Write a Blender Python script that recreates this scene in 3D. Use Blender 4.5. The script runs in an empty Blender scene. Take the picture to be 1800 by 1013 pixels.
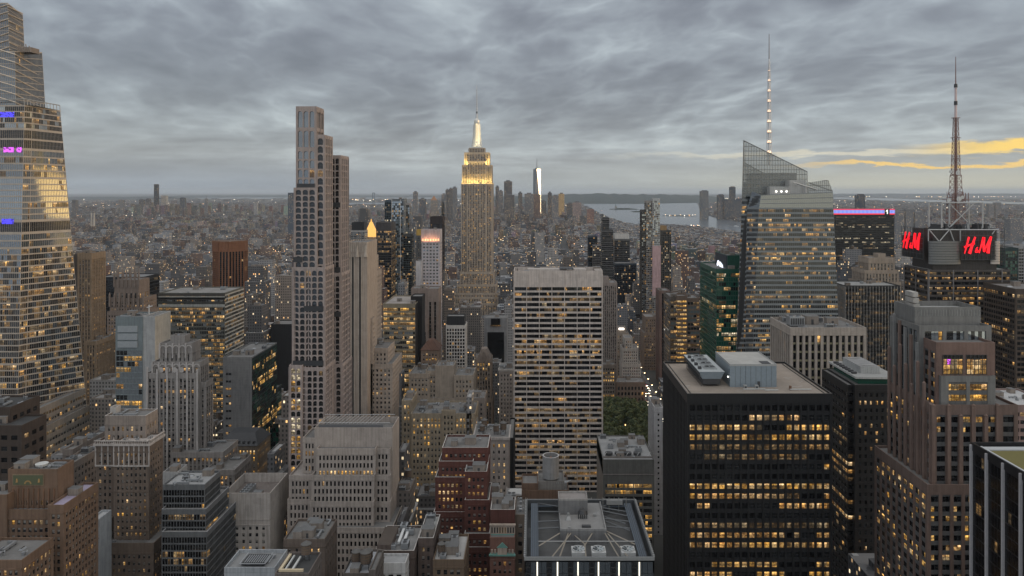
import bpy, math, random
from mathutils import Vector
R = math.radians
S = bpy.context.scene
F = 1300.0; VX = 938.0; VY = 337.0; CH = 260.0     # focal length and vanishing point of the avenues, in photo pixels; eye height

# ---------------- camera ----------------
cam = bpy.data.cameras.new('camera'); co = bpy.data.objects.new('camera', cam); S.collection.objects.link(co)
S.camera = co
co.location = (0, 0, CH); co.rotation_euler = (R(90), 0, 0)
cam.sensor_width = 36.0; cam.lens = 36.0 * F / 1800.0
cam.shift_x = -(VX - 900) / 1800.0; cam.shift_y = (VY - 506.5) / 1800.0
cam.clip_start = 1.0; cam.clip_end = 200000.0
S.render.resolution_x = 1024; S.render.resolution_y = 576
S.view_settings.view_transform = 'Standard'; S.view_settings.look = 'None'
S.view_settings.exposure = 0.0; S.view_settings.gamma = 1.0
S.render.engine = 'CYCLES'
S.cycles.max_bounces = 4; S.cycles.diffuse_bounces = 2; S.cycles.glossy_bounces = 2
S.cycles.transmission_bounces = 2; S.cycles.transparent_max_bounces = 6; S.cycles.volume_bounces = 0
S.cycles.use_denoising = True; S.cycles.sample_clamp_indirect = 3.0
S.cycles.caustics_reflective = False; S.cycles.caustics_refractive = False

# ---------------- world: dusk sky under broken stratocumulus ----------------
W = bpy.data.worlds.new("World"); S.world = W; W.use_nodes = True
class NT:
    def __init__(s, tree): s.t = tree; s.n = tree.nodes; s.l = tree.links
    def new(s, typ, **kw):
        x = s.n.new(typ)
        for k, v in kw.items(): setattr(x, k, v)
        return x
    def put(s, sock, v):
        if v is None: return
        if hasattr(v, 'is_linked') or hasattr(v, 'links'): s.l.new(v, sock)
        else:
            if isinstance(v, (tuple, list)) and len(v) == 3 and sock.type == 'RGBA': v = (*v, 1)
            sock.default_value = v
    def m(s, op, a, b=None, c=None, clamp=False):
        x = s.n.new('ShaderNodeMath'); x.operation = op; x.use_clamp = clamp
        s.put(x.inputs[0], a); s.put(x.inputs[1], b); s.put(x.inputs[2], c)
        return x.outputs[0]
    def mix(s, f, a, b, typ='MIX'):
        x = s.n.new('ShaderNodeMix'); x.data_type = 'RGBA'; x.blend_type = typ; x.clamp_factor = True
        s.put(x.inputs[0], f); s.put(x.inputs[6], a); s.put(x.inputs[7], b)
        return x.outputs[2]
    def ramp(s, f, pts, interp='LINEAR'):
        x = s.n.new('ShaderNodeValToRGB'); cr = x.color_ramp; cr.interpolation = interp
        while len(cr.elements) < len(pts): cr.elements.new(0.5)
        for e, (p, c) in zip(cr.elements, pts):
            e.position = p; e.color = (*c, 1) if isinstance(c, tuple) else (c, c, c, 1)
        s.put(x.inputs[0], f); return x.outputs[0]
    def noise(s, vec, scale, detail=2.0, rough=0.5, dist=0.0, dim='3D', w=None):
        x = s.n.new('ShaderNodeTexNoise'); x.noise_dimensions = dim
        s.put(x.inputs['Vector'], vec); s.put(x.inputs['Scale'], scale)
        x.inputs['Detail'].default_value = detail; x.inputs['Roughness'].default_value = rough
        x.inputs['Distortion'].default_value = dist
        return x.outputs[0]
    def sep(s, v):
        x = s.n.new('ShaderNodeSeparateXYZ'); s.put(x.inputs[0], v); return x.outputs
    def comb(s, a, b, c):
        x = s.n.new('ShaderNodeCombineXYZ'); s.put(x.inputs[0], a); s.put(x.inputs[1], b); s.put(x.inputs[2], c); return x.outputs[0]
    def smooth(s, v, lo, hi):
        x = s.n.new('ShaderNodeMapRange'); x.interpolation_type = 'SMOOTHSTEP'
        s.put(x.inputs[0], v); x.inputs[1].default_value = lo; x.inputs[2].default_value = hi
        return x.outputs[0]

def srgb(r, g, b):
    f = lambda c: (c / 255 / 12.92) if c / 255 <= 0.04045 else (((c / 255) + 0.055) / 1.055) ** 2.4
    return (f(r), f(g), f(b))

def build_sky():
    t = NT(W.node_tree); t.n.clear()
    out = t.new('ShaderNodeOutputWorld'); bg = t.new('ShaderNodeBackground')
    sky = t.new('ShaderNodeTexSky'); sky.sky_type = 'NISHITA'; sky.sun_disc = False
    sky.sun_elevation = R(9); sky.sun_rotation = R(96); sky.altitude = 260
    tc = t.new('ShaderNodeTexCoord'); x, y, z = t.sep(tc.outputs['Generated'])
    zc = t.m('MAXIMUM', z, 0.0)
    hr = t.m('SQRT', t.m('ADD', t.m('MULTIPLY', x, x), t.m('MULTIPLY', y, y)))
    v = t.m('DIVIDE', zc, t.m('MAXIMUM', hr, 0.001))            # tangent of the elevation
    az = t.m('ARCTAN2', x, y)                                   # bearing, 0 straight down the avenues
    # cloud deck seen in perspective: direction projected to a plane overhead
    k = t.m('DIVIDE', 1.0, t.m('ADD', zc, 0.20))
    px = t.m('MULTIPLY', x, k); py = t.m('MULTIPLY', y, k)
    deck = t.comb(px, t.m('MULTIPLY_ADD', px, 0.25, t.m('MULTIPLY', py, 0.85)), 3.1)
    warp = t.noise(deck, 0.7, 3.0, 0.5)
    deck2 = t.comb(t.m('ADD', px, t.m('MULTIPLY', warp, 0.7)), t.m('ADD', t.m('MULTIPLY_ADD', px, 0.2, t.m('MULTIPLY', py, 0.8)), t.m('MULTIPLY', warp, 0.6)), 7.7)
    n1 = t.noise(deck, 1.9, 3.0, 0.5, 0.0)
    n2 = t.noise(deck2, 3.6, 7.0, 0.53, 0.0)
    bill = t.m('ABSOLUTE', t.m('SUBTRACT', t.noise(deck2, 4.6, 5.0, 0.5, 0.0), 0.5))
    n = t.m('ADD', t.m('MULTIPLY', n1, 0.42), t.m('ADD', t.m('MULTIPLY', n2, 0.42), t.m('MULTIPLY_ADD', bill, -0.55, 0.12)))
    # long flat streaks low over the horizon
    st = t.comb(t.m('MULTIPLY', az, 2.6), t.m('MULTIPLY', v, 30.0), 4.0)
    n3 = t.noise(st, 1.0, 7.0, 0.58, 0.4)
    low = t.smooth(v, 0.13, 0.03)
    nn = t.m('ADD', t.m('MULTIPLY', n, t.m('SUBTRACT', 1.0, t.m('MULTIPLY', low, 0.65))), t.m('MULTIPLY', n3, t.m('MULTIPLY', low, 0.65)))
    # broad light/dark belts of the deck with height
    belt = t.ramp(v, [(0.0, .55), (0.03, .52), (0.055, .56), (0.085, .62), (0.115, .36), (0.16, .30), (0.20, .40), (0.26, .50), (0.5, .6)])
    d = t.m('ADD', t.m('MULTIPLY', t.m('SUBTRACT', nn, 0.485), 2.9), belt)
    dn = t.m('ADD', d, t.m('MULTIPLY', t.smooth(az, -0.2, 0.6), 0.10))
    cloud = t.ramp(dn, [(0.0, srgb(116, 119, 128)), (0.35, srgb(132, 136, 145)), (0.65, srgb(152, 158, 166)), (0.9, srgb(176, 184, 190)), (1.0, srgb(196, 202, 204))])
    # clearer band just over the horizon
    hz = t.smooth(v, 0.055, 0.0)
    hcol = t.mix(t.smooth(az, -0.5, 0.55), srgb(138, 154, 172), srgb(190, 194, 184))
    c = t.mix(t.m('MULTIPLY', hz, 0.72), cloud, hcol)
    # sunset showing through slots low in the west
    west = t.smooth(az, 0.10, 0.50)
    wob = t.m('MULTIPLY', t.m('SUBTRACT', t.noise(t.comb(t.m('MULTIPLY', az, 9.0), t.m('MULTIPLY', v, 55.0), 9.0), 1.0, 8.0, 0.68, 0.3), 0.5), 0.034)
    vv = t.m('ADD', v, wob)
    def slot(mid, half, soft): 
        a_ = t.smooth(vv, mid - half - soft, mid - half); b_ = t.smooth(vv, mid + half + soft, mid + half)
        return t.m('MULTIPLY', a_, b_)
    far = t.smooth(az, 0.44, 0.58)
    c = t.mix(t.m('MULTIPLY', slot(0.0475, 0.0010, 0.003), t.m('MULTIPLY', t.smooth(az, 0.04, 0.36), 0.62)), c, srgb(226, 218, 196))
    c = t.mix(t.m('MULTIPLY', slot(0.0505, 0.0040, 0.0045), far), c, (0.98, 0.66, 0.16))
    c = t.mix(t.m('MULTIPLY', slot(0.031, 0.0014, 0.0022), t.m('MULTIPLY', t.smooth(az, 0.30, 0.44), 0.95)), c, (0.9, 0.60, 0.20))
    c = t.mix(t.m('MULTIPLY', t.smooth(v, 0.03, 0.0), t.m('MULTIPLY', west, 0.6)), c, srgb(205, 200, 176))
    # the open western horizon beyond the frame, where the sun has just gone
    glow = t.m('MULTIPLY', t.m('MULTIPLY', t.smooth(az, 1.25, 1.35), t.smooth(az, 2.3, 1.7)), t.smooth(v, 0.13, 0.08))
    c = t.mix(glow, c, (0.9, 0.66, 0.36))
    brk = t.m('MULTIPLY', t.m('MULTIPLY', t.smooth(az, 0.96, 1.0), t.smooth(az, 1.24, 1.2)), t.smooth(v, 0.15, 0.13))
    brk = t.m('MULTIPLY', brk, t.smooth(t.noise(t.comb(t.m('MULTIPLY', az, 3.0), t.m('MULTIPLY', v, 70.0), 2.0), 1.0, 2.0, 0.5), 0.22, 0.42))
    c = t.mix(brk, c, (4.2, 2.6, 0.85))  # added golden break beyond the frame, shaped for the glass tower to reflect
    # overcast sky is brighter overhead
    up = t.m('MULTIPLY_ADD', t.smooth(z, 0.25, 0.9), SKY_UP, 1.0)
    up = t.m('MULTIPLY', up, t.m('MULTIPLY_ADD', t.smooth(y, 0.25, -0.6), SKY_NORTH, 1.0))   # northern sky behind the viewer, brightened to light the building fronts
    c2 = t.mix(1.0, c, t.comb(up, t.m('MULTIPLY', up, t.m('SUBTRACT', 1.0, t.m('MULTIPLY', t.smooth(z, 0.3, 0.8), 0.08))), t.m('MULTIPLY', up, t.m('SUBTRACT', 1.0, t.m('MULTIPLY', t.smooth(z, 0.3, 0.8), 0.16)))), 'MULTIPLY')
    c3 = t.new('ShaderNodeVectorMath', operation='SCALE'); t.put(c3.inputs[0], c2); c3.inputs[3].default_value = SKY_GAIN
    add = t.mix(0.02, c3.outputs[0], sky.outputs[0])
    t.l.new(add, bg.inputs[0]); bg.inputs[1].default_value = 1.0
    t.l.new(bg.outputs[0], out.inputs[0])
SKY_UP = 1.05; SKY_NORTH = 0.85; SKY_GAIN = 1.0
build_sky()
W.cycles.sampling_method = 'MANUAL'; W.cycles.sample_map_resolution = 1024

sun = bpy.data.lights.new('sun', 'SUN'); sun.energy = 0.6; sun.angle = R(14); sun.color = (1.0, 0.72, 0.45)
so = bpy.data.objects.new('sun', sun); S.collection.objects.link(so)
_sd = Vector((math.sin(R(96)) * math.cos(R(9)), math.cos(R(96)) * math.cos(R(9)), math.sin(R(9))))
so.rotation_euler = _sd.to_track_quat('Z', 'Y').to_euler()

# ---------------- pixel <-> world ----------------
def PX(px, Y): return (px - VX) * Y / F
def PZ(py, Y): return CH - (py - VY) * Y / F
def P(px, py, Y): return Vector((PX(px, Y), Y, PZ(py, Y)))

# ---------------- materials ----------------
_M = {}
def mat_new(name):
    m = bpy.data.materials.new(name); m.use_nodes = True
    t = NT(m.node_tree); b = t.n['Principled BSDF']
    return m, t, b
def setb(t, b, **k):
    names = dict(base='Base Color', rough='Roughness', metal='Metallic', spec='Specular IOR Level', emit='Emission Color', es='Emission Strength', alpha='Alpha', normal='Normal', trans='Transmission Weight')
    for kk, v in k.items(): t.put(b.inputs[names[kk]], v)
def pos(t): return t.new('ShaderNodeNewGeometry').outputs['Position']

def wall(col, rough=0.85, var=0.30, streak=0.26, metal=0.0, grid=0.0):
    """masonry, concrete or painted metal: mottled, rain-streaked, faint coursing"""
    key = ('wall', col, rough, var, streak, metal, grid)
    if key in _M: return _M[key]
    m, t, b = mat_new('facade_finish')
    p = pos(t); x, y, z = t.sep(p)
    big = t.noise(p, 0.035, 3, 0.6); mid = t.noise(p, 0.45, 4, 0.6)
    fine = t.noise(p, 2.6, 2, 0.7)
    xy = t.m('ADD', x, y)
    stv = t.comb(t.m('MULTIPLY', xy, 0.9), 0.0, t.m('MULTIPLY', z, 0.045))
    stn = t.noise(stv, 1.0, 3, 0.6)
    k = t.m('ADD', t.m('MULTIPLY', t.m('SUBTRACT', big, 0.5), 1.3), t.m('MULTIPLY', t.m('SUBTRACT', mid, 0.5), 0.9))
    k = t.m('ADD', k, t.m('MULTIPLY', t.m('SUBTRACT', fine, 0.5), 1.3))
    k = t.m('MULTIPLY', k, var)
    k2 = t.m('MULTIPLY', t.m('SUBTRACT', t.smooth(stn, 0.3, 0.62), 0.7), streak)
    f = t.m('ADD', t.m('ADD', 1.0, k), k2)
    vor = t.new('ShaderNodeTexVoronoi'); vor.distance = 'CHEBYCHEV'; t.put(vor.inputs['Vector'], p); vor.inputs['Scale'].default_value = 0.28; vor.inputs['Randomness'].default_value = 0.8
    f = t.m('MULTIPLY', f, t.m('MULTIPLY_ADD', t.sep(vor.outputs['Color'])[0], 0.14, 0.93))
    if grid:
        gz = t.m('LESS_THAN', t.m('FRACT', t.m('DIVIDE', z, grid)), 0.06)
        gx = t.m('LESS_THAN', t.m('FRACT', t.m('DIVIDE', xy, grid * 0.9)), 0.05)
        f = t.m('MULTIPLY', f, t.m('SUBTRACT', 1.0, t.m('MULTIPLY', t.m('MAXIMUM', gz, gx), 0.22)))
    c = t.mix(1.0, col, t.comb(f, f, f), 'MULTIPLY')
    warm = t.mix(t.m('MULTIPLY', big, 0.35), c, t.mix(1.0, c, (1.08, 0.97, 0.86), 'MULTIPLY'))
    setb(t, b, base=warm, rough=rough, metal=metal, spec=0.3)
    _M[key] = m; return m

def roofm(col, kind='tar'):
    key = ('roof', col, kind)
    if key in _M: return _M[key]
    m, t, b = mat_new('roof_surface')
    p = pos(t)
    a = t.noise(p, 0.16, 4, 0.65, 0.5); c_ = t.noise(p, 1.1, 4, 0.7); patch = t.new('ShaderNodeTexVoronoi'); patch.feature = 'F1'; patch.distance = 'CHEBYCHEV'
    t.put(patch.inputs['Vector'], p); patch.inputs['Scale'].default_value = 0.11; patch.inputs['Randomness'].default_value = 0.9
    pv = t.sep(patch.outputs['Color'])[0]
    f = t.m('ADD', 0.62, t.m('ADD', t.m('MULTIPLY', a, 0.5), t.m('ADD', t.m('MULTIPLY', c_, 0.22), t.m('MULTIPLY', pv, 0.16))))
    c = t.mix(1.0, col, t.comb(f, f, f), 'MULTIPLY')
    puddle = t.smooth(t.noise(p, 0.09, 3, 0.5), 0.60, 0.66)
    setb(t, b, base=c, rough=t.m('SUBTRACT', 0.9, t.m('MULTIPLY', puddle, 0.5)), spec=0.35)
    _M[key] = m; return m

def plain(name, col, rough=0.6, metal=0.0, emit=None, es=0.0):
    key = ('plain', name, col, rough, metal, emit, es)
    if key in _M: return _M[key]
    m, t, b = mat_new(name)
    p = pos(t); n = t.m('MULTIPLY_ADD', t.noise(p, 0.8, 4, 0.6), 0.36, 0.82)
    setb(t, b, base=t.mix(1.0, col, t.comb(n, n, n), 'MULTIPLY'), rough=rough, metal=metal)
    if emit: setb(t, b, emit=emit, es=es); m.cycles.emission_sampling = 'NONE'
    _M[key] = m; return m

def pane(kind):
    """window glass seen from outside; kinds: d dark, b blind half down, g sky-reflecting, n green, w/y/o/c lit rooms"""
    key = ('pane', kind)
    if key in _M: return _M[key]
    m, t, b = mat_new({'d': 'dark_glass', 'k': 'black_glass', 'b': 'glass_with_blind', 'g': 'reflecting_glass', 'h': 'dark_reflecting_glass', 'n': 'green_glass', 'w': 'lit_room', 'y': 'bright_lit_room', 'o': 'dim_lit_room', 'c': 'cool_lit_room', 'l': 'blue_display', 'p': 'magenta_display', 'f': 'white_light_strip'}[kind])
    p = pos(t); uv = t.new('ShaderNodeTexCoord').outputs['UV']; u, v, _ = t.sep(uv)
    cell = t.noise(p, 0.31, 1, 0.5); fine = t.noise(p, 1.7, 3, 0.7)
    frame = t.m('MAXIMUM', t.m('LESS_THAN', t.m('ABSOLUTE', t.m('SUBTRACT', v, 0.5)), 0.035),
                t.m('MAXIMUM', t.m('GREATER_THAN', t.m('ABSOLUTE', t.m('SUBTRACT', u, 0.5)), 0.455), t.m('GREATER_THAN', t.m('ABSOLUTE', t.m('SUBTRACT', v, 0.5)), 0.465)))
    ht = t.m('MULTIPLY_ADD', cell, 1.6, -0.35)
    blind = t.m('GREATER_THAN', v, ht)
    bmp = t.new('ShaderNodeBump'); bmp.inputs['Strength'].default_value = 0.12 if kind in 'gh' else 0.25; bmp.inputs['Distance'].default_value = 0.15
    t.put(bmp.inputs['Height'], t.noise(p, 0.22, 1, 0.5))
    if kind in 'dkbgnh':
        base = {'d': (.014, .015, .017), 'k': (.006, .006, .007), 'b': (.02, .02, .022), 'g': (.22, .25, .27), 'n': (.008, .07, .045), 'h': (.06, .075, .09)}[kind]
        r = {'d': .12, 'k': .14, 'b': .2, 'g': .06, 'n': .10, 'h': .07}[kind]; me = {'d': 0, 'k': 0, 'b': 0, 'g': 0.35, 'n': 0, 'h': .3}[kind]
        sp = {'d': .6, 'k': .35, 'b': .5, 'g': 1.0, 'n': .75, 'h': 1.0}[kind]
        c = t.mix(t.m('MULTIPLY', t.m('GREATER_THAN', fine, 0.62), 0.5), base, tuple(x * 2.2 for x in base))
        if kind == 'b': c = t.mix(blind, c, t.mix(fine, (.15, .14, .125), (.33, .31, .28)))
        if kind in 'db': c = t.mix(t.m('MULTIPLY', frame, 0.8), c, (.05, .047, .044))
        setb(t, b, base=c, rough=r, metal=me, spec=sp, normal=bmp.outputs[0])
        if kind in 'gh': b.inputs['IOR'].default_value = 2.1
    elif kind in 'lpf':
        col = {'l': (.08, .06, 1.0), 'p': (.75, .12, .9), 'f': (1, .93, .78)}[kind]
        f = t.m('MULTIPLY_ADD', t.m('GREATER_THAN', t.noise(p, 0.5, 2, .6), .47), .8, .25) if kind != 'f' else 1.0
        setb(t, b, base=(.02, .02, .02), emit=col, es=t.m('MULTIPLY', f, 1.3) if kind != 'f' else 1.6)
        m.cycles.emission_sampling = 'NONE'
    else:
        hot, cold, st = {'w': ((1.0, .56, .16), (.60, .22, .04), .60), 'y': ((1.0, .57, .13), (.85, .36, .05), .72),
                         'o': ((.62, .35, .12), (.22, .11, .04), .34), 'c': ((1.0, .84, .58), (.6, .48, .3), .8)}[kind]
        blot = t.noise(p, 0.95, 4, 0.75, 0.4)
        k = t.smooth(blot, 0.36, 0.64)
        ceil = t.m('MULTIPLY_ADD', t.smooth(v, 0.35, 0.95), 0.75, 0.45)
        col = t.mix(k, cold, hot)
        dark = t.m('MULTIPLY', t.smooth(t.noise(p, 2.3, 3, 0.8), 0.60, 0.70), t.m('SUBTRACT', 1.0, v))
        e = t.m('MULTIPLY', t.m('MULTIPLY', ceil, t.m('MULTIPLY_ADD', k, 0.75, 0.3)), t.m('SUBTRACT', 1.0, t.m('MULTIPLY', dark, 0.8)))
        e = t.m('MULTIPLY', e, t.m('SUBTRACT', 1.0, t.m('MULTIPLY', frame, 0.7)))
        wn = t.new('ShaderNodeTexWhiteNoise'); wn.noise_dimensions = '3D'; q = t.sep(p)
        t.put(wn.inputs['Vector'], t.comb(t.m('FLOOR', t.m('DIVIDE', q[0], 3.1)), t.m('FLOOR', t.m('DIVIDE', q[1], 3.1)), t.m('FLOOR', t.m('DIVIDE', q[2], 3.9))))
        rv = t.sep(wn.outputs['Color'])
        e = t.m('MULTIPLY', e, t.m('MULTIPLY_ADD', t.m('MULTIPLY', rv[0], rv[0]), 1.25, 0.22))
        bl = t.m('GREATER_THAN', v, t.m('MULTIPLY_ADD', rv[1], 1.9, 0.1))        # a drawn blind dims the upper part
        e = t.m('MULTIPLY', e, t.m('SUBTRACT', 1.0, t.m('MULTIPLY', bl, 0.6)))
        col = t.mix(t.m('MULTIPLY', t.m('MULTIPLY', rv[2], rv[2]), 0.6), col, (1.0, .82, .52))
        setb(t, b, base=(.03, .025, .02), rough=.15, emit=col, es=t.m('MULTIPLY', e, st * 2.1))
        m.cycles.emission_sampling = 'NONE'
    _M[key] = m; return m

# ---------------- mesh builder ----------------
class MB:
    def __init__(s): s.v = []; s.f = []; s.mi = []; s.mats = []; s.uv = None
    def mat(s, m):
        if m not in s.mats: s.mats.append(m)
        return s.mats.index(m)
    def quad(s, a, b, c, d, m):
        n = len(s.v); s.v += [tuple(a), tuple(b), tuple(c), tuple(d)]; s.f.append((n, n + 1, n + 2, n + 3)); s.mi.append(s.mat(m))
    def poly(s, pts, m):
        n = len(s.v); s.v += [tuple(p) for p in pts]; s.f.append(tuple(range(n, n + len(pts)))); s.mi.append(s.mat(m))
    def box(s, x0, x1, y0, y1, z0, z1, m, mt=None, bottom=False):
        n = len(s.v)
        s.v += [(x0, y0, z0), (x1, y0, z0), (x1, y1, z0), (x0, y1, z0), (x0, y0, z1), (x1, y0, z1), (x1, y1, z1), (x0, y1, z1)]
        i = s.mat(m); j = s.mat(mt) if mt else i
        for q in ((0, 1, 5, 4), (1, 2, 6, 5), (2, 3, 7, 6), (3, 0, 4, 7)): s.f.append(tuple(n + k for k in q)); s.mi.append(i)
        s.f.append((n + 4, n + 5, n + 6, n + 7)); s.mi.append(j)
        if bottom: s.f.append((n + 3, n + 2, n + 1, n)); s.mi.append(i)
    def prism(s, pts, z0, z1, m, mt=None, top=None, bottom=False):
        """pts counter-clockwise from above; top: other outline at z1"""
        q = top or pts; k = len(pts); n = len(s.v)
        s.v += [(p[0], p[1], z0) for p in pts] + [(p[0], p[1], z1) for p in q]
        i = s.mat(m)
        for a in range(k):
            b_ = (a + 1) % k; s.f.append((n + a, n + b_, n + k + b_, n + k + a)); s.mi.append(i)
        s.f.append(tuple(n + k + a for a in range(k))); s.mi.append(s.mat(mt or m))
        if bottom: s.f.append(tuple(n + k - 1 - a for a in range(k))); s.mi.append(i)
    def cyl(s, x, y, z0, z1, r0, r1, m, mt=None, seg=16, bottom=False):
        a = [(x + r0 * math.cos(2 * math.pi * i / seg), y + r0 * math.sin(2 * math.pi * i / seg)) for i in range(seg)]
        b = [(x + r1 * math.cos(2 * math.pi * i / seg), y + r1 * math.sin(2 * math.pi * i / seg)) for i in range(seg)]
        s.prism(a, z0, z1, m, mt, b, bottom)
    def bar(s, a, b, r, m, seg=4):
        a = Vector(a); b = Vector(b); d = (b - a)
        if d.length < 1e-6: return
        d.normalize(); u = d.orthogonal().normalized(); w = d.cross(u)
        n = len(s.v); i = s.mat(m)
        for p in (a, b):
            for k in range(seg):
                t_ = 2 * math.pi * (k + .5) / seg; s.v.append(tuple(p + (u * math.cos(t_) + w * math.sin(t_)) * r))
        for k in range(seg):
            k2 = (k + 1) % seg; s.f.append((n + k, n + k2, n + seg + k2, n + seg + k)); s.mi.append(i)
        s.f.append(tuple(n + seg - 1 - k for k in range(seg))); s.mi.append(i)
        s.f.append(tuple(n + seg + k for k in range(seg))); s.mi.append(i)
    def mesh(s, name):
        me = bpy.data.meshes.new(name); me.from_pydata(s.v, [], s.f)
        for m in s.mats: me.materials.append(m)
        if len(s.mats) > 1: me.polygons.foreach_set('material_index', s.mi)
        if s.uv is not None:
            l = me.uv_layers.new(name='UVMap'); l.data.foreach_set('uv', s.uv)
        me.update(); return me
    def islands(s):
        par = list(range(len(s.v)))
        def fd(a):
            while par[a] != a: par[a] = par[par[a]]; a = par[a]
            return a
        for f in s.f:
            r = fd(f[0])
            for q in f[1:]: par[fd(q)] = r
        g = {}
        for i, f in enumerate(s.f): g.setdefault(fd(f[0]), []).append(i)
        return list(g.values())
    def each(s, name, parent):
        for isl in s.islands():
            B = MB(); mp = {}
            for i in isl:
                q = []
                for k in s.f[i]:
                    if k not in mp: mp[k] = len(B.v); B.v.append(s.v[k])
                    q.append(mp[k])
                B.f.append(tuple(q)); B.mi.append(B.mat(s.mats[s.mi[i]]))
            B.obj(name, parent)
    def obj(s, name, parent=None, kind=None):
        if not s.f: return None
        o = bpy.data.objects.new(name, s.mesh(name)); S.collection.objects.link(o)
        if parent: o.parent = parent; o.location = -Vector(parent.location)
        if kind: o['kind'] = kind
        return o

def tag(o, label, cat, group=None):
    o['label'] = label; o['category'] = cat
    if group: o['group'] = group
    return o
def thing(name, label, cat, loc=(0, 0, 0), group=None):
    o = bpy.data.objects.new(name, None); S.collection.objects.link(o); o.location = loc
    o.empty_display_size = 5
    return tag(o, label, cat, group)
def struct(mb, name):
    o = mb.obj(name); o['kind'] = 'structure'; return o

# ---------------- facades ----------------
def ST(**k):
    d = dict(bay=3.3, fw=.45, fl=3.7, fh=.5, d=.35, sd=0.0, m=1.2, top=2.5, col=(.30, .27, .24), sp=None, hi=.12, plo=.06, phi=.7, lit='wo', dk='db', arch=0, fin=None, band=None, div=1, cap=0, rough=.85, grid=0, run=0, wallm=None, spm=None)
    d.update(k); return d
def sv(st, **k): d = dict(st); d.update(k); return d
PANES = None
def vis_bottom(Y): return PZ(1100, max(Y, 60))

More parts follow.
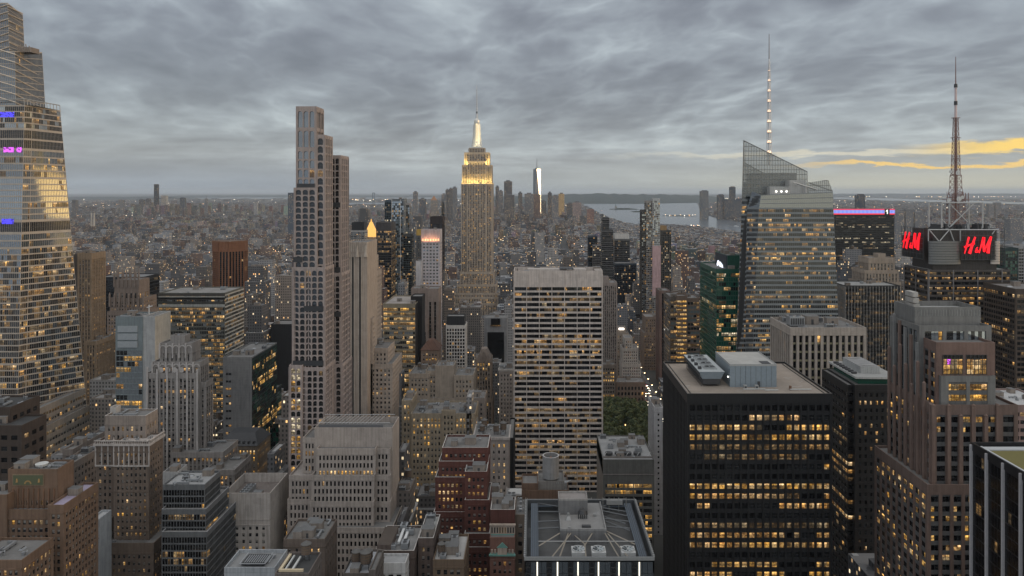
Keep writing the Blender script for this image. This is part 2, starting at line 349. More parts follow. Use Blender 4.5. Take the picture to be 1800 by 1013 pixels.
def face(B, panes, bl, br, tl, tr, st, rnd, zmin=None):
    """one wall between four corners (seen from outside: left to right), with recessed window openings"""
    bl, br, tl, tr = map(Vector, (bl, br, tl, tr))
    Wd = ((br - bl).length + (tr - tl).length) / 2; H = tl.z - bl.z
    if Wd < .5 or H < 1: return
    wm = st['wallm'] or wall(st['col'], st['rough'], grid=st['grid'])
    sm = st['spm'] or (wall(st['sp'], .7) if st['sp'] else wm)
    cm = plain('window_recess', (.02, .02, .02), .5)
    u = (br - bl).normalized(); up = Vector((0, 0, 1)); n = u.cross(up); n.normalize()
    def pt(s, t_, off=0.0):   # s 0..1 across, t_ 0 at top .. 1 at bottom
        a = tl.lerp(tr, s); b = bl.lerp(br, s); return a.lerp(b, t_) - n * off
    m = min(st['m'], Wd * .2); nb = max(1, round((Wd - 2 * m) / st['bay']))
    fl = st['fl']; nf = int((H - st['top']) / fl + .35)
    if nf > 0: fl = min((H - st['top'] - .05) / nf, fl * 1.6)
    if nf < 1 or Wd < 3 or st.get('blank'):
        B.quad(bl, br, tr, tl, wm); return
    t0 = st['top'] / H; t1 = (st['top'] + nf * fl) / H
    if t1 < 1: B.quad(pt(0, 1), pt(1, 1), pt(1, t1), pt(0, t1), wm)
    B.quad(pt(0, t0), pt(1, t0), pt(1, 0), pt(0, 0), wm)
    d = st['d']; sd = st['sd']; fw = st['fw']; e0 = m / Wd; ew = (1 - 2 * e0) / nb
    # core behind the glass
    B.quad(pt(0, t1, d + .12), pt(1, t1, d + .12), pt(1, t0, d + .12), pt(0, t0, d + .12), cm)
    xs = [(e0 + (i + .5 - fw / 2) * ew, e0 + (i + .5 + fw / 2) * ew) for i in range(nb)]
    last = 0.0
    for (a, b) in xs:
        B.quad(pt(last, t1), pt(a, t1), pt(a, t0), pt(last, t0), wm); last = b
        B.quad(pt(a, t1), pt(a, t1, d), pt(a, t0, d), pt(a, t0), wm)
        B.quad(pt(b, t1, d), pt(b, t1), pt(b, t0), pt(b, t0, d), wm)
    B.quad(pt(last, t1), pt(1, t1), pt(1, t0), pt(last, t0), wm)
    lit, dk = st['lit'], st['dk']; div = st['div']
    for k in range(nf):
        ta = t0 + k * fl / H; fh = st['fh']; tw0 = ta + fl * (1 - fh) * .5 / H; tw1 = tw0 + fl * fh / H; tb = ta + fl / H
        hi = rnd.random() < st['hi']; pr = st['phi'] if hi else st['plo']
        if 'litrows' in st: pr = .96 if k in st['litrows'] else st['plo']
        cur = None; run = 0; rowl = lit[int(rnd.random() * len(lit))] if rnd.random() < .6 else lit
        mech = st.get('mech') and (k in st['mech'])
        for (a, b) in xs:
            if mech:
                B.quad(pt(a, tb, .2), pt(b, tb, .2), pt(b, ta, .2), pt(a, ta, .2), cm); continue
            B.quad(pt(a, tw0, sd), pt(b, tw0, sd), pt(b, ta, sd), pt(a, ta, sd), sm)
            B.quad(pt(a, tb, sd), pt(b, tb, sd), pt(b, tw1, sd), pt(a, tw1, sd), sm)
            B.quad(pt(a, tw1, sd), pt(b, tw1, sd), pt(b, tw1, d), pt(a, tw1, d), sm)
            B.quad(pt(a, tw0, d), pt(b, tw0, d), pt(b, tw0, sd), pt(a, tw0, sd), sm)
            if st['arch']:
                wdt = (b - a); r = wdt * .5; rz = min(r * Wd, fl * fh * .5) / H
                for sgn, cx in ((1, a), (-1, b)):
                    pts = [pt(cx, tw0, sd - .01 if sd else .03)]
                    for q in range(5):
                        an = math.pi / 2 * q / 4
                        pts.append(pt(cx + sgn * (r - r * math.sin(math.pi / 2 - an) ) , tw0 + rz * (1 - math.cos(math.pi / 2 - an)), sd - .01 if sd else .03))
                    for q in range(1, 5):
                        B.poly([pts[0], pts[q], pts[q + 1]], wm)
            for q in range(div):
                g = .06 / Wd if div > 1 else 0
                a2 = a + (b - a) * q / div + g; b2 = a + (b - a) * (q + 1) / div - g
                if run <= 0:
                    r_ = rnd.random()
                    cur = rowl[int(rnd.random() * len(rowl))] if r_ < pr else dk[int(rnd.random() * len(dk))]
                    run = st['run'] and int(rnd.random() * st['run'] + 1) or 1
                run -= 1
                if zmin is not None and pt(a2, tw0).z < zmin: continue
                panes.append(((pt(a2, tw1, d), pt(b2, tw1, d), pt(b2, tw0, d), pt(a2, tw0, d)), cur))
    if st['fin']:
        fwid, fdep, every = st['fin'][:3]; fm = st['fin'][3] if len(st['fin']) > 3 else wm
        for i in range(0, nb + 1, every):
            s0 = e0 + i * ew; hw = fwid / 2 / Wd
            a, b = s0 - hw, s0 + hw
            B.quad(pt(a, 1, -fdep), pt(b, 1, -fdep), pt(b, 0, -fdep), pt(a, 0, -fdep), fm)
            B.quad(pt(a, 1, 0), pt(a, 1, -fdep), pt(a, 0, -fdep), pt(a, 0, 0), fm)
            B.quad(pt(b, 1, -fdep), pt(b, 1, 0), pt(b, 0, 0), pt(b, 0, -fdep), fm)
            B.quad(pt(a, 0, -fdep), pt(b, 0, -fdep), pt(b, 0, 0), pt(a, 0, 0), fm)
    bandspec = st['band']
    if bandspec is None and fw < .62 and not st['fin'] and nf > 6 and Wd > 6: bandspec = (5 + int(rnd.random() * 5), .5, .22)
    if bandspec:
        every, bh, bd = bandspec[:3]; bm = bandspec[3] if len(bandspec) > 3 else wm
        for k in range(0, nf + 1, every):
            tc_ = t0 + k * fl / H; h2 = bh / 2 / H; lo, hi_ = tc_ + h2, tc_ - h2
            B.quad(pt(0, lo, -bd), pt(1, lo, -bd), pt(1, hi_, -bd), pt(0, hi_, -bd), bm)
            B.quad(pt(0, hi_, -bd), pt(1, hi_, -bd), pt(1, hi_, 0), pt(0, hi_, 0), bm)
            B.quad(pt(0, lo, 0), pt(1, lo, 0), pt(1, lo, -bd), pt(0, lo, -bd), bm)

def emit_panes(panes, parent, nwin, name='window'):
    """up to nwin panes as parts of their own, the rest as one part"""
    loc = Vector(parent.location)
    def on(p):
        c = (p[0][0] + p[0][2]) * .5
        if c.y < 5: return False
        x = VX + F * c.x / c.y; y = VY + F * (CH - c.z) / c.y
        return -20 < x < 1820 and -20 < y < 1030
    vis = [p for p in panes if on(p)]; 
    ind = vis[:nwin]; ids = set(map(id, ind)); rest = [p for p in panes if id(p) not in ids]
    for p, k in ind:
        me = bpy.data.meshes.new(name); me.from_pydata([tuple(q - loc) for q in p], [], [(0, 1, 2, 3)])
        me.materials.append(pane(k)); l = me.uv_layers.new(name='UVMap'); l.data.foreach_set('uv', (0, 0, 1, 0, 1, 1, 0, 1))
        o = bpy.data.objects.new(name, me); S.collection.objects.link(o); o.parent = parent
    if rest:
        B = MB()
        for p, k in rest: B.quad(*p, pane(k))
        B.uv = [0, 0, 1, 0, 1, 1, 0, 1] * len(rest)
        B.obj(name, parent, 'stuff')

# ---------------- roof clutter ----------------
GREY = (.22, .22, .22); LG = (.34, .34, .33); TAN = (.24, .20, .165); DKM = (.05, .05, .05)
_T = {}
def template(kind):
    if kind in _T: return _T[kind]
    B = MB(); g = plain('galvanised_metal', (.30, .31, .32), .45, .5); dk = plain('dark_metal', (.04, .04, .042), .6)
    if kind == 'water_tank':
        w = wall((.13, .095, .07), .9); 
        B.cyl(0, 0, 2.6, 6.4, 2.0, 1.9, w, seg=18, bottom=True); B.cyl(0, 0, 6.4, 7.7, 2.15, .12, plain('tank_roof', (.10, .095, .09), .8), seg=18)
        for z in (3.1, 4.0, 5.1, 6.0): B.cyl(0, 0, z, z + .09, 2.03, 2.03, dk, seg=18)
        for a in range(4):
            x, y = 1.35 * (1 if a & 1 else -1), 1.35 * (1 if a & 2 else -1)
            B.bar((x, y, 0), (x, y, 2.6), .11, dk); B.bar((x, y, .3), (-x, y, 2.3), .05, dk)
        B.box(-1.8, 1.8, -1.8, 1.8, 2.4, 2.6, dk, bottom=True)
    elif kind == 'cooling_unit':
        B.box(-2, 2, -1.5, 1.5, .3, 2.6, g, bottom=True); B.box(-1.8, 1.8, -1.3, 1.3, 0, .3, dk)
        for x in (-1, 1):
            B.cyl(x, 0, 2.6, 2.95, .82, .82, g, dk, 14); B.cyl(x, 0, 2.96, 3.0, .68, .68, dk, dk, 14)
        for k in range(6): B.box(-1.8 + k * .62, -1.35 + k * .62, -1.54, -1.5, .6, 2.3, dk)
    elif kind == 'vent':
        B.box(-.5, .5, -.5, .5, 0, 1.1, g); B.box(-.7, .7, -.7, .7, 1.1, 1.3, g, bottom=True); B.cyl(1.4, .2, 0, 1.5, .18, .18, g, seg=8); B.cyl(1.4, .2, 1.5, 1.8, .32, .1, g, seg=8)
    elif kind == 'duct':
        B.box(-3.2, 3.2, -.45, .45, .5, 1.3, g, bottom=True); B.box(2.5, 3.2, .45, 2.6, .5, 1.3, g, bottom=True)
        for x in (-2.8, 0, 2.8): B.box(x - .1, x + .1, -.3, .3, 0, .5, dk)
    elif kind == 'bulkhead':
        w = wall((.22, .19, .165), .9); B.box(-2.6, 2.6, -2, 2, 0, 3.3, w, roofm((.12, .12, .12))); B.box(-2.75, 2.75, -2.15, 2.15, 3.3, 3.55, wall((.26, .25, .24)), roofm((.12, .12, .12)), bottom=True)
        B.box(-.5, .5, -2.05, -2, 0, 2.1, dk)
    elif kind == 'skylight':
        B.prism([(-1.8, -1), (1.8, -1), (1.8, 1), (-1.8, 1)], 0, .8, g, pane('d'), [(-1.5, -.4), (1.5, -.4), (1.5, .4), (-1.5, .4)])
    elif kind == 'antenna':
        B.bar((0, 0, 0), (0, 0, 7), .07, g); B.bar((-.9, 0, 5.2), (.9, 0, 5.2), .04, g); B.bar((-.6, 0, 6.1), (.6, 0, 6.1), .04, g); B.bar((0, 0, 0), (1.6, .8, 0), .05, g)
    _T[kind] = B.mesh(kind); return _T[kind]

def put(kind, parent, x, y, z, rz=0.0, s=1.0, sz=None):
    o = bpy.data.objects.new(kind, template(kind)); S.collection.objects.link(o)
    if parent: o.parent = parent
    o.location = Vector((x, y, z)) - Vector(parent.location); o.rotation_euler = (0, 0, rz); o.scale = (s, s, sz or s)
    return o

def clutter(parent, x0, x1, y0, y1, z, n, rnd, kinds=('cooling_unit', 'vent', 'duct', 'bulkhead', 'vent', 'skylight')):
    spots = []
    for i in range(n * 6):
        if len(spots) >= n: break
        x = rnd.uniform(x0 + 3, x1 - 3) if x1 - x0 > 7 else (x0 + x1) / 2; y = rnd.uniform(y0 + 2.5, y1 - 2.5) if y1 - y0 > 6 else (y0 + y1) / 2
        if any(abs(x - a) < 4.4 and abs(y - b) < 3.2 for a, b in spots): continue
        spots.append((x, y))
    for i, (x, y) in enumerate(spots):
        k = kinds[int(rnd.random() * len(kinds))] if i or 'bulkhead' not in kinds else 'bulkhead'
        put(k, parent, x, y, z, rnd.choice((0, math.pi / 2, math.pi)), rnd.uniform(.8, 1.25))

def roof_of(B, x0, x1, y0, y1, z, wm, rm, ph=1.1, pw=.4, cap=None):
    """flat roof behind a parapet"""
    B.quad((x0 + pw, y0 + pw, z), (x1 - pw, y0 + pw, z), (x1 - pw, y1 - pw, z), (x0 + pw, y1 - pw, z), rm)
    cm = cap or wm; zt = z + ph
    o = [(x0, y0), (x1, y0), (x1, y1), (x0, y1)]; i = [(x0 + pw, y0 + pw), (x1 - pw, y0 + pw), (x1 - pw, y1 - pw), (x0 + pw, y1 - pw)]
    for a in range(4):
        b = (a + 1) % 4
        B.quad((*o[a], z), (*o[b], z), (*o[b], zt), (*o[a], zt), wm)
        B.quad((*i[b], z), (*i[a], z), (*i[a], zt), (*i[b], zt), wm)
        B.quad((*o[a], zt), (*o[b], zt), (*i[b], zt), (*i[a], zt), cm)

USED = []     # footprints taken by the modelled buildings
def block(B, panes, blk, st, rnd, parent):
    """blk: x0,x1 px of the front face, yt px of its top edge, Y distance, D depth, **options"""
    x0p, x1p, yt, Y, D = blk[:5]; o = blk[5] if len(blk) > 5 else {}
    s = sv(st, **o.get('st', {}))
    x0, x1 = PX(x0p, Y), PX(x1p, Y); z1 = PZ(yt, Y) ; z0 = PZ(o['yb'], Y) if 'yb' in o else 0.0
    y0, y1 = Y, Y + D
    ph = o.get('ph', 1.1); zr = z1 - ph
    zlow = max(z0, min(vis_bottom(Y) - 10, zr - 5))
    wm = s['wallm'] or wall(s['col'], s['rough'], grid=s['grid'])
    rm = roofm(o.get('roof', (.15, .145, .14)))
    def side(a, b, sides_st, on):
        if on:
            face(B, panes, (*a, zlow), (*b, zlow), (*a, zr), (*b, zr), sides_st, rnd)
            if zlow > z0 + .1: B.quad((*a, z0), (*b, z0), (*b, zlow), (*a, zlow), wm)
        else: B.quad((*a, z0), (*b, z0), (*b, zr), (*a, zr), wm)
    side((x0, y0), (x1, y0), s, not o.get('nofront'))
    ss = sv(s, **o.get('sst', {}))
    side((x1, y0), (x1, y1), ss, x1 < 60 and not o.get('noside')) 
    side((x0, y1), (x0, y0), ss, x0 > -20 and not o.get('noside'))
    side((x1, y1), (x0, y1), s, False)
    if o.get('open'): B.quad((x0, y0, zr), (x1, y0, zr), (x1, y1, zr), (x0, y1, zr), rm)
    else: roof_of(B, x0, x1, y0, y1, zr, wm, rm, ph, .45, o.get('cap'))
    if 'cornice' in o:
        c, cw, chh = o['cornice']; 
        B.box(x0 - cw, x1 + cw, y0 - cw, y1 + cw, z1 - chh, z1 + .25, wall(c, .7), wall(c, .7), bottom=True)
        B.quad((x0 - cw + .9, y0 - cw + .9, z1 + .27), (x1 + cw - .9, y0 - cw + .9, z1 + .27), (x1 + cw - .9, y1 + cw - .9, z1 + .27), (x0 - cw + .9, y1 + cw - .9, z1 + .27), rm)
    n = o.get('n', 3)
    if n >= 2 and Y < 700: n = int(n * 1.8 + 1)
    if n: clutter(parent, x0, x1, y0, y1, zr + (.27 + ph if 'cornice' in o else 0), n, rnd, o.get('kinds', ('cooling_unit', 'vent', 'duct', 'bulkhead', 'vent', 'skylight')))
    USED.append((x0, x1, y0, y1, z1))
    return (x0, x1, y0, y1, zr)

def bld(name, label, cat, blocks, st, seed=1, nwin=0, group=None, extra=None):
    rnd = random.Random(seed * 7 + 3)
    b0 = blocks[0]; Y = b0[3]; xc = (PX(b0[0], Y) + PX(b0[1], Y)) / 2
    root = thing(name, label, cat, (xc, Y + b0[4] / 2, 0), group)
    B = MB(); panes = []; ex = []
    for blk in blocks: ex.append(block(B, panes, blk, st, rnd, root))
    if extra: extra(B, panes, root, rnd, ex)
    B.obj('wall', root); emit_panes(panes, root, nwin)
    return root
# ================= the setting =================
def build_ground():
    B = MB()
    m, t, b = mat_new('city_ground')
    p = pos(t); n = t.noise(p, .0012, 5, .65); n2 = t.noise(p, .02, 4, .7)
    c = t.mix(n, (.030, .032, .030), (.060, .058, .054)); c = t.mix(t.m('MULTIPLY', n2, .5), c, (.075, .07, .065))
    setb(t, b, base=c, rough=.9)
    xs = [-90000, -30000, -9000, -3000, 0, 3000, 9000, 30000, 90000]; ys = [-600, 600, 3000, 9000, 30000, 100000]
    for i in range(len(xs) - 1):
        for j in range(len(ys) - 1):
            B.quad((xs[i], ys[j], 0), (xs[i + 1], ys[j], 0), (xs[i + 1], ys[j + 1], 0), (xs[i], ys[j + 1], 0), m)
    struct(B, 'ground')
build_ground()

def gp(px, py):
    Y = F * CH / (py - VY); return (PX(px, Y), Y)
HARBOUR = [gp(*q) for q in [(1004, 354), (1070, 353.2), (1150, 353.6), (1215, 354.8), (1226, 357.5), (1228, 362), (1232, 372), (1240, 378), (1262, 385), (1300, 390), (1400, 396), (1480, 400), (1560, 405), (1700, 414), (1850, 426),
            (1850, 447), (1700, 446), (1600, 438), (1480, 431), (1400, 424), (1340, 418), (1300, 414), (1240, 405), (1197, 400), (1160, 399), (1120, 399), (1095, 397), (1082, 391), (1068, 384), (1050, 376), (1038, 368), (1020, 361)]]
BAY_EAST = [gp(*q) for q in [(122, 350.5), (200, 350.2), (420, 349.8), (600, 350), (760, 350), (905, 349.2), (1000, 348.3), (1000, 345.2), (760, 344.6), (400, 344.8), (300, 345.2), (200, 346.5), (122, 348)]]
NARROWS = [gp(*q) for q in [(604, 361), (640, 359), (700, 361), (740, 364), (760, 361), (700, 356.5), (640, 356.5), (604, 357)]]
MEADOW = [gp(*q) for q in [(1466, 350.5), (1560, 353), (1640, 356), (1800, 360.5), (1950, 363), (1950, 358.5), (1800, 355.8), (1640, 351.5), (1560, 348.8), (1466, 347.2)]]
BASIN = [gp(*q) for q in [(1150, 352.8), (1230, 352.6), (1300, 352), (1300, 350.6), (1230, 351), (1150, 351)]]
WATERS = [HARBOUR, BAY_EAST, NARROWS, MEADOW]
def inside(poly, x, y):
    r = False; j = len(poly) - 1
    for i in range(len(poly)):
        xi, yi = poly[i]; xj, yj = poly[j]
        if (yi > y) != (yj > y) and x < (xj - xi) * (y - yi) / (yj - yi) + xi: r = not r
        j = i
    return r
def build_water():
    m, t, b = mat_new('harbour_water')
    p = pos(t); bp = t.new('ShaderNodeBump'); bp.inputs['Strength'].default_value = .25; bp.inputs['Distance'].default_value = 2.0
    t.put(bp.inputs['Height'], t.noise(p, .02, 4, .6))
    setb(t, b, base=(.09, .105, .12), rough=.22, spec=.9, normal=bp.outputs[0]); b.inputs['IOR'].default_value = 1.6
    for w in WATERS:
        B = MB(); B.poly([(x, y, .8) for x, y in w], m); o = struct(B, 'water')
build_water()

def hill_strip(name, pts, col, depth):
    """a range of low hills: ridge given as (px, py of the crest, Y)"""
    m, t, b = mat_new('wooded_hills'); p = pos(t)
    setb(t, b, base=t.mix(t.noise(p, .004, 4, .7), col, tuple(c * 2.0 for c in col)), rough=.95)
    B = MB(); rnd = random.Random(5)
    pr = []
    for i in range(len(pts) - 1):
        (a, ya, Ya), (c, yc, Yc) = pts[i], pts[i + 1]
        k = max(2, int(abs(c - a) / 9))
        for q in range(k):
            s = q / k; Y = Ya + (Yc - Ya) * s; pr.append((PX(a + (c - a) * s, Y), Y, max(6, PZ(ya + (yc - ya) * s, Y) * rnd.uniform(.9, 1.08))))
    for (x0, Y0, h0), (x1, Y1, h1) in zip(pr, pr[1:]):
        B.quad((x0, Y0 - depth, 0), (x1, Y1 - depth, 0), (x1, Y1, h1), (x0, Y0, h0), m)
        B.quad((x0, Y0, h0), (x1, Y1, h1), (x1, Y1 + depth, 0), (x0, Y0 + depth, 0), m)
    struct(B, name)
hill_strip('hills', [(860, 346, 19000), (920, 345.5, 19000), (990, 341.8, 19000), (1030, 340.2, 19000), (1090, 341, 19000), (1150, 342, 20000), (1215, 343.5, 21000), (1260, 346, 22000)], (.014, .022, .02), 3500)
hill_strip('hills', [(240, 346, 30000), (300, 344.5, 32000), (360, 343.6, 34000), (480, 343.4, 36000), (620, 343.8, 36000), (760, 344.0, 36000), (880, 344.6, 34000)], (.014, .02, .022), 4000)
hill_strip('hills', [(1200, 343.2, 42000), (1320, 342.0, 42000), (1480, 341.0, 42000), (1650, 340.6, 42000), (1900, 340.4, 42000)], (.018, .024, .026), 5000)
hill_strip('hills', [(60, 347, 26000), (180, 346.2, 26000), (300, 346.6, 26000)], (.014, .02, .022), 3000)

def island(name, px0, px1, py, hmax, seed):
    m = plain('island_trees', (.012, .022, .014), .95)
    Y = F * CH / (py - VY); x0, x1 = PX(px0, Y), PX(px1, Y); B = MB(); rnd = random.Random(seed); n = 14
    prev = None
    for i in range(n + 1):
        s = i / n; x = x0 + (x1 - x0) * s; hw = 130 * math.sin(math.pi * min(.98, max(.02, s))) ** .5; h = hmax * (math.sin(math.pi * s) ** .6) * rnd.uniform(.6, 1.0)
        cur = [(x, Y - hw, .9), (x, Y - hw * .6, 1 + h * .8), (x, Y + hw * .5, 1 + h), (x, Y + hw, .9)]
        if prev:
            for k in range(3): B.quad(prev[k], cur[k], cur[k + 1], prev[k + 1], m)
        prev = cur
    struct(B, name); return Y
YL = island('island_land', 1070, 1123, 368.5, 24, 2)
island('island_land', 1108, 1145, 373, 18, 3)
island('island_land', 1163, 1225, 380, 6, 6)

# statue on its island
def statue():
    x = PX(1082.5, YL); r = thing('harbour_statue', 'tiny robed statue with raised arm on its stone pedestal on a harbour island', 'statue', (x, YL, 1))
    st_ = plain('stone_plinth', (.25, .24, .22), .9); cu = plain('green_copper', (.10, .17, .15), .8)
    B = MB(); B.box(x - 30, x + 30, YL - 30, YL + 30, 1, 12, st_); B.box(x - 13, x + 13, YL - 13, YL + 13, 12, 52, st_); B.obj('pedestal', r)
    B = MB(); B.cyl(x, YL, 52, 76, 6.5, 4, cu, seg=12); B.cyl(x, YL, 76, 84, 4.2, 3, cu, seg=12); B.cyl(x, YL, 84, 90, 2.4, 2, cu, seg=10); B.bar((x - 2, YL, 80), (x - 5, YL, 96), 1.3, cu, 6); B.cyl(x - 5, YL, 96, 99, 1.6, .3, cu, seg=8); B.obj('figure', r)
statue()

# avenues and cross streets
AVE = [-1000, -800, -620, -480, -325, -168, 143, 455, 760, 1050, 1320]
ST0, SP = 720.0, 80.0           # one of the wide cross streets, and the spacing
def build_streets():
    asp = plain('asphalt', (.045, .046, .05), .8); pav = plain('pavement_concrete', (.13, .125, .12), .9); wl = plain('road_paint', (.6, .6, .58), .7)
    B = MB()
    for a in (-168, 143): B.quad((a - 10, 150, .30), (a + 10, 150, .30), (a + 10, 3500, .30), (a - 10, 3500, .30), asp)
    struct(B, 'road')
    B = MB(); 
    for a in (-168, 143):
        for s in (-1, 1):
            for k in range(60):
                y = 160 + 80 * (k // 1) * .7
                if k < 42: B.box(min(a + s * 10, a + s * 14.5), max(a + s * 10, a + s * 14.5), y, y + 48, .004, .45, pav)
    struct(B, 'pavement')
    B = MB()
    for a in (-168, 143):
        for ln in (-6.6, -3.3, 0, 3.3, 6.6):
            y = 300
            while y < 1700: B.quad((a + ln - .1, y, .306), (a + ln + .1, y, .306), (a + ln + .1, y + 3, .306), (a + ln - .1, y + 3, .306), wl); y += 9
        for k in range(18):
            y = 400 + 80 * k - 9
            for q in range(9): B.quad((a - 9 + q * 2.1, y, .306), (a - 8.1 + q * 2.1, y, .306), (a - 8.1 + q * 2.1, y + 3.5, .306), (a - 9 + q * 2.1, y + 3.5, .306), wl)
    struct(B, 'road_markings')
build_streets()
# ================= modelled buildings, left part =================
BRICK = (.115, .068, .048); BRN = (.15, .115, .09); STONE = (.30, .262, .23); LIME = (.36, .325, .29); GRY = (.24, .235, .23); DGR = (.09, .09, .092); BLK = (.02, .02, .021)
K0 = ('cooling_unit', 'vent', 'duct', 'bulkhead', 'vent', 'skylight'); KT = ('water_tank', 'vent', 'bulkhead', 'duct')

def glass_spire_tower():
    r = thing('glass_skyscraper', 'tallest tapering glass tower with pale floor bands and a stepped slanted crown', 'skyscraper', (PX(-40, 600), 620, 0))
    rnd = random.Random(11); B = MB(); pn = []
    band = wall((.40, .345, .29), .45, .1, .1)
    st = ST(bay=1.55, fw=.93, fl=4.95, fh=.79, d=.25, m=.2, top=.6, col=(.34, .30, .26), wallm=band, hi=.45, phi=.42, plo=.10, lit='wwooooy', dk='h', run=3)
    Y = 600
    def tier(xl0, xc0, xr0, yt_f, yt_r, xl1, xc1, xr1, yb, Yf, Yr, s, Yb_f=None):
        # front face (xl..xc) at distance Yf, right face (xc..xr) running back to Yr; suffix 0 top, 1 bottom
        zt = PZ(yt_f, Yf); ztr = PZ(yt_r, Yr); zb = PZ(yb, Yf)
        A = Vector((PX(xl0, Yf), Yf, zt)); Bc = Vector((PX(xc0, Yf), Yf, zt)); C = Vector((PX(xr0, Yr), Yr, ztr))
        A1 = Vector((PX(xl1, Yf), Yf, zb)); B1 = Vector((PX(xc1, Yf), Yf, zb)); C1 = Vector((PX(xr1, Yr), Yr, zb))
        face(B, pn, A1, B1, A, Bc, s, rnd); face(B, pn, B1, C1, Bc, C, s, rnd)
        B.quad(C1, (A1.x, Yr, zb), (A.x, Yr, ztr), C, band); B.quad((A1.x, Yr, zb), A1, A, (A.x, Yr, ztr), band)
        B.quad(A, Bc, C, (A.x, Yr, ztr), roofm((.12, .12, .12)))
        return A, Bc, C, B1, C1
    glassy = sv(st, hi=.0, plo=.02, dk='h', fl=4.6, fh=.9)
    mech = sv(st, hi=.0, plo=0, dk='d', fl=6.2, fh=.82)
    # shaft below the terrace, in belts so that the floors change as they do up the real one
    def lerp(a, b, t): return a + (b - a) * t
    y_t, y_b = 185.0, 812.0
    def edge(y):
        t = (y - y_t) / (760 - y_t); return lerp(57, 44, t), lerp(106, 154, t)
    belts = [(185, 226, sv(st, hi=.9, phi=.25, dk='dgd', lit='oow')), (226, 262, mech), (262, 312, sv(st, hi=.6)), (312, 388, sv(st, hi=.2, phi=.4, dk='g', plo=.03)), (388, 410, mech), (410, 436, sv(st, hi=.2, dk='h')), (436, 640, sv(st, hi=.6, dk='hd')), (640, 812, sv(st, hi=.35, dk='hd'))]
    for a, b_, s in belts:
        ca, ra = edge(a); cb, rb = edge(b_)
        Yr = 600 * (VX - 50) / (VX - 50 - 0) ; Yr = 655
        sl = 8 if a == 185 else 0
        zt = PZ(a, 600); zb = PZ(b_, 600)
        A = (PX(-60, 600), 600, zt); Bc = (PX(ca - 14, 600), 600, zt); A1 = (PX(-60, 600), 600, zb); B1 = (PX(cb - 14, 600), 600, zb)
        D_ = (PX(ca, 606), 606, zt); D1 = (PX(cb, 606), 606, zb)
        C = (PX(ra, 640), 640, zt); C1 = (PX(rb, 640), 640, zb)
        face(B, pn, A1, B1, A, Bc, s, rnd); face(B, pn, B1, D1, Bc, D_, s, rnd); face(B, pn, D1, C1, D_, C, s, rnd)
        B.quad(C1, (PX(-60, 600), 640, zb), (PX(-60, 600), 640, zt), C, band)
    zt = PZ(185, 600)
    B.poly([(PX(-60, 600), 600, zt), (PX(43, 600), 600, zt), (PX(57, 601), 606, zt), (PX(106, 640), 640, zt), (PX(-60, 600), 640, zt)], roofm((.12, .12, .12)))
    tier(-60, 26, 74, 90, 92, -60, 28, 80, 186, 606, 640, glassy)
    tier(-60, 13, 40, 5, 26, -60, 17, 44, 92, 610, 632, glassy)
    B.obj('wall', r); emit_panes(pn, r, 100)
    # slanting terracotta-coloured fins on the crown
    F_ = MB(); fm = plain('slanted_fin', (.62, .52, .42), .4)
    for k in range(7):
        y = 96 + k * 14; F_.bar(P(27, y, 605.6), P(-60, y - 26, 605.6), .45, fm)
        F_.bar(P(27, y, 605.6), Vector((PX(74 + k * .9, 640), 640.3, PZ(y + 26, 640))), .45, fm)
    for k in range(7):
        y = 8 + k * 12.5; F_.bar(P(15, y, 609.6), P(-60, y + 24, 609.6), .4, fm)
        F_.bar(P(14 + k * .4, y + 4, 609.6), Vector((PX(40 + k * .5, 632), 632.3, PZ(y + 16, 632))), .4, fm)
    F_.obj('crown_fins', r)
    T = MB(); gl = plain('terrace_frame', (.35, .33, .30), .4)
    for k in range(12):
        s = k / 11; T.bar(Vector((PX(lerp(43, 106, s), 600 + 45 * s), 600 + 45 * s, PZ(187, 600))), Vector((PX(lerp(42, 105, s), 600 + 45 * s), 600 + 45 * s, PZ(174, 600))), .3, gl)
    T.bar((PX(42, 600), 600, PZ(174, 600)), (PX(105, 645), 645, PZ(174, 600)), .4, gl); T.bar((PX(-50, 600), 600, PZ(179, 600)), (PX(42, 600), 600, PZ(174, 600)), .4, gl); T.obj('terrace_screen', r)
    T = MB(); dk = plain('mast_steel', (.20, .16, .13), .6)
    for k in range(8): T.bar(P(30 + k * 3, 84 - (k % 3) * 3, 612), P(33 + k * 3, 92, 612), .5, dk)
    T.box(PX(32, 612), PX(55, 612), 612, 622, PZ(92, 612), PZ(83, 612), dk); T.obj('roof_rig', r)
    D = MB()
    for (a, b_, y0, y1, k) in ((0, 25, 197, 206, 'l'), (6, 24, 259, 268, 'p'), (29, 38, 259, 268, 'p'), (3, 24, 385, 394, 'l')):
        D.quad(P(a, y1, 599.8), P(b_, y1, 599.8), P(b_, y0, 599.8), P(a, y0, 599.8), pane(k))
    D.each('coloured_light_display', r)
    # base courses
    bs = ST(bay=3.5, fw=.9, fl=5.8, fh=.45, col=(.26, .225, .19), hi=.5, phi=.8, plo=.1, lit='wwo', m=.5, d=.5)
    bld('podium_building', 'banded stone podium stepping out below the tapering glass tower', 'building', [(44, 60, 722, 575, 66, dict(n=0)), (42, 54, 762, 565, 76, dict(n=0))], bs, 5)
glass_spire_tower()

bld('dark_office_block', 'dark brown stepped block cut off by the left edge of the view', 'building', [(-60, 18, 716, 400, 24, dict(roof=DKM)), (-60, 38, 748, 392, 20, dict(roof=DKM, n=2))],
    ST(bay=5.5, fw=.62, fl=6, fh=.42, col=(.055, .042, .035), hi=.1, phi=.4, plo=.04, dk='kkd'), 6, 20)

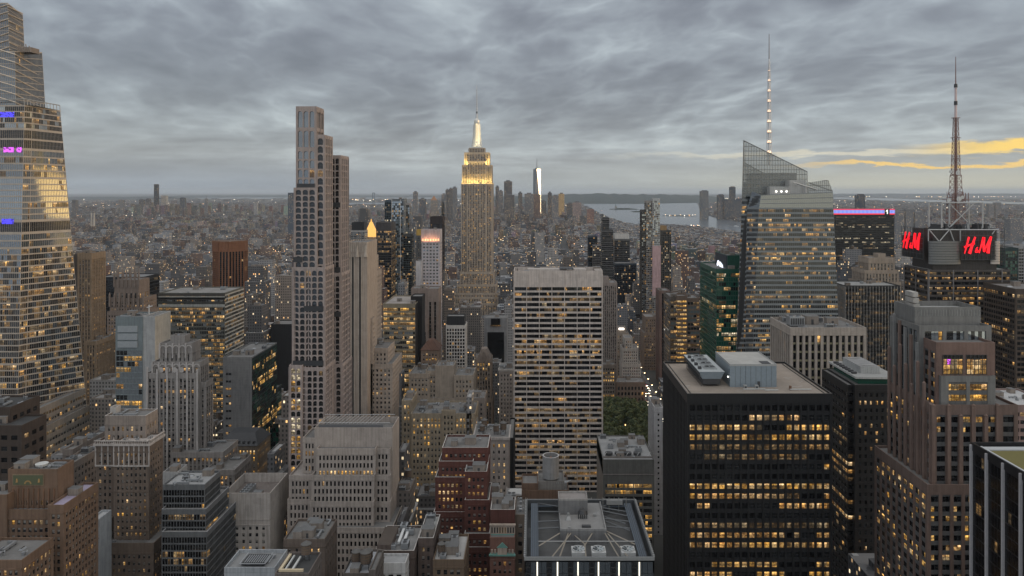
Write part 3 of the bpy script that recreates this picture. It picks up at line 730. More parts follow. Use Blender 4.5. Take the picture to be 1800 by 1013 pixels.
def mural_extra(B, pn, root, rnd, ex):
    T = MB(); fr = wall((.20, .15, .10), .8); gr = plain('mural_tiles', (.085, .095, .05), .6); gd = plain('mural_sun', (.30, .19, .07), .5)
    Y = 334.9; x0, x1 = PX(24, Y), PX(76, Y); zt, zb = PZ(835, Y), PZ(852, Y)
    T.box(x0 - .4, x1 + .4, Y - .25, Y, zb - .4, zt + .4, fr, bottom=True); T.box(x0, x1, Y - .4, Y - .27, zb, zt, gr, bottom=True)
    cx = (x0 + x1) / 2
    for k in range(10):
        a0 = math.pi * k / 10; a1 = math.pi * (k + 1) / 10
        T.poly([(cx + 1.0 * math.cos(a0), Y - .45, zb + .4 + 1.0 * math.sin(a0)), (cx + 1.0 * math.cos(a1), Y - .45, zb + .4 + 1.0 * math.sin(a1)), (cx + 1.7 * math.cos(a1), Y - .45, zb + .4 + 1.7 * math.sin(a1)), (cx + 1.7 * math.cos(a0), Y - .45, zb + .4 + 1.7 * math.sin(a0))], gd)
    for s in (-1, 1): 
        T.cyl(cx + s * 5.0, Y - .42, zb + 1.2, zb + 2.8, .5, .3, gd, seg=8)
    T.obj('mural_panel', root)
    T = MB()
    for k in range(9): T.box(PX(20 + k * 9, 334), PX(21.6 + k * 9, 334), 334.4, 335, PZ(905, 334), PZ(860, 334), wall((.17, .10, .065)))
    T.obj('pilaster', root)
    D = MB(); D.cyl(PX(76, 342), 341, ex[0][4] + .5, ex[0][4] + 1.6, 2.4, 2.7, plain('dish_white', (.5, .5, .48), .6), seg=20, bottom=True); D.obj('satellite_dish', root)
bld('mural_brick_tower', 'reddish brick art deco tower with a green half-sun panel below its roof', 'building',
    [(14, 101, 825, 335, 12, dict(n=4, kinds=K0, st=dict(top=12.5))), (4, 101, 896, 331, 16, dict(n=0, st=dict(top=3, hi=.3))), (84, 112, 888, 327, 26, dict(n=1, roof=(.3, .26, .34))), (-60, 12, 870, 330, 16, dict(n=1, st=dict(blank=1))), (-60, 38, 985, 300, 20, dict(n=3))],
    ST(bay=2.35, fw=.58, fl=3.35, fh=.6, col=(.15, .098, .068), hi=.3, phi=.45, plo=.07, lit='wwy', dk='dbb', cap=0), 8, 100, extra=mural_extra)

bld('low_stone_block', 'long low stone office block running back beside the mural tower', 'building', [(96, 122, 818, 432, 62, dict(n=5)), (110, 128, 790, 470, 52, dict(n=2))],
    ST(bay=3.4, fw=.5, fl=4.0, fh=.5, col=(.20, .17, .15), hi=.1, plo=.05, dk='dbd'), 9, 40)
bld('white_party_wall_building', 'narrow building with a blank pale side wall beside the mural tower', 'building', [(128, 146, 934, 385, 26, dict(n=1, roof=(.4, .4, .4), st=dict(blank=1)))], ST(col=(.34, .36, .38)), 10)

def white_cornice(B, pn, root, rnd, ex):
    T = MB(); w = wall((.42, .385, .36), .7, .12); 
    for (a, b_, yt, Y, D) in ((200, 262, 770, 420, 16), (168, 201, 770, 424, 12)):
        x0, x1 = PX(a, Y), PX(b_, Y); zt = PZ(yt, Y)
        T.box(x0 - .9, x1 + .9, Y - .9, Y + D + .9, zt - 4.4, zt - 3.2, w, bottom=True)
        n = int((x1 - x0) / 1.1)
        for k in range(n + 1): T.box(x0 + k * (x1 - x0) / n - .18, x0 + k * (x1 - x0) / n + .18, Y - .55, Y - .15, zt - 3.2, zt - 1.7, w)
        T.box(x0 - .7, x1 + .7, Y - .7, Y - .05, zt - 1.7, zt - 1.3, w, bottom=True)
        if D == 16:
            for k in range(14): T.box(x1 + .15, x1 + .55, Y + k * D / 13 - .18, Y + k * D / 13 + .18, zt - 3.2, zt - 1.7, w)
            T.box(x1 + .05, x1 + .7, Y - .7, Y + D + .7, zt - 1.72, zt - 1.32, w, bottom=True)
            for (ox, oy) in ((x1, Y), (x1, Y + D), (x0, Y)): T.cyl(ox, oy, zt - 3, zt + .8, .5, .15, w, seg=8)
        # pale upper storeys
        nb = 7 if D == 16 else 3
        for k in range(nb + 1): T.box(x0 + k * (x1 - x0) / nb - .35, x0 + k * (x1 - x0) / nb + .35, Y - .22, Y - .02, zt - 15.5, zt - 4.4, w)
        T.box(x0 - .3, x1 + .3, Y - .3, Y - .02, zt - 16.3, zt - 15.5, w, bottom=True)
    T.obj('cornice', root)
bld('white_cornice_tower', 'brown brick tower with a white balustraded cornice and penthouse', 'building',
    [(200, 262, 777, 420, 16, dict(n=2, kinds=('vent',))), (168, 201, 777, 424, 12, dict(n=0)), (184, 256, 731, 429, 14, dict(n=2, kinds=('duct', 'vent'), st=dict(col=(.24, .205, .18), fl=5, top=4), cap=wall((.45, .43, .41)))), (193, 204, 716, 436, 5, dict(n=0, st=dict(blank=1, col=(.4, .38, .36)))),
     (166, 270, 955, 414, 30, dict(n=2)), (164, 190, 915, 418, 10, dict(n=0))],
    ST(bay=2.7, fw=.45, fl=3.75, fh=.5, col=(.155, .12, .097), hi=.35, phi=.55, plo=.05, lit='wwyo', dk='dbb', top=4.6), 12, 100, extra=white_cornice)

def deco_crown(B, pn, root, rnd, ex):
    T = MB(); w = wall((.40, .375, .36), .8, .15); g = wall((.25, .235, .23), .85)
    # scalloped parapet of shallow arches and medallions
    for (a, b_, y, Y, n) in ((281, 338, 607, 523, 5), (268, 352, 640, 521.5, 7)):
        x0, x1 = PX(a, Y), PX(b_, Y); wd = (x1 - x0) / n; z = PZ(y, Y)
        for k in range(n):
            cx = x0 + wd * (k + .5)
            for q in range(8):
                a0 = math.pi * q / 8; a1 = math.pi * (q + 1) / 8; r0, r1 = wd * .33, wd * .5
                T.quad((cx + r0 * math.cos(a0), Y - .35, z - 2 + r0 * math.sin(a0)), (cx + r1 * math.cos(a0), Y - .35, z - 2 + r1 * math.sin(a0)), (cx + r1 * math.cos(a1), Y - .35, z - 2 + r1 * math.sin(a1)), (cx + r0 * math.cos(a1), Y - .35, z - 2 + r0 * math.sin(a1)), w)
            if k < n: T.box(x0 + wd * k - .5, x0 + wd * k + .5, Y - .6, Y - .02, z - 9, z + 1.2, w)
        if n == 7:
            for k in range(1, 5): 
                cx = x0 + wd * (k + .3); T.poly([(cx + 2.0 * math.cos(2 * math.pi * q / 12), Y - .7, z - 4 + 2.0 * math.sin(2 * math.pi * q / 12)) for q in range(12)], w)
    for k in range(6): T.box(PX(257 + k * 17.6, 519.4), PX(260 + k * 17.6, 519.4), 519.2, 519.98, PZ(850, 519), PZ(646 + (k % 2) * 4, 519), w)
    T.obj('crown_ornament', root)
bld('scalloped_crown_tower', 'grey stone tower with a scalloped arched crown and medallions', 'building',
    [(257, 345, 656, 520, 15, dict(n=0)), (268, 352, 636, 522, 14, dict(n=0)), (281, 338, 603, 524, 13, dict(n=0, st=dict(top=6, fl=7, fh=.6, fw=.3))), (300, 325, 590, 528, 8, dict(n=1, kinds=('vent',), st=dict(blank=1))),
     (345, 362, 672, 523, 12, dict(n=0)), (300, 392, 795, 512, 26, dict(n=3)), (360, 412, 826, 500, 30, dict(n=2)), (257, 345, 850, 514, 18, dict(n=0))],
    ST(bay=2.75, fw=.56, fl=3.8, fh=.56, col=(.25, .232, .22), sp=(.13, .115, .105), sd=.2, hi=.1, phi=.6, plo=.05, lit='ww', dk='dbbb'), 13, 100, extra=deco_crown)

gl_st = ST(bay=3.2, fw=.94, fl=4.5, fh=.84, d=.15, m=.5, top=26, col=(.16, .19, .20), hi=.35, phi=.7, plo=.06, lit='yyw', dk='gdg', rough=.4, run=4)
def slab_extra(B, pn, root, rnd, ex):
    T = MB(); w = plain('grey_metal_panel', (.30, .32, .33), .5, .2)
    for k in range(3): T.box(PX(206, 599), PX(241, 599), 599.4, 599.9, PZ(584 + k * 13.5, 600), PZ(573 + k * 13.5, 600), w, bottom=True)
    T.obj('louvre_panel', root)
    M = MB(); M.bar((PX(262, 615), 615, PZ(552, 615)), (PX(262, 615), 615, PZ(536, 615)), .5, plain('davit', (.5, .5, .5), .5)); M.bar((PX(258, 615), 615, PZ(541, 615)), (PX(268, 615), 615, PZ(538, 615)), .4, plain('davit', (.5, .5, .5), .5)); M.obj('davit_arm', root)
bld('glass_and_concrete_slab', 'slim slab tower, blue-grey glass in front and plain pale concrete on its side', 'skyscraper',
    [(203, 251, 557, 600, 25, dict(n=2, sst=dict(top=3))), (251, 272.5, 556, 600.4, 26, dict(n=1, kinds=('vent',), cap=wall((.5, .5, .49)), st=dict(blank=1, col=(.33, .335, .335)), sst=dict(blank=1, col=(.40, .385, .35))))],
    gl_st, 14, 60, extra=slab_extra)

bld('wide_banded_tower', 'broad flat-roofed office tower with dark top bands and fine amber-lit glazing', 'skyscraper',
    [(279, 395, 515, 760, 50, dict(n=6, roof=(.2, .19, .18), st=dict(top=1.5), sst=dict(band=(1, 1.3, .3, wall((.42, .40, .36), .6)))))],
    ST(bay=1.7, fw=.82, fl=4.05, fh=.66, d=.2, m=.3, col=(.12, .12, .105), hi=.55, phi=.7, plo=.12, lit='oowwy', dk='ddgb', run=3), 15, 80,
    extra=lambda B, pn, root, rnd, ex: [B.box(PX(279, 760) - .2, PX(395, 760) + .2, 759.7, 759.95, PZ(y + 4.5, 760), PZ(y, 760), wall(c, .7)) for y, c in ((516, (.06, .055, .05)), (523, (.045, .04, .04)), (530, (.05, .05, .045)), (521, (.3, .3, .28)), (535, (.3, .3, .28)))][:0])

bld('brown_brick_slab_tower', 'narrow tan brick tower rising just right of the tapering glass tower', 'skyscraper',
    [(136, 161, 445, 720, 24, dict(n=2, st=dict(top=5, bay=2.6))), (128, 139, 447, 726, 20, dict(n=0, st=dict(blank=1, col=(.09, .075, .065)))), (150, 169, 600, 712, 34, dict(n=2))],
    ST(bay=2.4, fw=.42, fl=3.7, fh=.5, col=(.25, .185, .125), sp=(.12, .09, .07), sd=.15, hi=.3, phi=.6, plo=.18, lit='wwo', dk='ddb'), 16, 40)
bld('black_glass_tower', 'black glass tower behind the gothic brown stone crown', 'skyscraper', [(172, 251, 487, 905, 40, dict(n=3, roof=(.16, .16, .16)))],
    ST(bay=3, fw=.92, fl=4.2, fh=.8, d=.1, m=.3, col=(.02, .021, .025), hi=.15, phi=.4, plo=.05, lit='oow', dk='kkkd', run=4, rough=.3), 17, 20)
def gothic_crown(B, pn, root, rnd, ex):
    T = MB(); w = wall((.20, .16, .135), .9)
    for (a, b_, y, Y, n, h) in ((201, 244, 487, 860, 6, 13), (193, 252, 521, 857, 7, 5)):
        for k in range(n + 1):
            x = PX(a + (b_ - a) * k / n, Y); z = PZ(y, Y)
            T.box(x - .9, x + .9, Y - .8, Y + .3, z - 12, z + 1, w); T.cyl(x, Y - .2, z + 1, z + h * rnd.uniform(.7, 1.1), 1.2, .1, w, seg=6)
    for k in range(4): T.cyl(PX(206 + k * 11, 872), 872, PZ(487, 872), PZ(470 + (k % 2) * 6, 872), 1.4, .1, w, seg=6)
    T.each('pinnacle', root)
bld('gothic_crown_tower', 'brown stone tower with a spiky gothic crown of pinnacles', 'skyscraper',
    [(201, 244, 492, 860, 24, dict(n=0, st=dict(top=14, bay=5, fw=.35, fl=9, fh=.85))), (193, 252, 524, 857.5, 30, dict(n=0)), (188, 254, 548, 855, 34, dict(n=0))],
    ST(bay=3.1, fw=.4, fl=3.9, fh=.5, col=(.19, .15, .125), hi=.35, phi=.7, plo=.1, lit='ww', dk='ddb'), 18, 20, extra=gothic_crown)

def rotated_tower():
    Y = 1350; cx = PX(393, Y); cy = Y + 30; r = thing('orange_brick_diagonal_tower', 'orange-brown brick tower turned diagonally with dark vertical window strips', 'skyscraper', (cx, cy, 0))
    B = MB(); pn = []; rnd = random.Random(19); zt = PZ(425, Y); h = 29.5; c = 9
    pts = [(cx + c, cy - h), (cx + h, cy - c), (cx + h, cy + c), (cx + c, cy + h), (cx - c, cy + h), (cx - h, cy + c), (cx - h, cy - c), (cx - c, cy - h)]
    wm = wall((.21, .095, .05), .85)
    s = ST(bay=5.6, fw=.66, fl=3.7, fh=.97, d=.8, col=(.21, .095, .05), wallm=wm, top=19, hi=.05, plo=.03, lit='wo', dk='kkd', m=.6)
    for i in (6, 7, 0, 1):
        a = pts[i - 1 if i else 7]; a = pts[i]; b_ = pts[(i + 1) % 8]
        face(B, pn, (*a, 60), (*b_, 60), (*a, zt), (*b_, zt), s, rnd)
    B.prism(pts[2:6] + [pts[5], pts[2]], 0, zt, wm) if False else None
    for i in (2, 3, 4, 5): a, b_ = pts[i], pts[(i + 1) % 8]; B.quad((*a, 0), (*b_, 0), (*b_, zt), (*a, zt), wm)
    B.poly([(x, y, zt - .5) for x, y in pts], roofm((.1, .07, .05)))
    for i in (6, 7, 0):
        a, b_ = Vector((*pts[i], 0)), Vector((*pts[(i + 1) % 8], 0))
        for k in range(6): 
            p = a.lerp(b_, k / 5); B.bar((p.x, p.y, zt - 18), (p.x, p.y, zt + .8), .7, wm)
    B.obj('wall', r); emit_panes(pn, r, 20)
rotated_tower()

def mansard(B, pn, root, rnd, ex):
    T = MB(); sl = plain('slate_roof', (.035, .036, .04), .6); x0, x1, y0, y1, z = ex[0]
    T.prism([(x0 - .6, y0 - .6), (x1 + .6, y0 - .6), (x1 + .6, y1 + .6), (x0 - .6, y1 + .6)], z + 1.15, z + 9, sl, top=[(x0 + 7, y0 + 9), (x1 - 5, y0 + 9), (x1 - 5, y1 - 8), (x0 + 7, y1 - 8)], bottom=True)
    for k in range(7): T.box(x0 + 4 + k * (x1 - x0 - 8) / 6, x0 + 5.4 + k * (x1 - x0 - 8) / 6, y0 + .8, y0 + 4, z + 2.4, z + 4.4, sl)
    T.obj('mansard_roof', root)
bld('slate_roof_building', 'low stone building under a black slate hipped roof, all its top windows lit', 'building', [(381, 452, 784, 592, 30, dict(n=0, st=dict(top=1.6, litrows=(0, 1, 3))))],
    ST(bay=2.7, fw=.45, fl=5.4, fh=.62, col=(.19, .155, .12), hi=.6, phi=.95, plo=.1, lit='y', dk='db'), 20, 60, extra=mansard)

bld('grey_panel_slab', 'plain grey panelled slab with a dark green glass side', 'skyscraper', [(392, 443, 628, 640, 62, dict(n=4, st=dict(blank=1, col=(.17, .17, .17), grid=2.2), sst=dict(blank=0, col=(.02, .035, .032), bay=3, fw=.92, fl=4.4, fh=.82, hi=.4, phi=.6, plo=.05, lit='yy', dk='nkk', d=.1, m=.4)))],
    ST(), 21, 60, extra=lambda B, pn, root, rnd, ex: [pn.append(((Vector((x, 639.9, z)), Vector((x + 2.2, 639.9, z)), Vector((x + 2.2, 639.9, z + 1.8)), Vector((x, 639.9, z + 1.8))), rnd.choice('dwd'))) for x in (PX(397, 640), PX(402, 640)) for z in [50 + 6.4 * k for k in range(9)]])
bld('green_glass_block', 'dark green glass block with bright yellow floors left of the arched tower', 'building', [(443, 476, 690, 700, 30, dict(n=2)), (452, 490, 745, 690, 30, dict(n=2)), (443, 468, 640, 715, 26, dict(n=1))],
    ST(bay=2.6, fw=.92, fl=4.2, fh=.8, d=.1, m=.3, col=(.02, .03, .028), hi=.3, phi=.8, plo=.04, lit='yyw', dk='nnk', run=3, rough=.4), 22, 50)
bld('black_cube_building', 'matt black box of a building left of the arched tower', 'building', [(476, 512, 570, 900, 30, dict(n=1))], ST(col=(.022, .022, .024), blank=1), 23)

bld('stepped_curtain_wall_building', 'dark metal grid office block stepping down in terraces between two brown towers', 'building',
    [(286, 360, 852, 400, 20, dict(n=5, roof=(.28, .28, .28))), (284, 362, 895, 396, 30, dict(n=0, cap=wall((.3, .3, .31)))), (284, 364, 935, 392, 40, dict(n=0, cap=wall((.3, .3, .31)))), (286, 312, 830, 415, 12, dict(n=1, st=dict(blank=1, col=(.3, .3, .3))))],
    ST(bay=1.5, fw=.86, fl=3.7, fh=.80, d=.2, m=.3, col=(.12, .125, .13), hi=.15, phi=.55, plo=.04, lit='wyo', dk='kkd', top=1.5, rough=.5, run=2), 24, 100)

def blank_side(B, pn, root, rnd, ex):
    x0, x1, y0, y1, z = ex[0]
    T = MB(); w = wall((.36, .33, .305)); T.box(x0 - .15, x1 + .15, y0 - .15, y0 + 3, z - 10.2, z - 9.6, w, bottom=True)
    T.obj('string_course', root)
    for k in range(9):
        pn.append(((Vector((x1 + .06, y1 - 3.2, z - 20 - 4 * k)), Vector((x1 + .06, y1 - 1.6, z - 20 - 4 * k)), Vector((x1 + .06, y1 - 1.6, z - 17.6 - 4 * k)), Vector((x1 + .06, y1 - 3.2, z - 17.6 - 4 * k))), rnd.choice('ddwb')))
        pn.append(((Vector((x1 + .06, y1 - 6.4, z - 20 - 4 * k)), Vector((x1 + .06, y1 - 5, z - 20 - 4 * k)), Vector((x1 + .06, y1 - 5, z - 17.6 - 4 * k)), Vector((x1 + .06, y1 - 6.4, z - 17.6 - 4 * k))), rnd.choice('ddwb')))
    for k in range(5): put('cooling_unit', root, x0 + 9, y0 + 5 + k * 3.3, z, 0, 1.25)
    put('bulkhead', root, x0 + 17, y0 + 8, z)
bld('beige_concrete_building', 'pale concrete building with a blank windowless side and rooftop fans', 'building', [(393, 475, 867, 430, 31, dict(n=0, ph=5.5, st=dict(top=13), sst=dict(blank=1, col=(.40, .37, .34)), roof=(.14, .12, .11)))],
    ST(bay=3.7, fw=.40, fl=3.8, fh=.52, col=(.36, .33, .305), hi=.4, phi=.5, plo=.1, lit='wy', dk='dbb', m=2), 25, 60, extra=blank_side)
def low_roof(B, pn, root, rnd, ex):
    x0, x1, y0, y1, z = ex[0]; T = MB(); d = plain('dark_duct', (.03, .03, .032), .6); l = plain('grate', (.35, .36, .37), .5, .4)
    T.box(x0 + 6, x1 - 6, y0 + 4, y1 - 4, z + .6, z + 1.3, d, bottom=True)
    for k in range(12): T.box(x0 + 7 + k * 1.0, x0 + 7.3 + k * 1.0, y0 + 5, y1 - 5, z + 1.31, z + 1.5, l)
    T.box(x0 + 5.4, x0 + 5.8, y0 + 3.4, y1 - 3.4, z + 1.6, z + 1.8, l, bottom=True); T.box(x1 - 5.8, x1 - 5.4, y0 + 3.4, y1 - 3.4, z + 1.6, z + 1.8, l, bottom=True)
    T.box(x0 + 5.4, x1 - 5.4, y0 + 3.0, y0 + 3.4, z + 1.6, z + 1.8, l, bottom=True)
    T.obj('rooftop_plant', root)
bld('white_panel_building', 'small pale panelled building with a dark square of machinery on its roof, at bottom edge', 'building', [(394, 483, 998, 330, 17, dict(n=1, kinds=('vent',), ph=1.6, roof=(.2, .2, .2)))], ST(col=(.33, .35, .37), blank=1, grid=3.0), 26, extra=low_roof)

# ---- stepped stone building with square punched windows
def stepped_top(B, pn, root, rnd, ex):
    x0, x1, y0, y1, z = ex[0]; T = MB(); m = plain('roof_louvre', (.14, .14, .145), .5, .3); l = plain('steelwork', (.4, .4, .4), .5, .4)
    T.box(x0 + 2, x1 - 6, y0 + 1.4, y0 + 2, z + 1.2, z + 5.4, m); 
    for k in range(16): T.bar((x0 + 2 + k * 2.3, y0 + 2, z + 5.6), (x0 + 5 + k * 2.3, y1 - 3, z + 6.2), .14, l)
    T.bar((x0 + 1, y0 + 3, z + 6), (x1 - 2, y0 + 3, z + 6), .16, l); T.bar((x0 + 1, y1 - 3, z + 6.2), (x1 - 2, y1 - 3, z + 6.2), .16, l)
    T.obj('roof_steelwork', root)
sq = ST(bay=2.25, fw=.50, fl=4.5, fh=.64, col=(.33, .29, .26), hi=.0, plo=.02, phi=.9, lit='yw', dk='kkd', m=1.2, d=.6, top=1.6)
bld('stepped_stone_building', 'wide pale stone building stepping out in tiers of square punched windows below the arched tower', 'building',
    [(553, 690, 752, 446, 22, dict(n=0, ph=4, st=dict(blank=1))), (556, 660, 789, 440, 26, dict(n=0, st=dict(top=2.2, litrows=(2,), lit='y'))), (660, 686, 789, 443, 24, dict(n=0, sst=dict(blank=1))),
     (547, 658, 836, 436, 30, dict(n=0)), (658, 686, 836, 440, 26, dict(n=0, sst=dict(blank=1))), (545, 657, 882, 433, 34, dict(n=0)), (657, 686, 882, 438, 28, dict(n=0, sst=dict(blank=1))),
     (532, 556, 770, 447, 20, dict(n=0, st=dict(hi=.2))), (508, 547, 836, 442, 26, dict(n=0, roof=(.3, .27, .25))), (505, 546, 878, 439, 30, dict(n=0)), (581, 690, 928, 428, 40, dict(n=0, st=dict(bay=2.4, fw=.5))), (512, 600, 930, 431, 30, dict(n=0))],
    sq, 27, 100, extra=stepped_top)
# ================= middle part =================
ar = ST(bay=3.95, fw=.80, fl=3.9, fh=.83, col=(.31, .262, .245), sd=0, d=.7, arch=1, hi=.0, plo=.03, phi=.6, lit='ow', dk='d', m=.9, top=.8, fin=(.8, .35, 2))
def arch_mech(B, pn, root, rnd, ex):
    T = MB(); dk = plain('open_storey', (.03, .03, .032), .5)
    for (a, b_, y, Y) in ((521, 555, 323, 480), (514, 533, 452, 479), (533, 570, 538, 478), (514, 570, 634, 477.9)):
        T.box(PX(a, Y) + .5, PX(b_, Y) - .5, Y - .45, Y + .0, PZ(y + 9, Y), PZ(y, Y), dk, bottom=True)
    for (a, b_, y, Y) in ((579, 599, 356, 505), (579, 599, 470, 505), (579, 600, 548, 503)):
        T.box(PX(a, Y) + .5, PX(b_, Y) - .3, Y - .45, Y + .0, PZ(y + 9, Y), PZ(y, Y), dk, bottom=True)
    T.each('open_storey', root)
bld('arched_window_tower', 'very tall slender tower of round-topped arched windows in pinkish stone, stepping up in three heights', 'skyscraper',
    [(520, 556, 187, 480, 17, dict(n=0, st=dict(fl=11.5, top=1, dk='h'), sst=dict(fl=11.5), yb=262)), (520, 556, 262, 480, 17, dict(n=0, ph=.3, st=dict(fl=5.4, top=.6, dk='h'), yb=330)),
     (516, 557, 330, 479, 18.5, dict(n=0, ph=.3)), (555.5, 570.5, 237, 480.6, 20, dict(n=0, st=dict(fl=5.2, m=.6, bay=4.2), sst=dict(bay=2.6, fw=.66))), (513, 571, 470, 478, 22, dict(n=0)),
     (578.5, 599, 273, 505, 22, dict(n=0, st=dict(bay=3.6, fl=4.4), sst=dict(bay=2.4, fw=.66))), (578, 600, 480, 503, 24, dict(n=0)), (508, 532, 642, 476, 20, dict(n=0, sst=dict(blank=1), st=dict(litrows=(0,2,3,5,6,8,9,11,12), lit='cyy', plo=.3))), (507, 571.5, 646, 477, 24, dict(n=0, st=dict(plo=.06))), (578, 602, 640, 500, 26, dict(n=0))],
    ar, 31, 100, extra=arch_mech)
def strip_tower(B, pn, root, rnd, ex):
    Y = 600; T = MB(); dk = plain('black_strip', (.008, .008, .009), .7); w = wall((.33, .28, .235), .85); tr = wall((.40, .35, .30), .8)
    z1 = PZ(452, Y); z0 = PZ(760, Y)
    for p in (605.5, 617.5, 629.5):
        x = PX(p, Y); 
    xs = [604.2, 606, 610.6, 618.2, 621.8, 631, 634.8, 645.2]
    for a, b_ in ((606.0, 610.0), (618.2, 622.6), (630.8, 635.2)):
        T.box(PX(a, Y), PX(b_, Y), Y - .12, Y - .02, z0, z1, dk)
        for e in (a, b_): T.box(PX(e, Y) - .25, PX(e, Y) + .25, Y - .5, Y - .02, z0, z1 + 2, tr)
    T.obj('dark_window_strip', root)
    T = MB()
    for k in range(13): T.box(PX(604.5 + k * 3.35, Y) - .3, PX(604.5 + k * 3.35, Y) + .3, Y - .5, Y - .02, PZ(443, Y), PZ(427, Y) + 1.2 * (k % 3 == 1), tr)
    for p in (612, 628, 643): T.cyl(PX(p, Y), Y - .2, PZ(452, Y), PZ(432, Y), 1.6, .5, tr, seg=8)
    T.obj('crown_ornament', root)
    T = MB(); m = plain('roof_frame', (.10, .10, .10), .6)
    for k in range(8): T.bar((PX(612 + k * 4, 610), 610, PZ(425, Y)), (PX(612 + k * 4, 610), 610, PZ(415, Y)), .25, m)
    T.bar((PX(612, 610), 610, PZ(415, Y)), (PX(641, 610), 610, PZ(415, Y)), .3, m); T.bar((PX(612, 610), 610, PZ(420, Y)), (PX(641, 610), 610, PZ(420, Y)), .25, m); T.obj('roof_frame', root)
bld('dark_strip_stone_tower', 'tan art deco stone tower with three black vertical window strips down its plain front', 'skyscraper',
    [(604, 645.5, 426, 600, 38, dict(n=1, kinds=('vent',), st=dict(blank=1), sst=dict(top=26, bay=3.6, fw=.36))), (645.6, 654, 452, 628, 26, dict(n=0)), (654, 660, 478, 634, 26, dict(n=0)), (645, 682, 612, 618, 30, dict(n=2)), (650, 690, 640, 612, 44, dict(n=0)), (645.6, 655, 560, 612, 10, dict(n=0))],
    ST(bay=3.2, fw=.45, fl=3.8, fh=.52, col=(.34, .285, .24), hi=.1, phi=.6, plo=.09, lit='ww', dk='dbb'), 32, 60, extra=strip_tower)

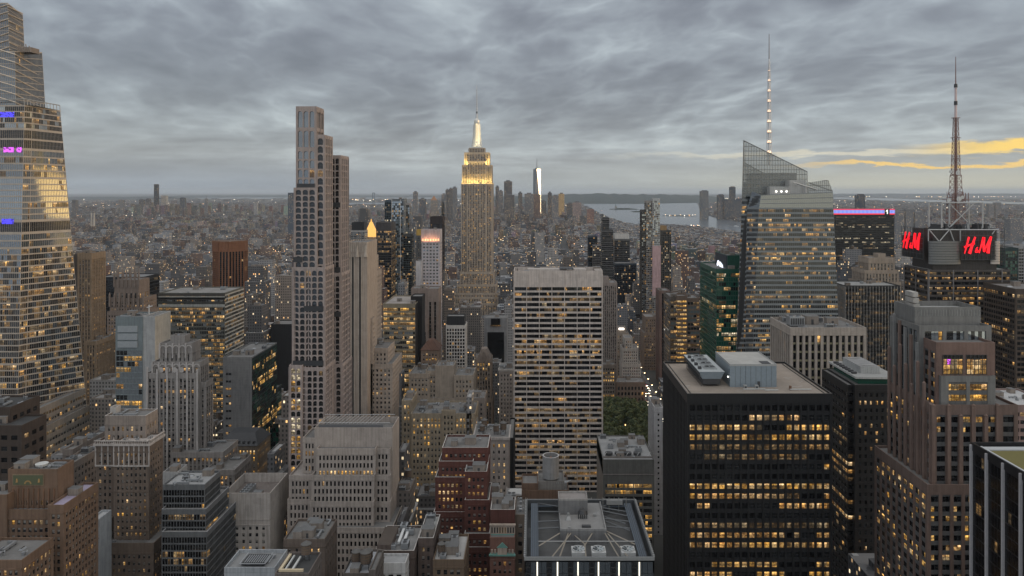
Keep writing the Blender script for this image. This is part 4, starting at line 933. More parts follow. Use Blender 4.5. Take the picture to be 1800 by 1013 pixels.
# ---- the floodlit art deco giant
def floodlit_giant():
    Y = 1330; r = thing('art_deco_skyscraper', 'giant art deco skyscraper with floodlit golden upper setbacks and a glowing mast', 'skyscraper', (PX(838, Y), Y + 30, 0))
    lime = wall((.40, .335, .27), .85, .12); sp = wall((.12, .105, .095), .6)
    s = ST(bay=2.85, fw=.50, fl=3.85, fh=.55, col=(.37, .315, .265), wallm=lime, spm=sp, sd=.35, d=.55, m=1.5, top=3, hi=.5, phi=.55, plo=.25, lit='wwyo', dk='ddbb', fin=(1.3, .5, 3))
    B = MB(); pn = []; rnd = random.Random(33)
    bl = [(810.5, 865.5, 322, 1340, 42, dict(n=0, ph=.6)), (821, 855, 322, 1337.5, 3, dict(n=0, ph=.3)), (812, 864, 290, 1343, 36, dict(n=0, ph=.8, yb=322)), (821, 855, 283, 1340, 38, dict(n=0, ph=.5, yb=322)), (816, 860, 268, 1346, 30, dict(n=0, ph=.6, yb=290)), (824, 852, 260, 1349, 24, dict(n=0, ph=.5, yb=268, st=dict(top=1))),
          (808, 868, 478, 1335, 50, dict(n=0)), (803, 872, 500, 1331, 56, dict(n=0)), (795, 878, 515, 1326, 62, dict(n=2)), (790, 884, 533, 1318, 70, dict(n=3)), (800, 876, 522, 1322, 60, dict(n=0))]
    for b in bl: block(B, pn, b, s, rnd, r)
    B.obj('wall', r); emit_panes(pn, r, 100)
    # crown: stepped deck, winged mast, dome, antenna
    cx = PX(838, 1360); cy = 1361; M = MB(); me = plain('aluminium_mast', (.62, .60, .55), .35, .3); z = lambda py: PZ(py, 1360)
    M.box(cx - 15.5, cx + 15.5, cy - 9, cy + 9, z(266), z(262), me); M.box(cx - 12.5, cx + 12.5, cy - 8, cy + 8, z(262), z(259.5), me); M.box(cx - 9, cx + 9, cy - 7, cy + 7, z(259.5), z(257), me)
    def oct_(rr): return [(cx + rr * math.cos(math.pi / 8 + k * math.pi / 4), cy + rr * math.sin(math.pi / 8 + k * math.pi / 4)) for k in range(8)]
    prof = [(257, 8.6), (254, 6.9), (248, 6.1), (238, 5.4), (228, 5.0), (219, 4.8), (215, 5.4), (212, 5.2), (209.5, 3.6), (208, 2.0)]
    for (y0, r0), (y1, r1) in zip(prof, prof[1:]): M.prism(oct_(r0), z(y0), z(y1), me, top=oct_(r1))
    for sx, sy in ((1, 0), (-1, 0), (0, 1), (0, -1)):
        for (y0, r0), (y1, r1) in zip(prof[:5], prof[1:6]):
            a0 = Vector((cx + sx * (r0 + 1.6), cy + sy * (r0 + 1.6), z(y0))); a1 = Vector((cx + sx * (r1 + .5), cy + sy * (r1 + .5), z(y1)))
            M.bar(a0, a1, .7, me)
    M.obj('mast', r)
    G = MB(); gl = plain('mast_lantern', (.8, .75, .6), .4, emit=(1, .78, .34), es=.8)
    G.box(cx - 1.4, cx + 1.4, cy - 5.75, cy - 5.2, z(254), z(218), gl); G.box(cx + 5.2, cx + 5.75, cy - 1.4, cy + 1.4, z(254), z(218), gl); G.obj('lit_mast_window', r)
    A = MB(); an = plain('antenna_steel', (.55, .55, .55), .4, .4)
    A.cyl(cx, cy, z(209), z(200), 2.2, 2.0, an, seg=8); A.cyl(cx, cy, z(200), z(196), 1.4, 1.3, plain('antenna_dark', (.1, .1, .1), .5), seg=8)
    for k in range(9):
        a = 196 - k * 4.2; A.cyl(cx, cy, z(a), z(a - 3.2), 1.35 - k * .1, 1.3 - k * .1, an, seg=8); A.cyl(cx, cy, z(a - 3.2), z(a - 4.2), .7, .7, plain('antenna_dark', (.1, .1, .1), .5), seg=6)
    A.cyl(cx, cy, z(158), z(149), .5, .2, an, seg=6); A.obj('antenna', r)
    # floodlights standing on the setbacks
    def flood(px, py, Yl, w, size=6, col=(1, .72, .22), up=1.0, tilt=.45):
        l = bpy.data.lights.new('floodlight', 'AREA'); l.energy = w; l.color = col; l.shape = 'RECTANGLE'; l.size = size; l.size_y = 2; l.spread = R(120)
        o = bpy.data.objects.new('floodlight', l); S.collection.objects.link(o); o.location = P(px, py, Yl)
        tgt = Vector((cx if abs(px - 838) < 9 else o.location.x, cy, o.location.z + 26)); o.rotation_euler = (tgt - o.location).to_track_quat('-Z', 'Y').to_euler()
        l.use_shadow = True
    for px in (815, 826, 838, 850, 861): flood(px, 322.5, 1334, 2200, 9)
    for px in (817, 859): flood(px, 289.5, 1338, 3400, 9)
    for px in (829, 838, 847): flood(px, 289.5, 1336, 300, 8)
    for px in (833, 843): flood(px, 257.5, 1346, 1300, 4, (1, .84, .45))
    for py in (322, 289):
        l = bpy.data.lights.new('floodlight', 'AREA'); l.energy = 2200; l.color = (1, .72, .22); l.size = 12
        o = bpy.data.objects.new('floodlight', l); S.collection.objects.link(o); o.location = (PX(866, 1340) + 9, 1358, PZ(py, 1340)); tgt = Vector((PX(862, 1340), 1358, PZ(py - 25, 1340))); o.rotation_euler = (tgt - o.location).to_track_quat('-Z', 'Y').to_euler()
floodlit_giant()

# ---- white grid slab with wide bands
gr = ST(bay=11.1, fw=.965, fl=4.55, fh=.66, col=(.46, .41, .375), d=1.1, m=.3, top=10.5, div=5, hi=.50, phi=.55, plo=.2, lit='wooo', dk='kkkd', run=3, fin=(.55, .25, 1))
def grace_extra(B, pn, root, rnd, ex):
    x0, x1, y0, y1, z = ex[0]; T = MB(); w = wall((.44, .40, .37), .8); d = plain('dark_metal', (.04, .04, .042), .6)
    T.box(x0 + 12, x1 - 14, y0 + 6, y0 + 16, z + .6, z + 3.6, w); T.box(x0 + 40, x0 + 52, y0 + 4, y0 + 18, z + 3.6, z + 4.4, d); T.obj('roof_house', root)
    T = MB(); 
    for k in range(14): T.bar((x0 + 3, y0 + 2 + k * 1.9, z + .3), (x0 + 3, y0 + 2 + k * 1.9, z + 3), .1, d)
    for k in range(9): T.bar((x1 - 6, y0 + 2 + k * 3, z + 2.2), (x1 - .6, y0 + 2 + k * 3, z + 2.6), .22, w)
    for k in range(6): T.cyl(x0 + 60 + (k % 3) * 3, y0 + 8 + (k // 3) * 5, z + .1, z + 1.6, 1.1, 1.1, d, seg=12)
    T.obj('roof_steelwork', root)
    T = MB()
    for k in range(8): T.box(x0 + k * (x1 - x0) / 7 - .12, x0 + k * (x1 - x0) / 7 + .12, y0 - .1, y0 - .01, z - 9.8, z - .5, wall((.3, .27, .25), .8))
    T.obj('panel_joint', root)
bld('white_grid_tower', 'broad pale stone office tower faced with a white grid of wide window bands', 'skyscraper',
    [(903, 1059.5, 476, 640, 32, dict(n=6, ph=3, kinds=('cooling_unit', 'duct', 'vent', 'bulkhead'), roof=(.2, .17, .15), cap=wall((.5, .45, .41))))], gr, 34, 100, extra=grace_extra)
bld('dark_slot_building', 'black sliver of building hard against the white grid tower', 'building', [(893, 903, 770, 560, 50, dict(n=0))], ST(col=(.012, .012, .013), blank=1), 35)

bld('yellow_lit_stone_block', 'wide tan stone building whose upper floors glow yellow behind a cluttered roof', 'building',
    [(722, 835, 727, 560, 34, dict(n=9, ph=1.2, kinds=('cooling_unit', 'duct', 'vent', 'antenna', 'bulkhead'), st=dict(hi=.0, litrows=(0, 1), plo=.22, lit='yyyw'))), (706, 724, 704, 566, 26, dict(n=1, st=dict(plo=.2, lit='yyw'))), (724, 838, 860, 552, 12, dict(n=1)), (776, 800, 722, 559.4, 3, dict(n=0, st=dict(hi=0, plo=.05)))],
    ST(bay=2.75, fw=.46, fl=4.4, fh=.56, col=(.27, .225, .165), hi=.3, phi=.6, plo=.12, lit='yyw', dk='dbb', top=1.8, fin=(.5, .25, 2)), 36, 100)
bld('beige_penthouse_block', 'beige stone block with a tall blank central penthouse behind the yellow-lit building', 'building',
    [(765, 798, 643, 645, 20, dict(n=2, st=dict(blank=1))), (748, 768, 652, 646, 20, dict(n=1)), (719, 755, 657, 642, 30, dict(n=3, kinds=KT)), (798, 832, 660, 642, 30, dict(n=2)), (716, 836, 700, 640, 34, dict(n=0))],
    ST(bay=3, fw=.42, fl=4.0, fh=.5, col=(.29, .245, .20), hi=.25, phi=.6, plo=.08, lit='yw', dk='dbb'), 37, 60)
bld('amber_glass_office', 'glass office block with every floor glowing amber beside its black flank', 'skyscraper',
    [(673, 730, 534, 720, 58, dict(n=2, roof=(.25, .22, .2), sst=dict(blank=1, col=(.028, .024, .024), hi=0))), (722, 742, 521, 735, 20, dict(n=0, st=dict(blank=1, col=(.02, .018, .018))))],
    ST(bay=2.1, fw=.94, fl=4.6, fh=.60, d=.2, m=.2, col=(.21, .18, .13), hi=.85, phi=.85, plo=.35, lit='yywo', dk='gdb', run=3, top=2.2), 38, 60)
bld('fluted_brown_tower', 'brown stone tower with dark vertical grooves behind the black-flanked glass office', 'skyscraper', [(722.6, 750, 507, 850, 24, dict(n=2)), (750, 771, 507.5, 850.3, 24, dict(n=0)), (716, 752, 560, 843, 10, dict(n=0))],
    ST(bay=4.6, fw=.4, fl=4.3, fh=.78, col=(.20, .16, .14), sp=(.05, .045, .04), sd=.3, hi=.1, plo=.06, lit='w', dk='kd', top=14), 39, 20)
def crown_lights(B, pn, root, rnd, ex):
    x0, x1, y0, y1, z = ex[0]
    T = MB(); w = wall((.42, .37, .36)); n = 7
    for k in range(n + 1): T.box(x0 + k * (x1 - x0) / n - .5, x0 + k * (x1 - x0) / n + .5, y0 - .8, y0 - .03, z - 14, z + 2, w)
    T.obj('crown_fins', root)
    L = MB(); g = plain('crown_uplight', (.9, .5, .3), .5, emit=(1, .38, .18), es=1.6)
    for k in range(n): L.cyl(x0 + (k + .5) * (x1 - x0) / n, y0 - .5, z - 13.5, z - 11, .9, .2, g, seg=6)
    L.obj('crown_light', root)
    l = bpy.data.lights.new('crown_light', 'AREA'); l.energy = 2500; l.color = (1, .42, .2); l.shape = 'RECTANGLE'; l.size = 22; l.size_y = 2
    o = bpy.data.objects.new('crown_light', l); S.collection.objects.link(o); o.location = ((x0 + x1) / 2, y0 - 4, z - 14); o.rotation_euler = (R(150), 0, 0)
bld('pink_crowned_tower', 'pale mauve stone tower whose flat crown is lit pink from below', 'skyscraper', [(741, 773, 404, 1000, 26, dict(n=1, st=dict(top=16, col=(.40, .37, .38)))), (731, 741, 459, 996, 20, dict(n=0, st=dict(blank=1, col=(.42, .40, .40))))],
    ST(bay=4.1, fw=.6, fl=4.4, fh=.5, col=(.38, .36, .37), hi=.03, plo=.02, lit='w', dk='gbb'), 40, 30, extra=crown_lights)
bld('dark_brown_tower', 'dark brown slab tower rising behind the pink-crowned one', 'skyscraper', [(756, 778, 381, 1250, 30, dict(n=0))], ST(bay=2.4, fw=.6, fl=8, fh=.85, col=(.035, .028, .028), top=11, hi=.0, plo=.02, lit='o', dk='kd'), 41)
def gl_t(label, name, blocks, seed, **k):
    return bld(name, label, 'skyscraper', blocks, ST(**dict(dict(bay=2.8, fw=.88, fl=3.8, fh=.78, d=.12, m=.3, col=(.12, .13, .14), hi=.05, plo=.08, lit='woc', dk='ggd', rough=.45), **k)), seed, 0)
gl_t('slender green-grey glass tower with white corner piers, left of the floodlit giant', 'piered_glass_tower', [(688.5, 710, 350, 1250, 28, dict(n=2, kinds=('antenna', 'bulkhead'), st=dict(fin=(1.0, .4, 5, wall((.5, .5, .5)))))), (676, 689, 352, 1300, 30, dict(n=0, st=dict(col=(.05, .07, .09), dk='k'))), (708, 720, 357, 1270, 20, dict(n=0, st=dict(col=(.3, .28, .28)))), (709, 724, 412, 1240, 20, dict(n=0, st=dict(dk='kk', col=(.05, .05, .05))))], 42, sp=(.05, .07, .07))
gl_t('dark office tower with rows of orange-lit floors, behind the gold pyramid roof', 'orange_lit_tower', [(661, 688, 391, 1150, 36, dict(n=1))], 43, col=(.05, .045, .045), hi=.75, phi=.6, plo=.1, lit='oow', dk='kk', top=12, fw=.95)
gl_t('squat tower with a black louvred top storey left of the gold pyramid', 'black_topped_block', [(618, 640, 391, 1500, 26, dict(n=0, yb=405, st=dict(blank=1, col=(.02, .02, .022)))), (617, 641, 405, 1500, 28, dict(n=0, st=dict(col=(.3, .29, .28), hi=.3)))], 44)
def gold_pyramid():
    Y = 2000; cx = PX(650, Y); r = thing('gold_pyramid_tower', 'stone tower with a brightly lit golden pyramid roof', 'skyscraper', (cx, Y + 18, 0))
    B = MB(); pn = []; rnd = random.Random(45); s = ST(bay=4, fw=.4, fl=4.5, fh=.5, col=(.36, .30, .22), hi=.3, lit='yw', plo=.2)
    block(B, pn, (640, 664, 420, Y, 36, dict(n=0)), s, rnd, r); B.obj('wall', r); emit_panes(pn, r, 0)
    G = MB(); g = plain('gilded_roof', (.85, .50, .12), .4, emit=(1, .50, .10), es=.62); w = 17.5; zb = PZ(417, Y)  # the roof's lighting is put in as its own glow
    pts = lambda k, h: [(cx - k, Y + 18 - k), (cx + k, Y + 18 - k), (cx + k, Y + 18 + k), (cx - k, Y + 18 + k)]
    pr = [(zb, w), (zb + 5, 16), (zb + 20, 10.5), (zb + 34, 5.2), (zb + 40, 3.2)]
    for (z0, a), (z1, b_) in zip(pr, pr[1:]): G.prism(pts(a, 0), z0, z1, g, top=pts(b_, 0))
    G.cyl(cx, Y + 18, zb + 40, zb + 47, 2, 1.4, g, seg=8); G.cyl(cx, Y + 18, zb + 47, PZ(385, Y), .9, .1, g, seg=6); G.obj('pyramid_roof', r)
gold_pyramid()
bld('gold_topped_block', 'small tower with a golden cornice behind the pink-crowned tower', 'skyscraper', [(732, 742, 404, 1400, 20, dict(n=0, yb=414, st=dict(blank=1, col=(.5, .32, .08)))), (731, 743, 414, 1400, 22, dict(n=0))], ST(col=(.12, .12, .12), hi=.3, bay=3), 46)

def pyr_roof(B, pn, root, rnd, ex):
    x0, x1, y0, y1, z = ex[0]; T = MB(); m = wall((.10, .055, .04))
    T.prism([(x0 - .8, y0 - .8), (x1 + .8, y0 - .8), (x1 + .8, y1 + .8), (x0 - .8, y1 + .8)], z + 1.2, z + 9.5, m, top=[(x0 + 6, y0 + 7), (x1 - 6, y0 + 7), (x1 - 6, y1 - 6), (x0 + 6, y1 - 6)], bottom=True); T.obj('hipped_roof', root)
bld('hipped_roof_building', 'brown brick building with a dark red hipped roof in front of the grooved brown tower', 'building', [(740, 771, 616, 700, 22, dict(n=0, st=dict(top=1, litrows=(1,))))], ST(bay=2.9, fw=.5, fl=4.2, fh=.5, col=(.22, .16, .12), hi=.4, phi=.7, plo=.1, lit='wy', dk='dbb'), 47, 40, extra=pyr_roof)
bld('white_lattice_building', 'white concrete lattice block of deep square windows with a black penthouse', 'building', [(784, 818, 572, 760, 22, dict(n=0)), (785, 816, 556, 766, 16, dict(n=0, st=dict(blank=1, col=(.03, .03, .032))))],
    ST(bay=2.9, fw=.68, fl=3.5, fh=.72, col=(.52, .49, .46), hi=.05, plo=.12, lit='oow', dk='kkd', d=.8, m=.4, top=2), 48, 80)
bld('grey_frame_building', 'grey framed slab with a black glass front and a small lit slot near its top', 'building', [(851, 891, 559, 900, 24, dict(n=1, st=dict(blank=1)))], ST(col=(.20, .20, .205)), 49, 0,
    extra=lambda B, pn, root, rnd, ex: (lambda T: (T.box(PX(857, 899), PX(886, 899), 898.6, 899.9, 5, PZ(584, 900), pane('k')), T.box(PX(863, 899), PX(879, 899), 898.6, 899.9, PZ(571, 900), PZ(560, 900), pane('k')), T.box(PX(862, 899), PX(880, 899), 898.5, 899.9, PZ(573.5, 900), PZ(571.5, 900), pane('w')), T.obj('glass_front', root)))(MB()))
def ornate_top(B, pn, root, rnd, ex):
    x0, x1, y0, y1, z = ex[0]; T = MB(); w = wall((.20, .165, .14), .9); cx = (x0 + x1) / 2
    T.prism([(x0 + 1, y0 + 1), (x1 - 1, y0 + 1), (x1 - 1, y1), (x0 + 1, y1)], z, z + 9, w, top=[(x0 + 5, y0 + 5), (x1 - 5, y0 + 5), (x1 - 5, y1 - 4), (x0 + 5, y1 - 4)])
    for k in range(5): T.cyl(x0 + k * (x1 - x0) / 4, y0, z - 2, z + 6.5, 1.0, .1, w, seg=6)
    T.prism([(cx - 2.5, y0 - .3), (cx + 2.5, y0 - .3), (cx + 2.5, y0 + 3), (cx - 2.5, y0 + 3)], z, z + 8, w, top=[(cx - .2, y0 - .3), (cx + .2, y0 - .3), (cx + .2, y0 + 3), (cx - .2, y0 + 3)]); T.obj('gabled_crown', root)
bld('gabled_crown_tower', 'slim brown stone tower ending in a steep gabled ornamental crown', 'building', [(836, 864, 632, 690, 20, dict(n=0, ph=.4)), (834, 866, 700, 686, 26, dict(n=0))], ST(bay=2.4, fw=.5, fl=4.2, fh=.62, col=(.24, .19, .15), sp=(.12, .1, .08), sd=.2, hi=.3, phi=.7, plo=.12, lit='wy', dk='dbb'), 50, 40, extra=ornate_top)
bld('red_and_white_building', 'narrow red brick building with white stone top arcade left of the white grid tower', 'building', [(877, 903, 650, 690, 26, dict(n=2, cornice=((.4, .37, .34), .7, 1.5), st=dict(col=(.34, .30, .27))))],
    ST(bay=2.7, fw=.4, fl=3.8, fh=.52, col=(.17, .09, .075), hi=.05, plo=.07, lit='w', dk='bbd'), 51, 40)
bld('corniced_grey_building', 'grey corniced stone building with a machinery-crowded roof, just left of the white grid tower', 'building',
    [(833, 894, 769, 500, 26, dict(n=9, kinds=('cooling_unit', 'duct', 'vent', 'antenna', 'water_tank'), cornice=((.33, .3, .28), .9, 1.6)))], ST(bay=3.6, fw=.32, fl=4.2, fh=.5, col=(.26, .23, .21), hi=.1, plo=.08, lit='y', dk='kdb', fin=(.8, .25, 2)), 52, 50)
bld('roof_stair_tower', 'grey stone stair tower and chimney block beside the gabled crown tower', 'building', [(826, 852, 700, 600, 24, dict(n=3))], ST(bay=3.2, col=(.20, .17, .15)), 53, 10)

def redbrick_caps(B, pn, root, rnd, ex): pass
rb = ST(bay=2.55, fw=.5, fl=3.75, fh=.5, col=(.095, .038, .030), hi=.25, phi=.75, plo=.09, lit='wwy', dk='dbb', top=1.6)
pc = wall((.42, .40, .38), .7)
bld('dark_red_brick_building', 'dark red brick office building stepping back in terraces edged with pale coping', 'building',
    [(777, 858, 787, 412, 22, dict(n=2, cap=pc, kinds=('bulkhead', 'vent'))), (771, 832, 811, 408, 24, dict(n=0, cap=pc, st=dict(litrows=(1,)))), (765, 818, 839, 404, 26, dict(n=0, cap=pc)), (762, 818, 900, 401, 28, dict(n=0, cap=pc)),
     (817, 856, 829, 398, 26, dict(n=3, cap=pc, st=dict(litrows=(2,)))), (816.6, 860, 879, 395, 24, dict(n=0, cap=pc)), (816.3, 861, 938, 391, 26, dict(n=0, cap=pc)), (816, 862, 962, 388, 26, dict(n=0, cap=pc, st=dict(litrows=(2, 3))))], rb, 54, 100)
bld('white_roofed_building', 'low brown building with a pale roof at the foot of the dark red brick building', 'building', [(761, 816, 984, 345, 26, dict(n=5, roof=(.34, .33, .32), kinds=('cooling_unit', 'bulkhead', 'water_tank', 'vent')))], ST(bay=3.3, fw=.55, fl=4.5, fh=.5, col=(.14, .10, .07), hi=.4, lit='wo', dk='dbk'), 55, 30)
def copper_front(B, pn, root, rnd, ex):
    x0, x1, y0, y1, z = ex[0]; T = MB(); c = plain('green_copper', (.13, .27, .23), .7); w = wall((.36, .30, .25)); z0 = z
    T.quad((x0, y0 - .3, z0 - 8), (x1, y0 - .3, z0 - 8), (x1, y0 + 3.5, z0 + .6), (x0, y0 + 3.5, z0 + .6), c); T.box(x0 - .4, x1 + .4, y0 - .9, y0 - .1, z0 - 8.8, z0 - 8, c, bottom=True); T.obj('copper_roof', root)
    T = MB(); cx = (x0 + x1) / 2
    T.box(cx - 2.4, cx + 2.4, y0 - .7, y0 + .6, z0 - 8, z0 - 4.6, w); T.prism([(cx - 2.8, y0 - .8), (cx + 2.8, y0 - .8), (cx + 2.8, y0 + 1), (cx - 2.8, y0 + 1)], z0 - 4.6, z0 - 2.2, c, top=[(cx - .2, y0 - .8), (cx + .2, y0 - .8), (cx + .2, y0 + 1), (cx - .2, y0 + 1)])
    for s in (-1, 1):
        for q in (3.6, 5.2): T.box(cx + s * q - .5, cx + s * q + .5, y0 - .5, y0 + 1.6, z0 - 7.6, z0 - 5.6, w)
    T.obj('dormer', root)
    T = MB(); T.box(x0, x1, y0 + 3.2, y0 + 3.6, z0 + .6, z0 + 4.8, w)
    for k in range(9): T.box(x0 + .6 + k * 1.35, x0 + 1.3 + k * 1.35, y0 + 3.05, y0 + 3.2, z0 + 1.2, z0 + 3.9, pane('y' if k in (3, 4, 5) else 'd'))
    T.box(x0 - .3, x1 + .3, y0 + 2.6, y0 + 3.9, z0 + 4.8, z0 + 5.6, w, bottom=True); T.obj('top_arcade', root)
bld('copper_mansard_building', 'narrow building with a sloping green copper roof and arched dormer', 'building', [(861, 905, 945, 372, 22, dict(n=0, ph=.3, st=dict(top=11))), (862, 905, 896, 377.5, 16, dict(n=4, cap=pc, kinds=('water_tank', 'bulkhead', 'cooling_unit'), st=dict(blank=1, col=(.085, .035, .028))))],
    ST(bay=2.4, fw=.5, fl=4, fh=.55, col=(.17, .09, .07), hi=.3, lit='wo', plo=.15, dk='dbb'), 56, 30, extra=copper_front)
bld('narrow_brown_building', 'narrow brown building between the copper-roofed one and the rooftop with three fans', 'building', [(905, 924, 905, 380, 24, dict(n=2, kinds=('water_tank', 'vent')))], ST(bay=3.2, fw=.6, fl=4.6, fh=.5, col=(.12, .095, .075), hi=.4, lit='wo', plo=.1, dk='dbk'), 57, 20)
def drum(B, pn, root, rnd, ex):
    Y = 405; cx = PX(968.5, Y); T = MB(); m = wall((.22, .22, .22), .6); rr = 4.55; z0, z1 = PZ(846, Y), PZ(807, Y); inn = plain('rusty_fan_deck', (.20, .10, .06), .8)
    seg = 32
    for k in range(seg):
        a0, a1 = 2 * math.pi * k / seg, 2 * math.pi * (k + 1) / seg; q = lambda r_, a, z: (cx + r_ * math.cos(a), Y + 6 + r_ * math.sin(a), z)
        T.quad(q(rr, a0, z0), q(rr, a1, z0), q(rr, a1, z1), q(rr, a0, z1), m); T.quad(q(rr, a0, z1), q(rr, a1, z1), q(rr - .5, a1, z1), q(rr - .5, a0, z1), wall((.45, .45, .45), .6)); T.quad(q(rr - .5, a1, z1 - 4), q(rr - .5, a0, z1 - 4), q(rr - .5, a0, z1), q(rr - .5, a1, z1), m)
    T.poly([(cx + (rr - .5) * math.cos(2 * math.pi * k / seg), Y + 6 + (rr - .5) * math.sin(2 * math.pi * k / seg), z1 - 4) for k in range(seg)], inn)
    T.cyl(cx, Y + 6, z1 - 4, z1 - .8, 2.8, .3, inn, seg=20); T.obj('cooling_drum', root)
    T = MB(); g = plain('galvanised_metal', (.30, .31, .32), .45, .5)
    for k in range(6): T.bar((cx + 3 + k, Y, z0 - 1), (cx + 6 + k, Y + 4, z0 - 1.6 + k * .1), .3, g, 6)
    T.obj('pipework', root)
bld('brown_plant_building', 'brown brick building carrying a large round open-topped cooling drum', 'building', [(917, 1000, 862, 402, 22, dict(n=3, kinds=('duct', 'vent'))), (946, 992, 846, 405, 16, dict(n=0, st=dict(blank=1, col=(.17, .16, .15)))), (917, 946, 850, 403, 14, dict(n=0, st=dict(blank=1)))], ST(bay=3.2, col=(.115, .072, .05), fl=4, blank=1), 58, 10, extra=drum)

# bottom row of roofs
def ducts(B, pn, root, rnd, ex):
    x0, x1, y0, y1, z = ex[0]; T = MB(); g = plain('tan_duct', (.55, .45, .30), .5); l = plain('pale_pipe', (.5, .5, .48), .5)  # ducts in an even warm tan
    T.box(x0 + 1, x0 + 11, y0 + 1.5, y0 + 2.4, z + .8, z + 1.8, g, bottom=True); T.box(x0 + 1, x0 + 2, y0 + 2.4, y1 - 3, z + .8, z + 1.8, g, bottom=True); T.box(x0 + 6, x0 + 6.8, y0 + 2.4, y1 - 5, z + 1, z + 1.7, l, bottom=True); T.box(x0 + 3.2, x0 + 3.8, y0 + 2.4, y1 - 4, z + 1, z + 1.7, l, bottom=True); T.obj('rooftop_duct', root)
    put('water_tank', root, x0 + 8.6, y1 - 4.5, z, .3, 1.05)
bld('ducted_roof_building', 'dark building whose roof carries pale ducts and a conical water tank, bottom edge', 'building', [(483, 543, 1008, 300, 18, dict(n=1, kinds=('vent',), roof=(.05, .05, .05)))], ST(col=(.13, .11, .10)), 59, 10, extra=ducts)
bld('brown_side_lit_building', 'brown building with machinery on its roof and lit side windows, behind the ducted roof', 'building', [(498, 571, 948, 352, 22, dict(n=5, kinds=('cooling_unit', 'duct', 'cooling_unit', 'vent', 'bulkhead')))], ST(bay=3.2, fw=.3, col=(.12, .095, .08), hi=.4, lit='w', plo=.2), 60, 20)
bld('tank_and_shed_building', 'low building with white shed roof and water tank below the pale stepped stone building', 'building', [(602, 652, 1008, 322, 22, dict(n=3, roof=(.33, .34, .36), kinds=('water_tank', 'bulkhead', 'vent'))), (648, 660, 1002, 315, 18, dict(n=0))], ST(col=(.11, .095, .085)), 61, 10)
def rectduct(B, pn, root, rnd, ex):
    x0, x1, y0, y1, z = ex[0]; T = MB(); g = plain('white_duct', (.55, .55, .54), .5); w = wall((.11, .085, .075))
    T.box(x0 + .5, x0 + 7, y0 + 1, y1 - 6, z, z + 3.2, w, roofm((.07, .055, .045))); T.obj('penthouse', root)
    T = MB(); T.box(x0 + 9, x0 + 10.2, y0 + 7, y1 - 5, z + .7, z + 2, g, bottom=True); T.box(x0 + 11.4, x0 + 12.6, y0 + 7, y1 - 5, z + .7, z + 2, g, bottom=True); T.box(x0 + 9, x0 + 13, y1 - 5, y1 - 4, z + .7, z + 2, g, bottom=True); T.obj('rooftop_duct', root)
bld('big_flat_roof_building', 'dark brown building with a broad grey roof and a white bent duct', 'building', [(660, 728, 968, 345, 26, dict(n=4, roof=(.20, .195, .19), cap=pc, kinds=('vent', 'cooling_unit', 'skylight'))), (735, 762, 946, 352, 26, dict(n=2, roof=(.3, .3, .29), cap=pc)), (661, 713, 990, 332, 9, dict(n=0, roof=(.25, .25, .25), st=dict(col=(.42, .42, .42), bay=4, fw=.6, top=3.2, fl=3.2)))],
    ST(bay=2.9, fw=.5, fl=3.9, fh=.5, col=(.10, .075, .065), hi=.3, lit='wo', plo=.1, dk='dbb'), 62, 40, extra=rectduct)
# ================= right part =================
def fan_mesh(B, cx, cy, z, s, body, dark, blade, D=None):
    D = D or B
    B.box(cx - s, cx + s, cy - s, cy + s, z - 1.6, z, body)
    seg = 28
    for k in range(seg):
        a0, a1 = 2 * math.pi * k / seg, 2 * math.pi * (k + 1) / seg; r1, r0 = s * .92, s * .84
        q = lambda r_, a, zz: (cx + r_ * math.cos(a), cy + r_ * math.sin(a), zz)
        B.quad(q(r1, a0, z), q(r1, a1, z), q(r1, a1, z + .45), q(r1, a0, z + .45), body); B.quad(q(r1, a0, z + .45), q(r1, a1, z + .45), q(r0, a1, z + .45), q(r0, a0, z + .45), body)
        B.quad(q(r0, a1, z + .05), q(r0, a0, z + .05), q(r0, a0, z + .45), q(r0, a1, z + .45), body)
    B.poly([(cx + s * .84 * math.cos(2 * math.pi * k / seg), cy + s * .84 * math.sin(2 * math.pi * k / seg), z + .06) for k in range(seg)], dark)
    for k in range(8):
        a = 2 * math.pi * k / 8 + .2; w = .30
        D.quad((cx + .3 * math.cos(a), cy + .3 * math.sin(a), z + .25), (cx + s * .8 * math.cos(a - w * .5), cy + s * .8 * math.sin(a - w * .5), z + .2), (cx + s * .8 * math.cos(a + w), cy + s * .8 * math.sin(a + w), z + .38), (cx + .3 * math.cos(a + .5), cy + .3 * math.sin(a + .5), z + .3), blade)
    D.cyl(cx, cy, z + .1, z + .5, .45, .35, body, seg=12)

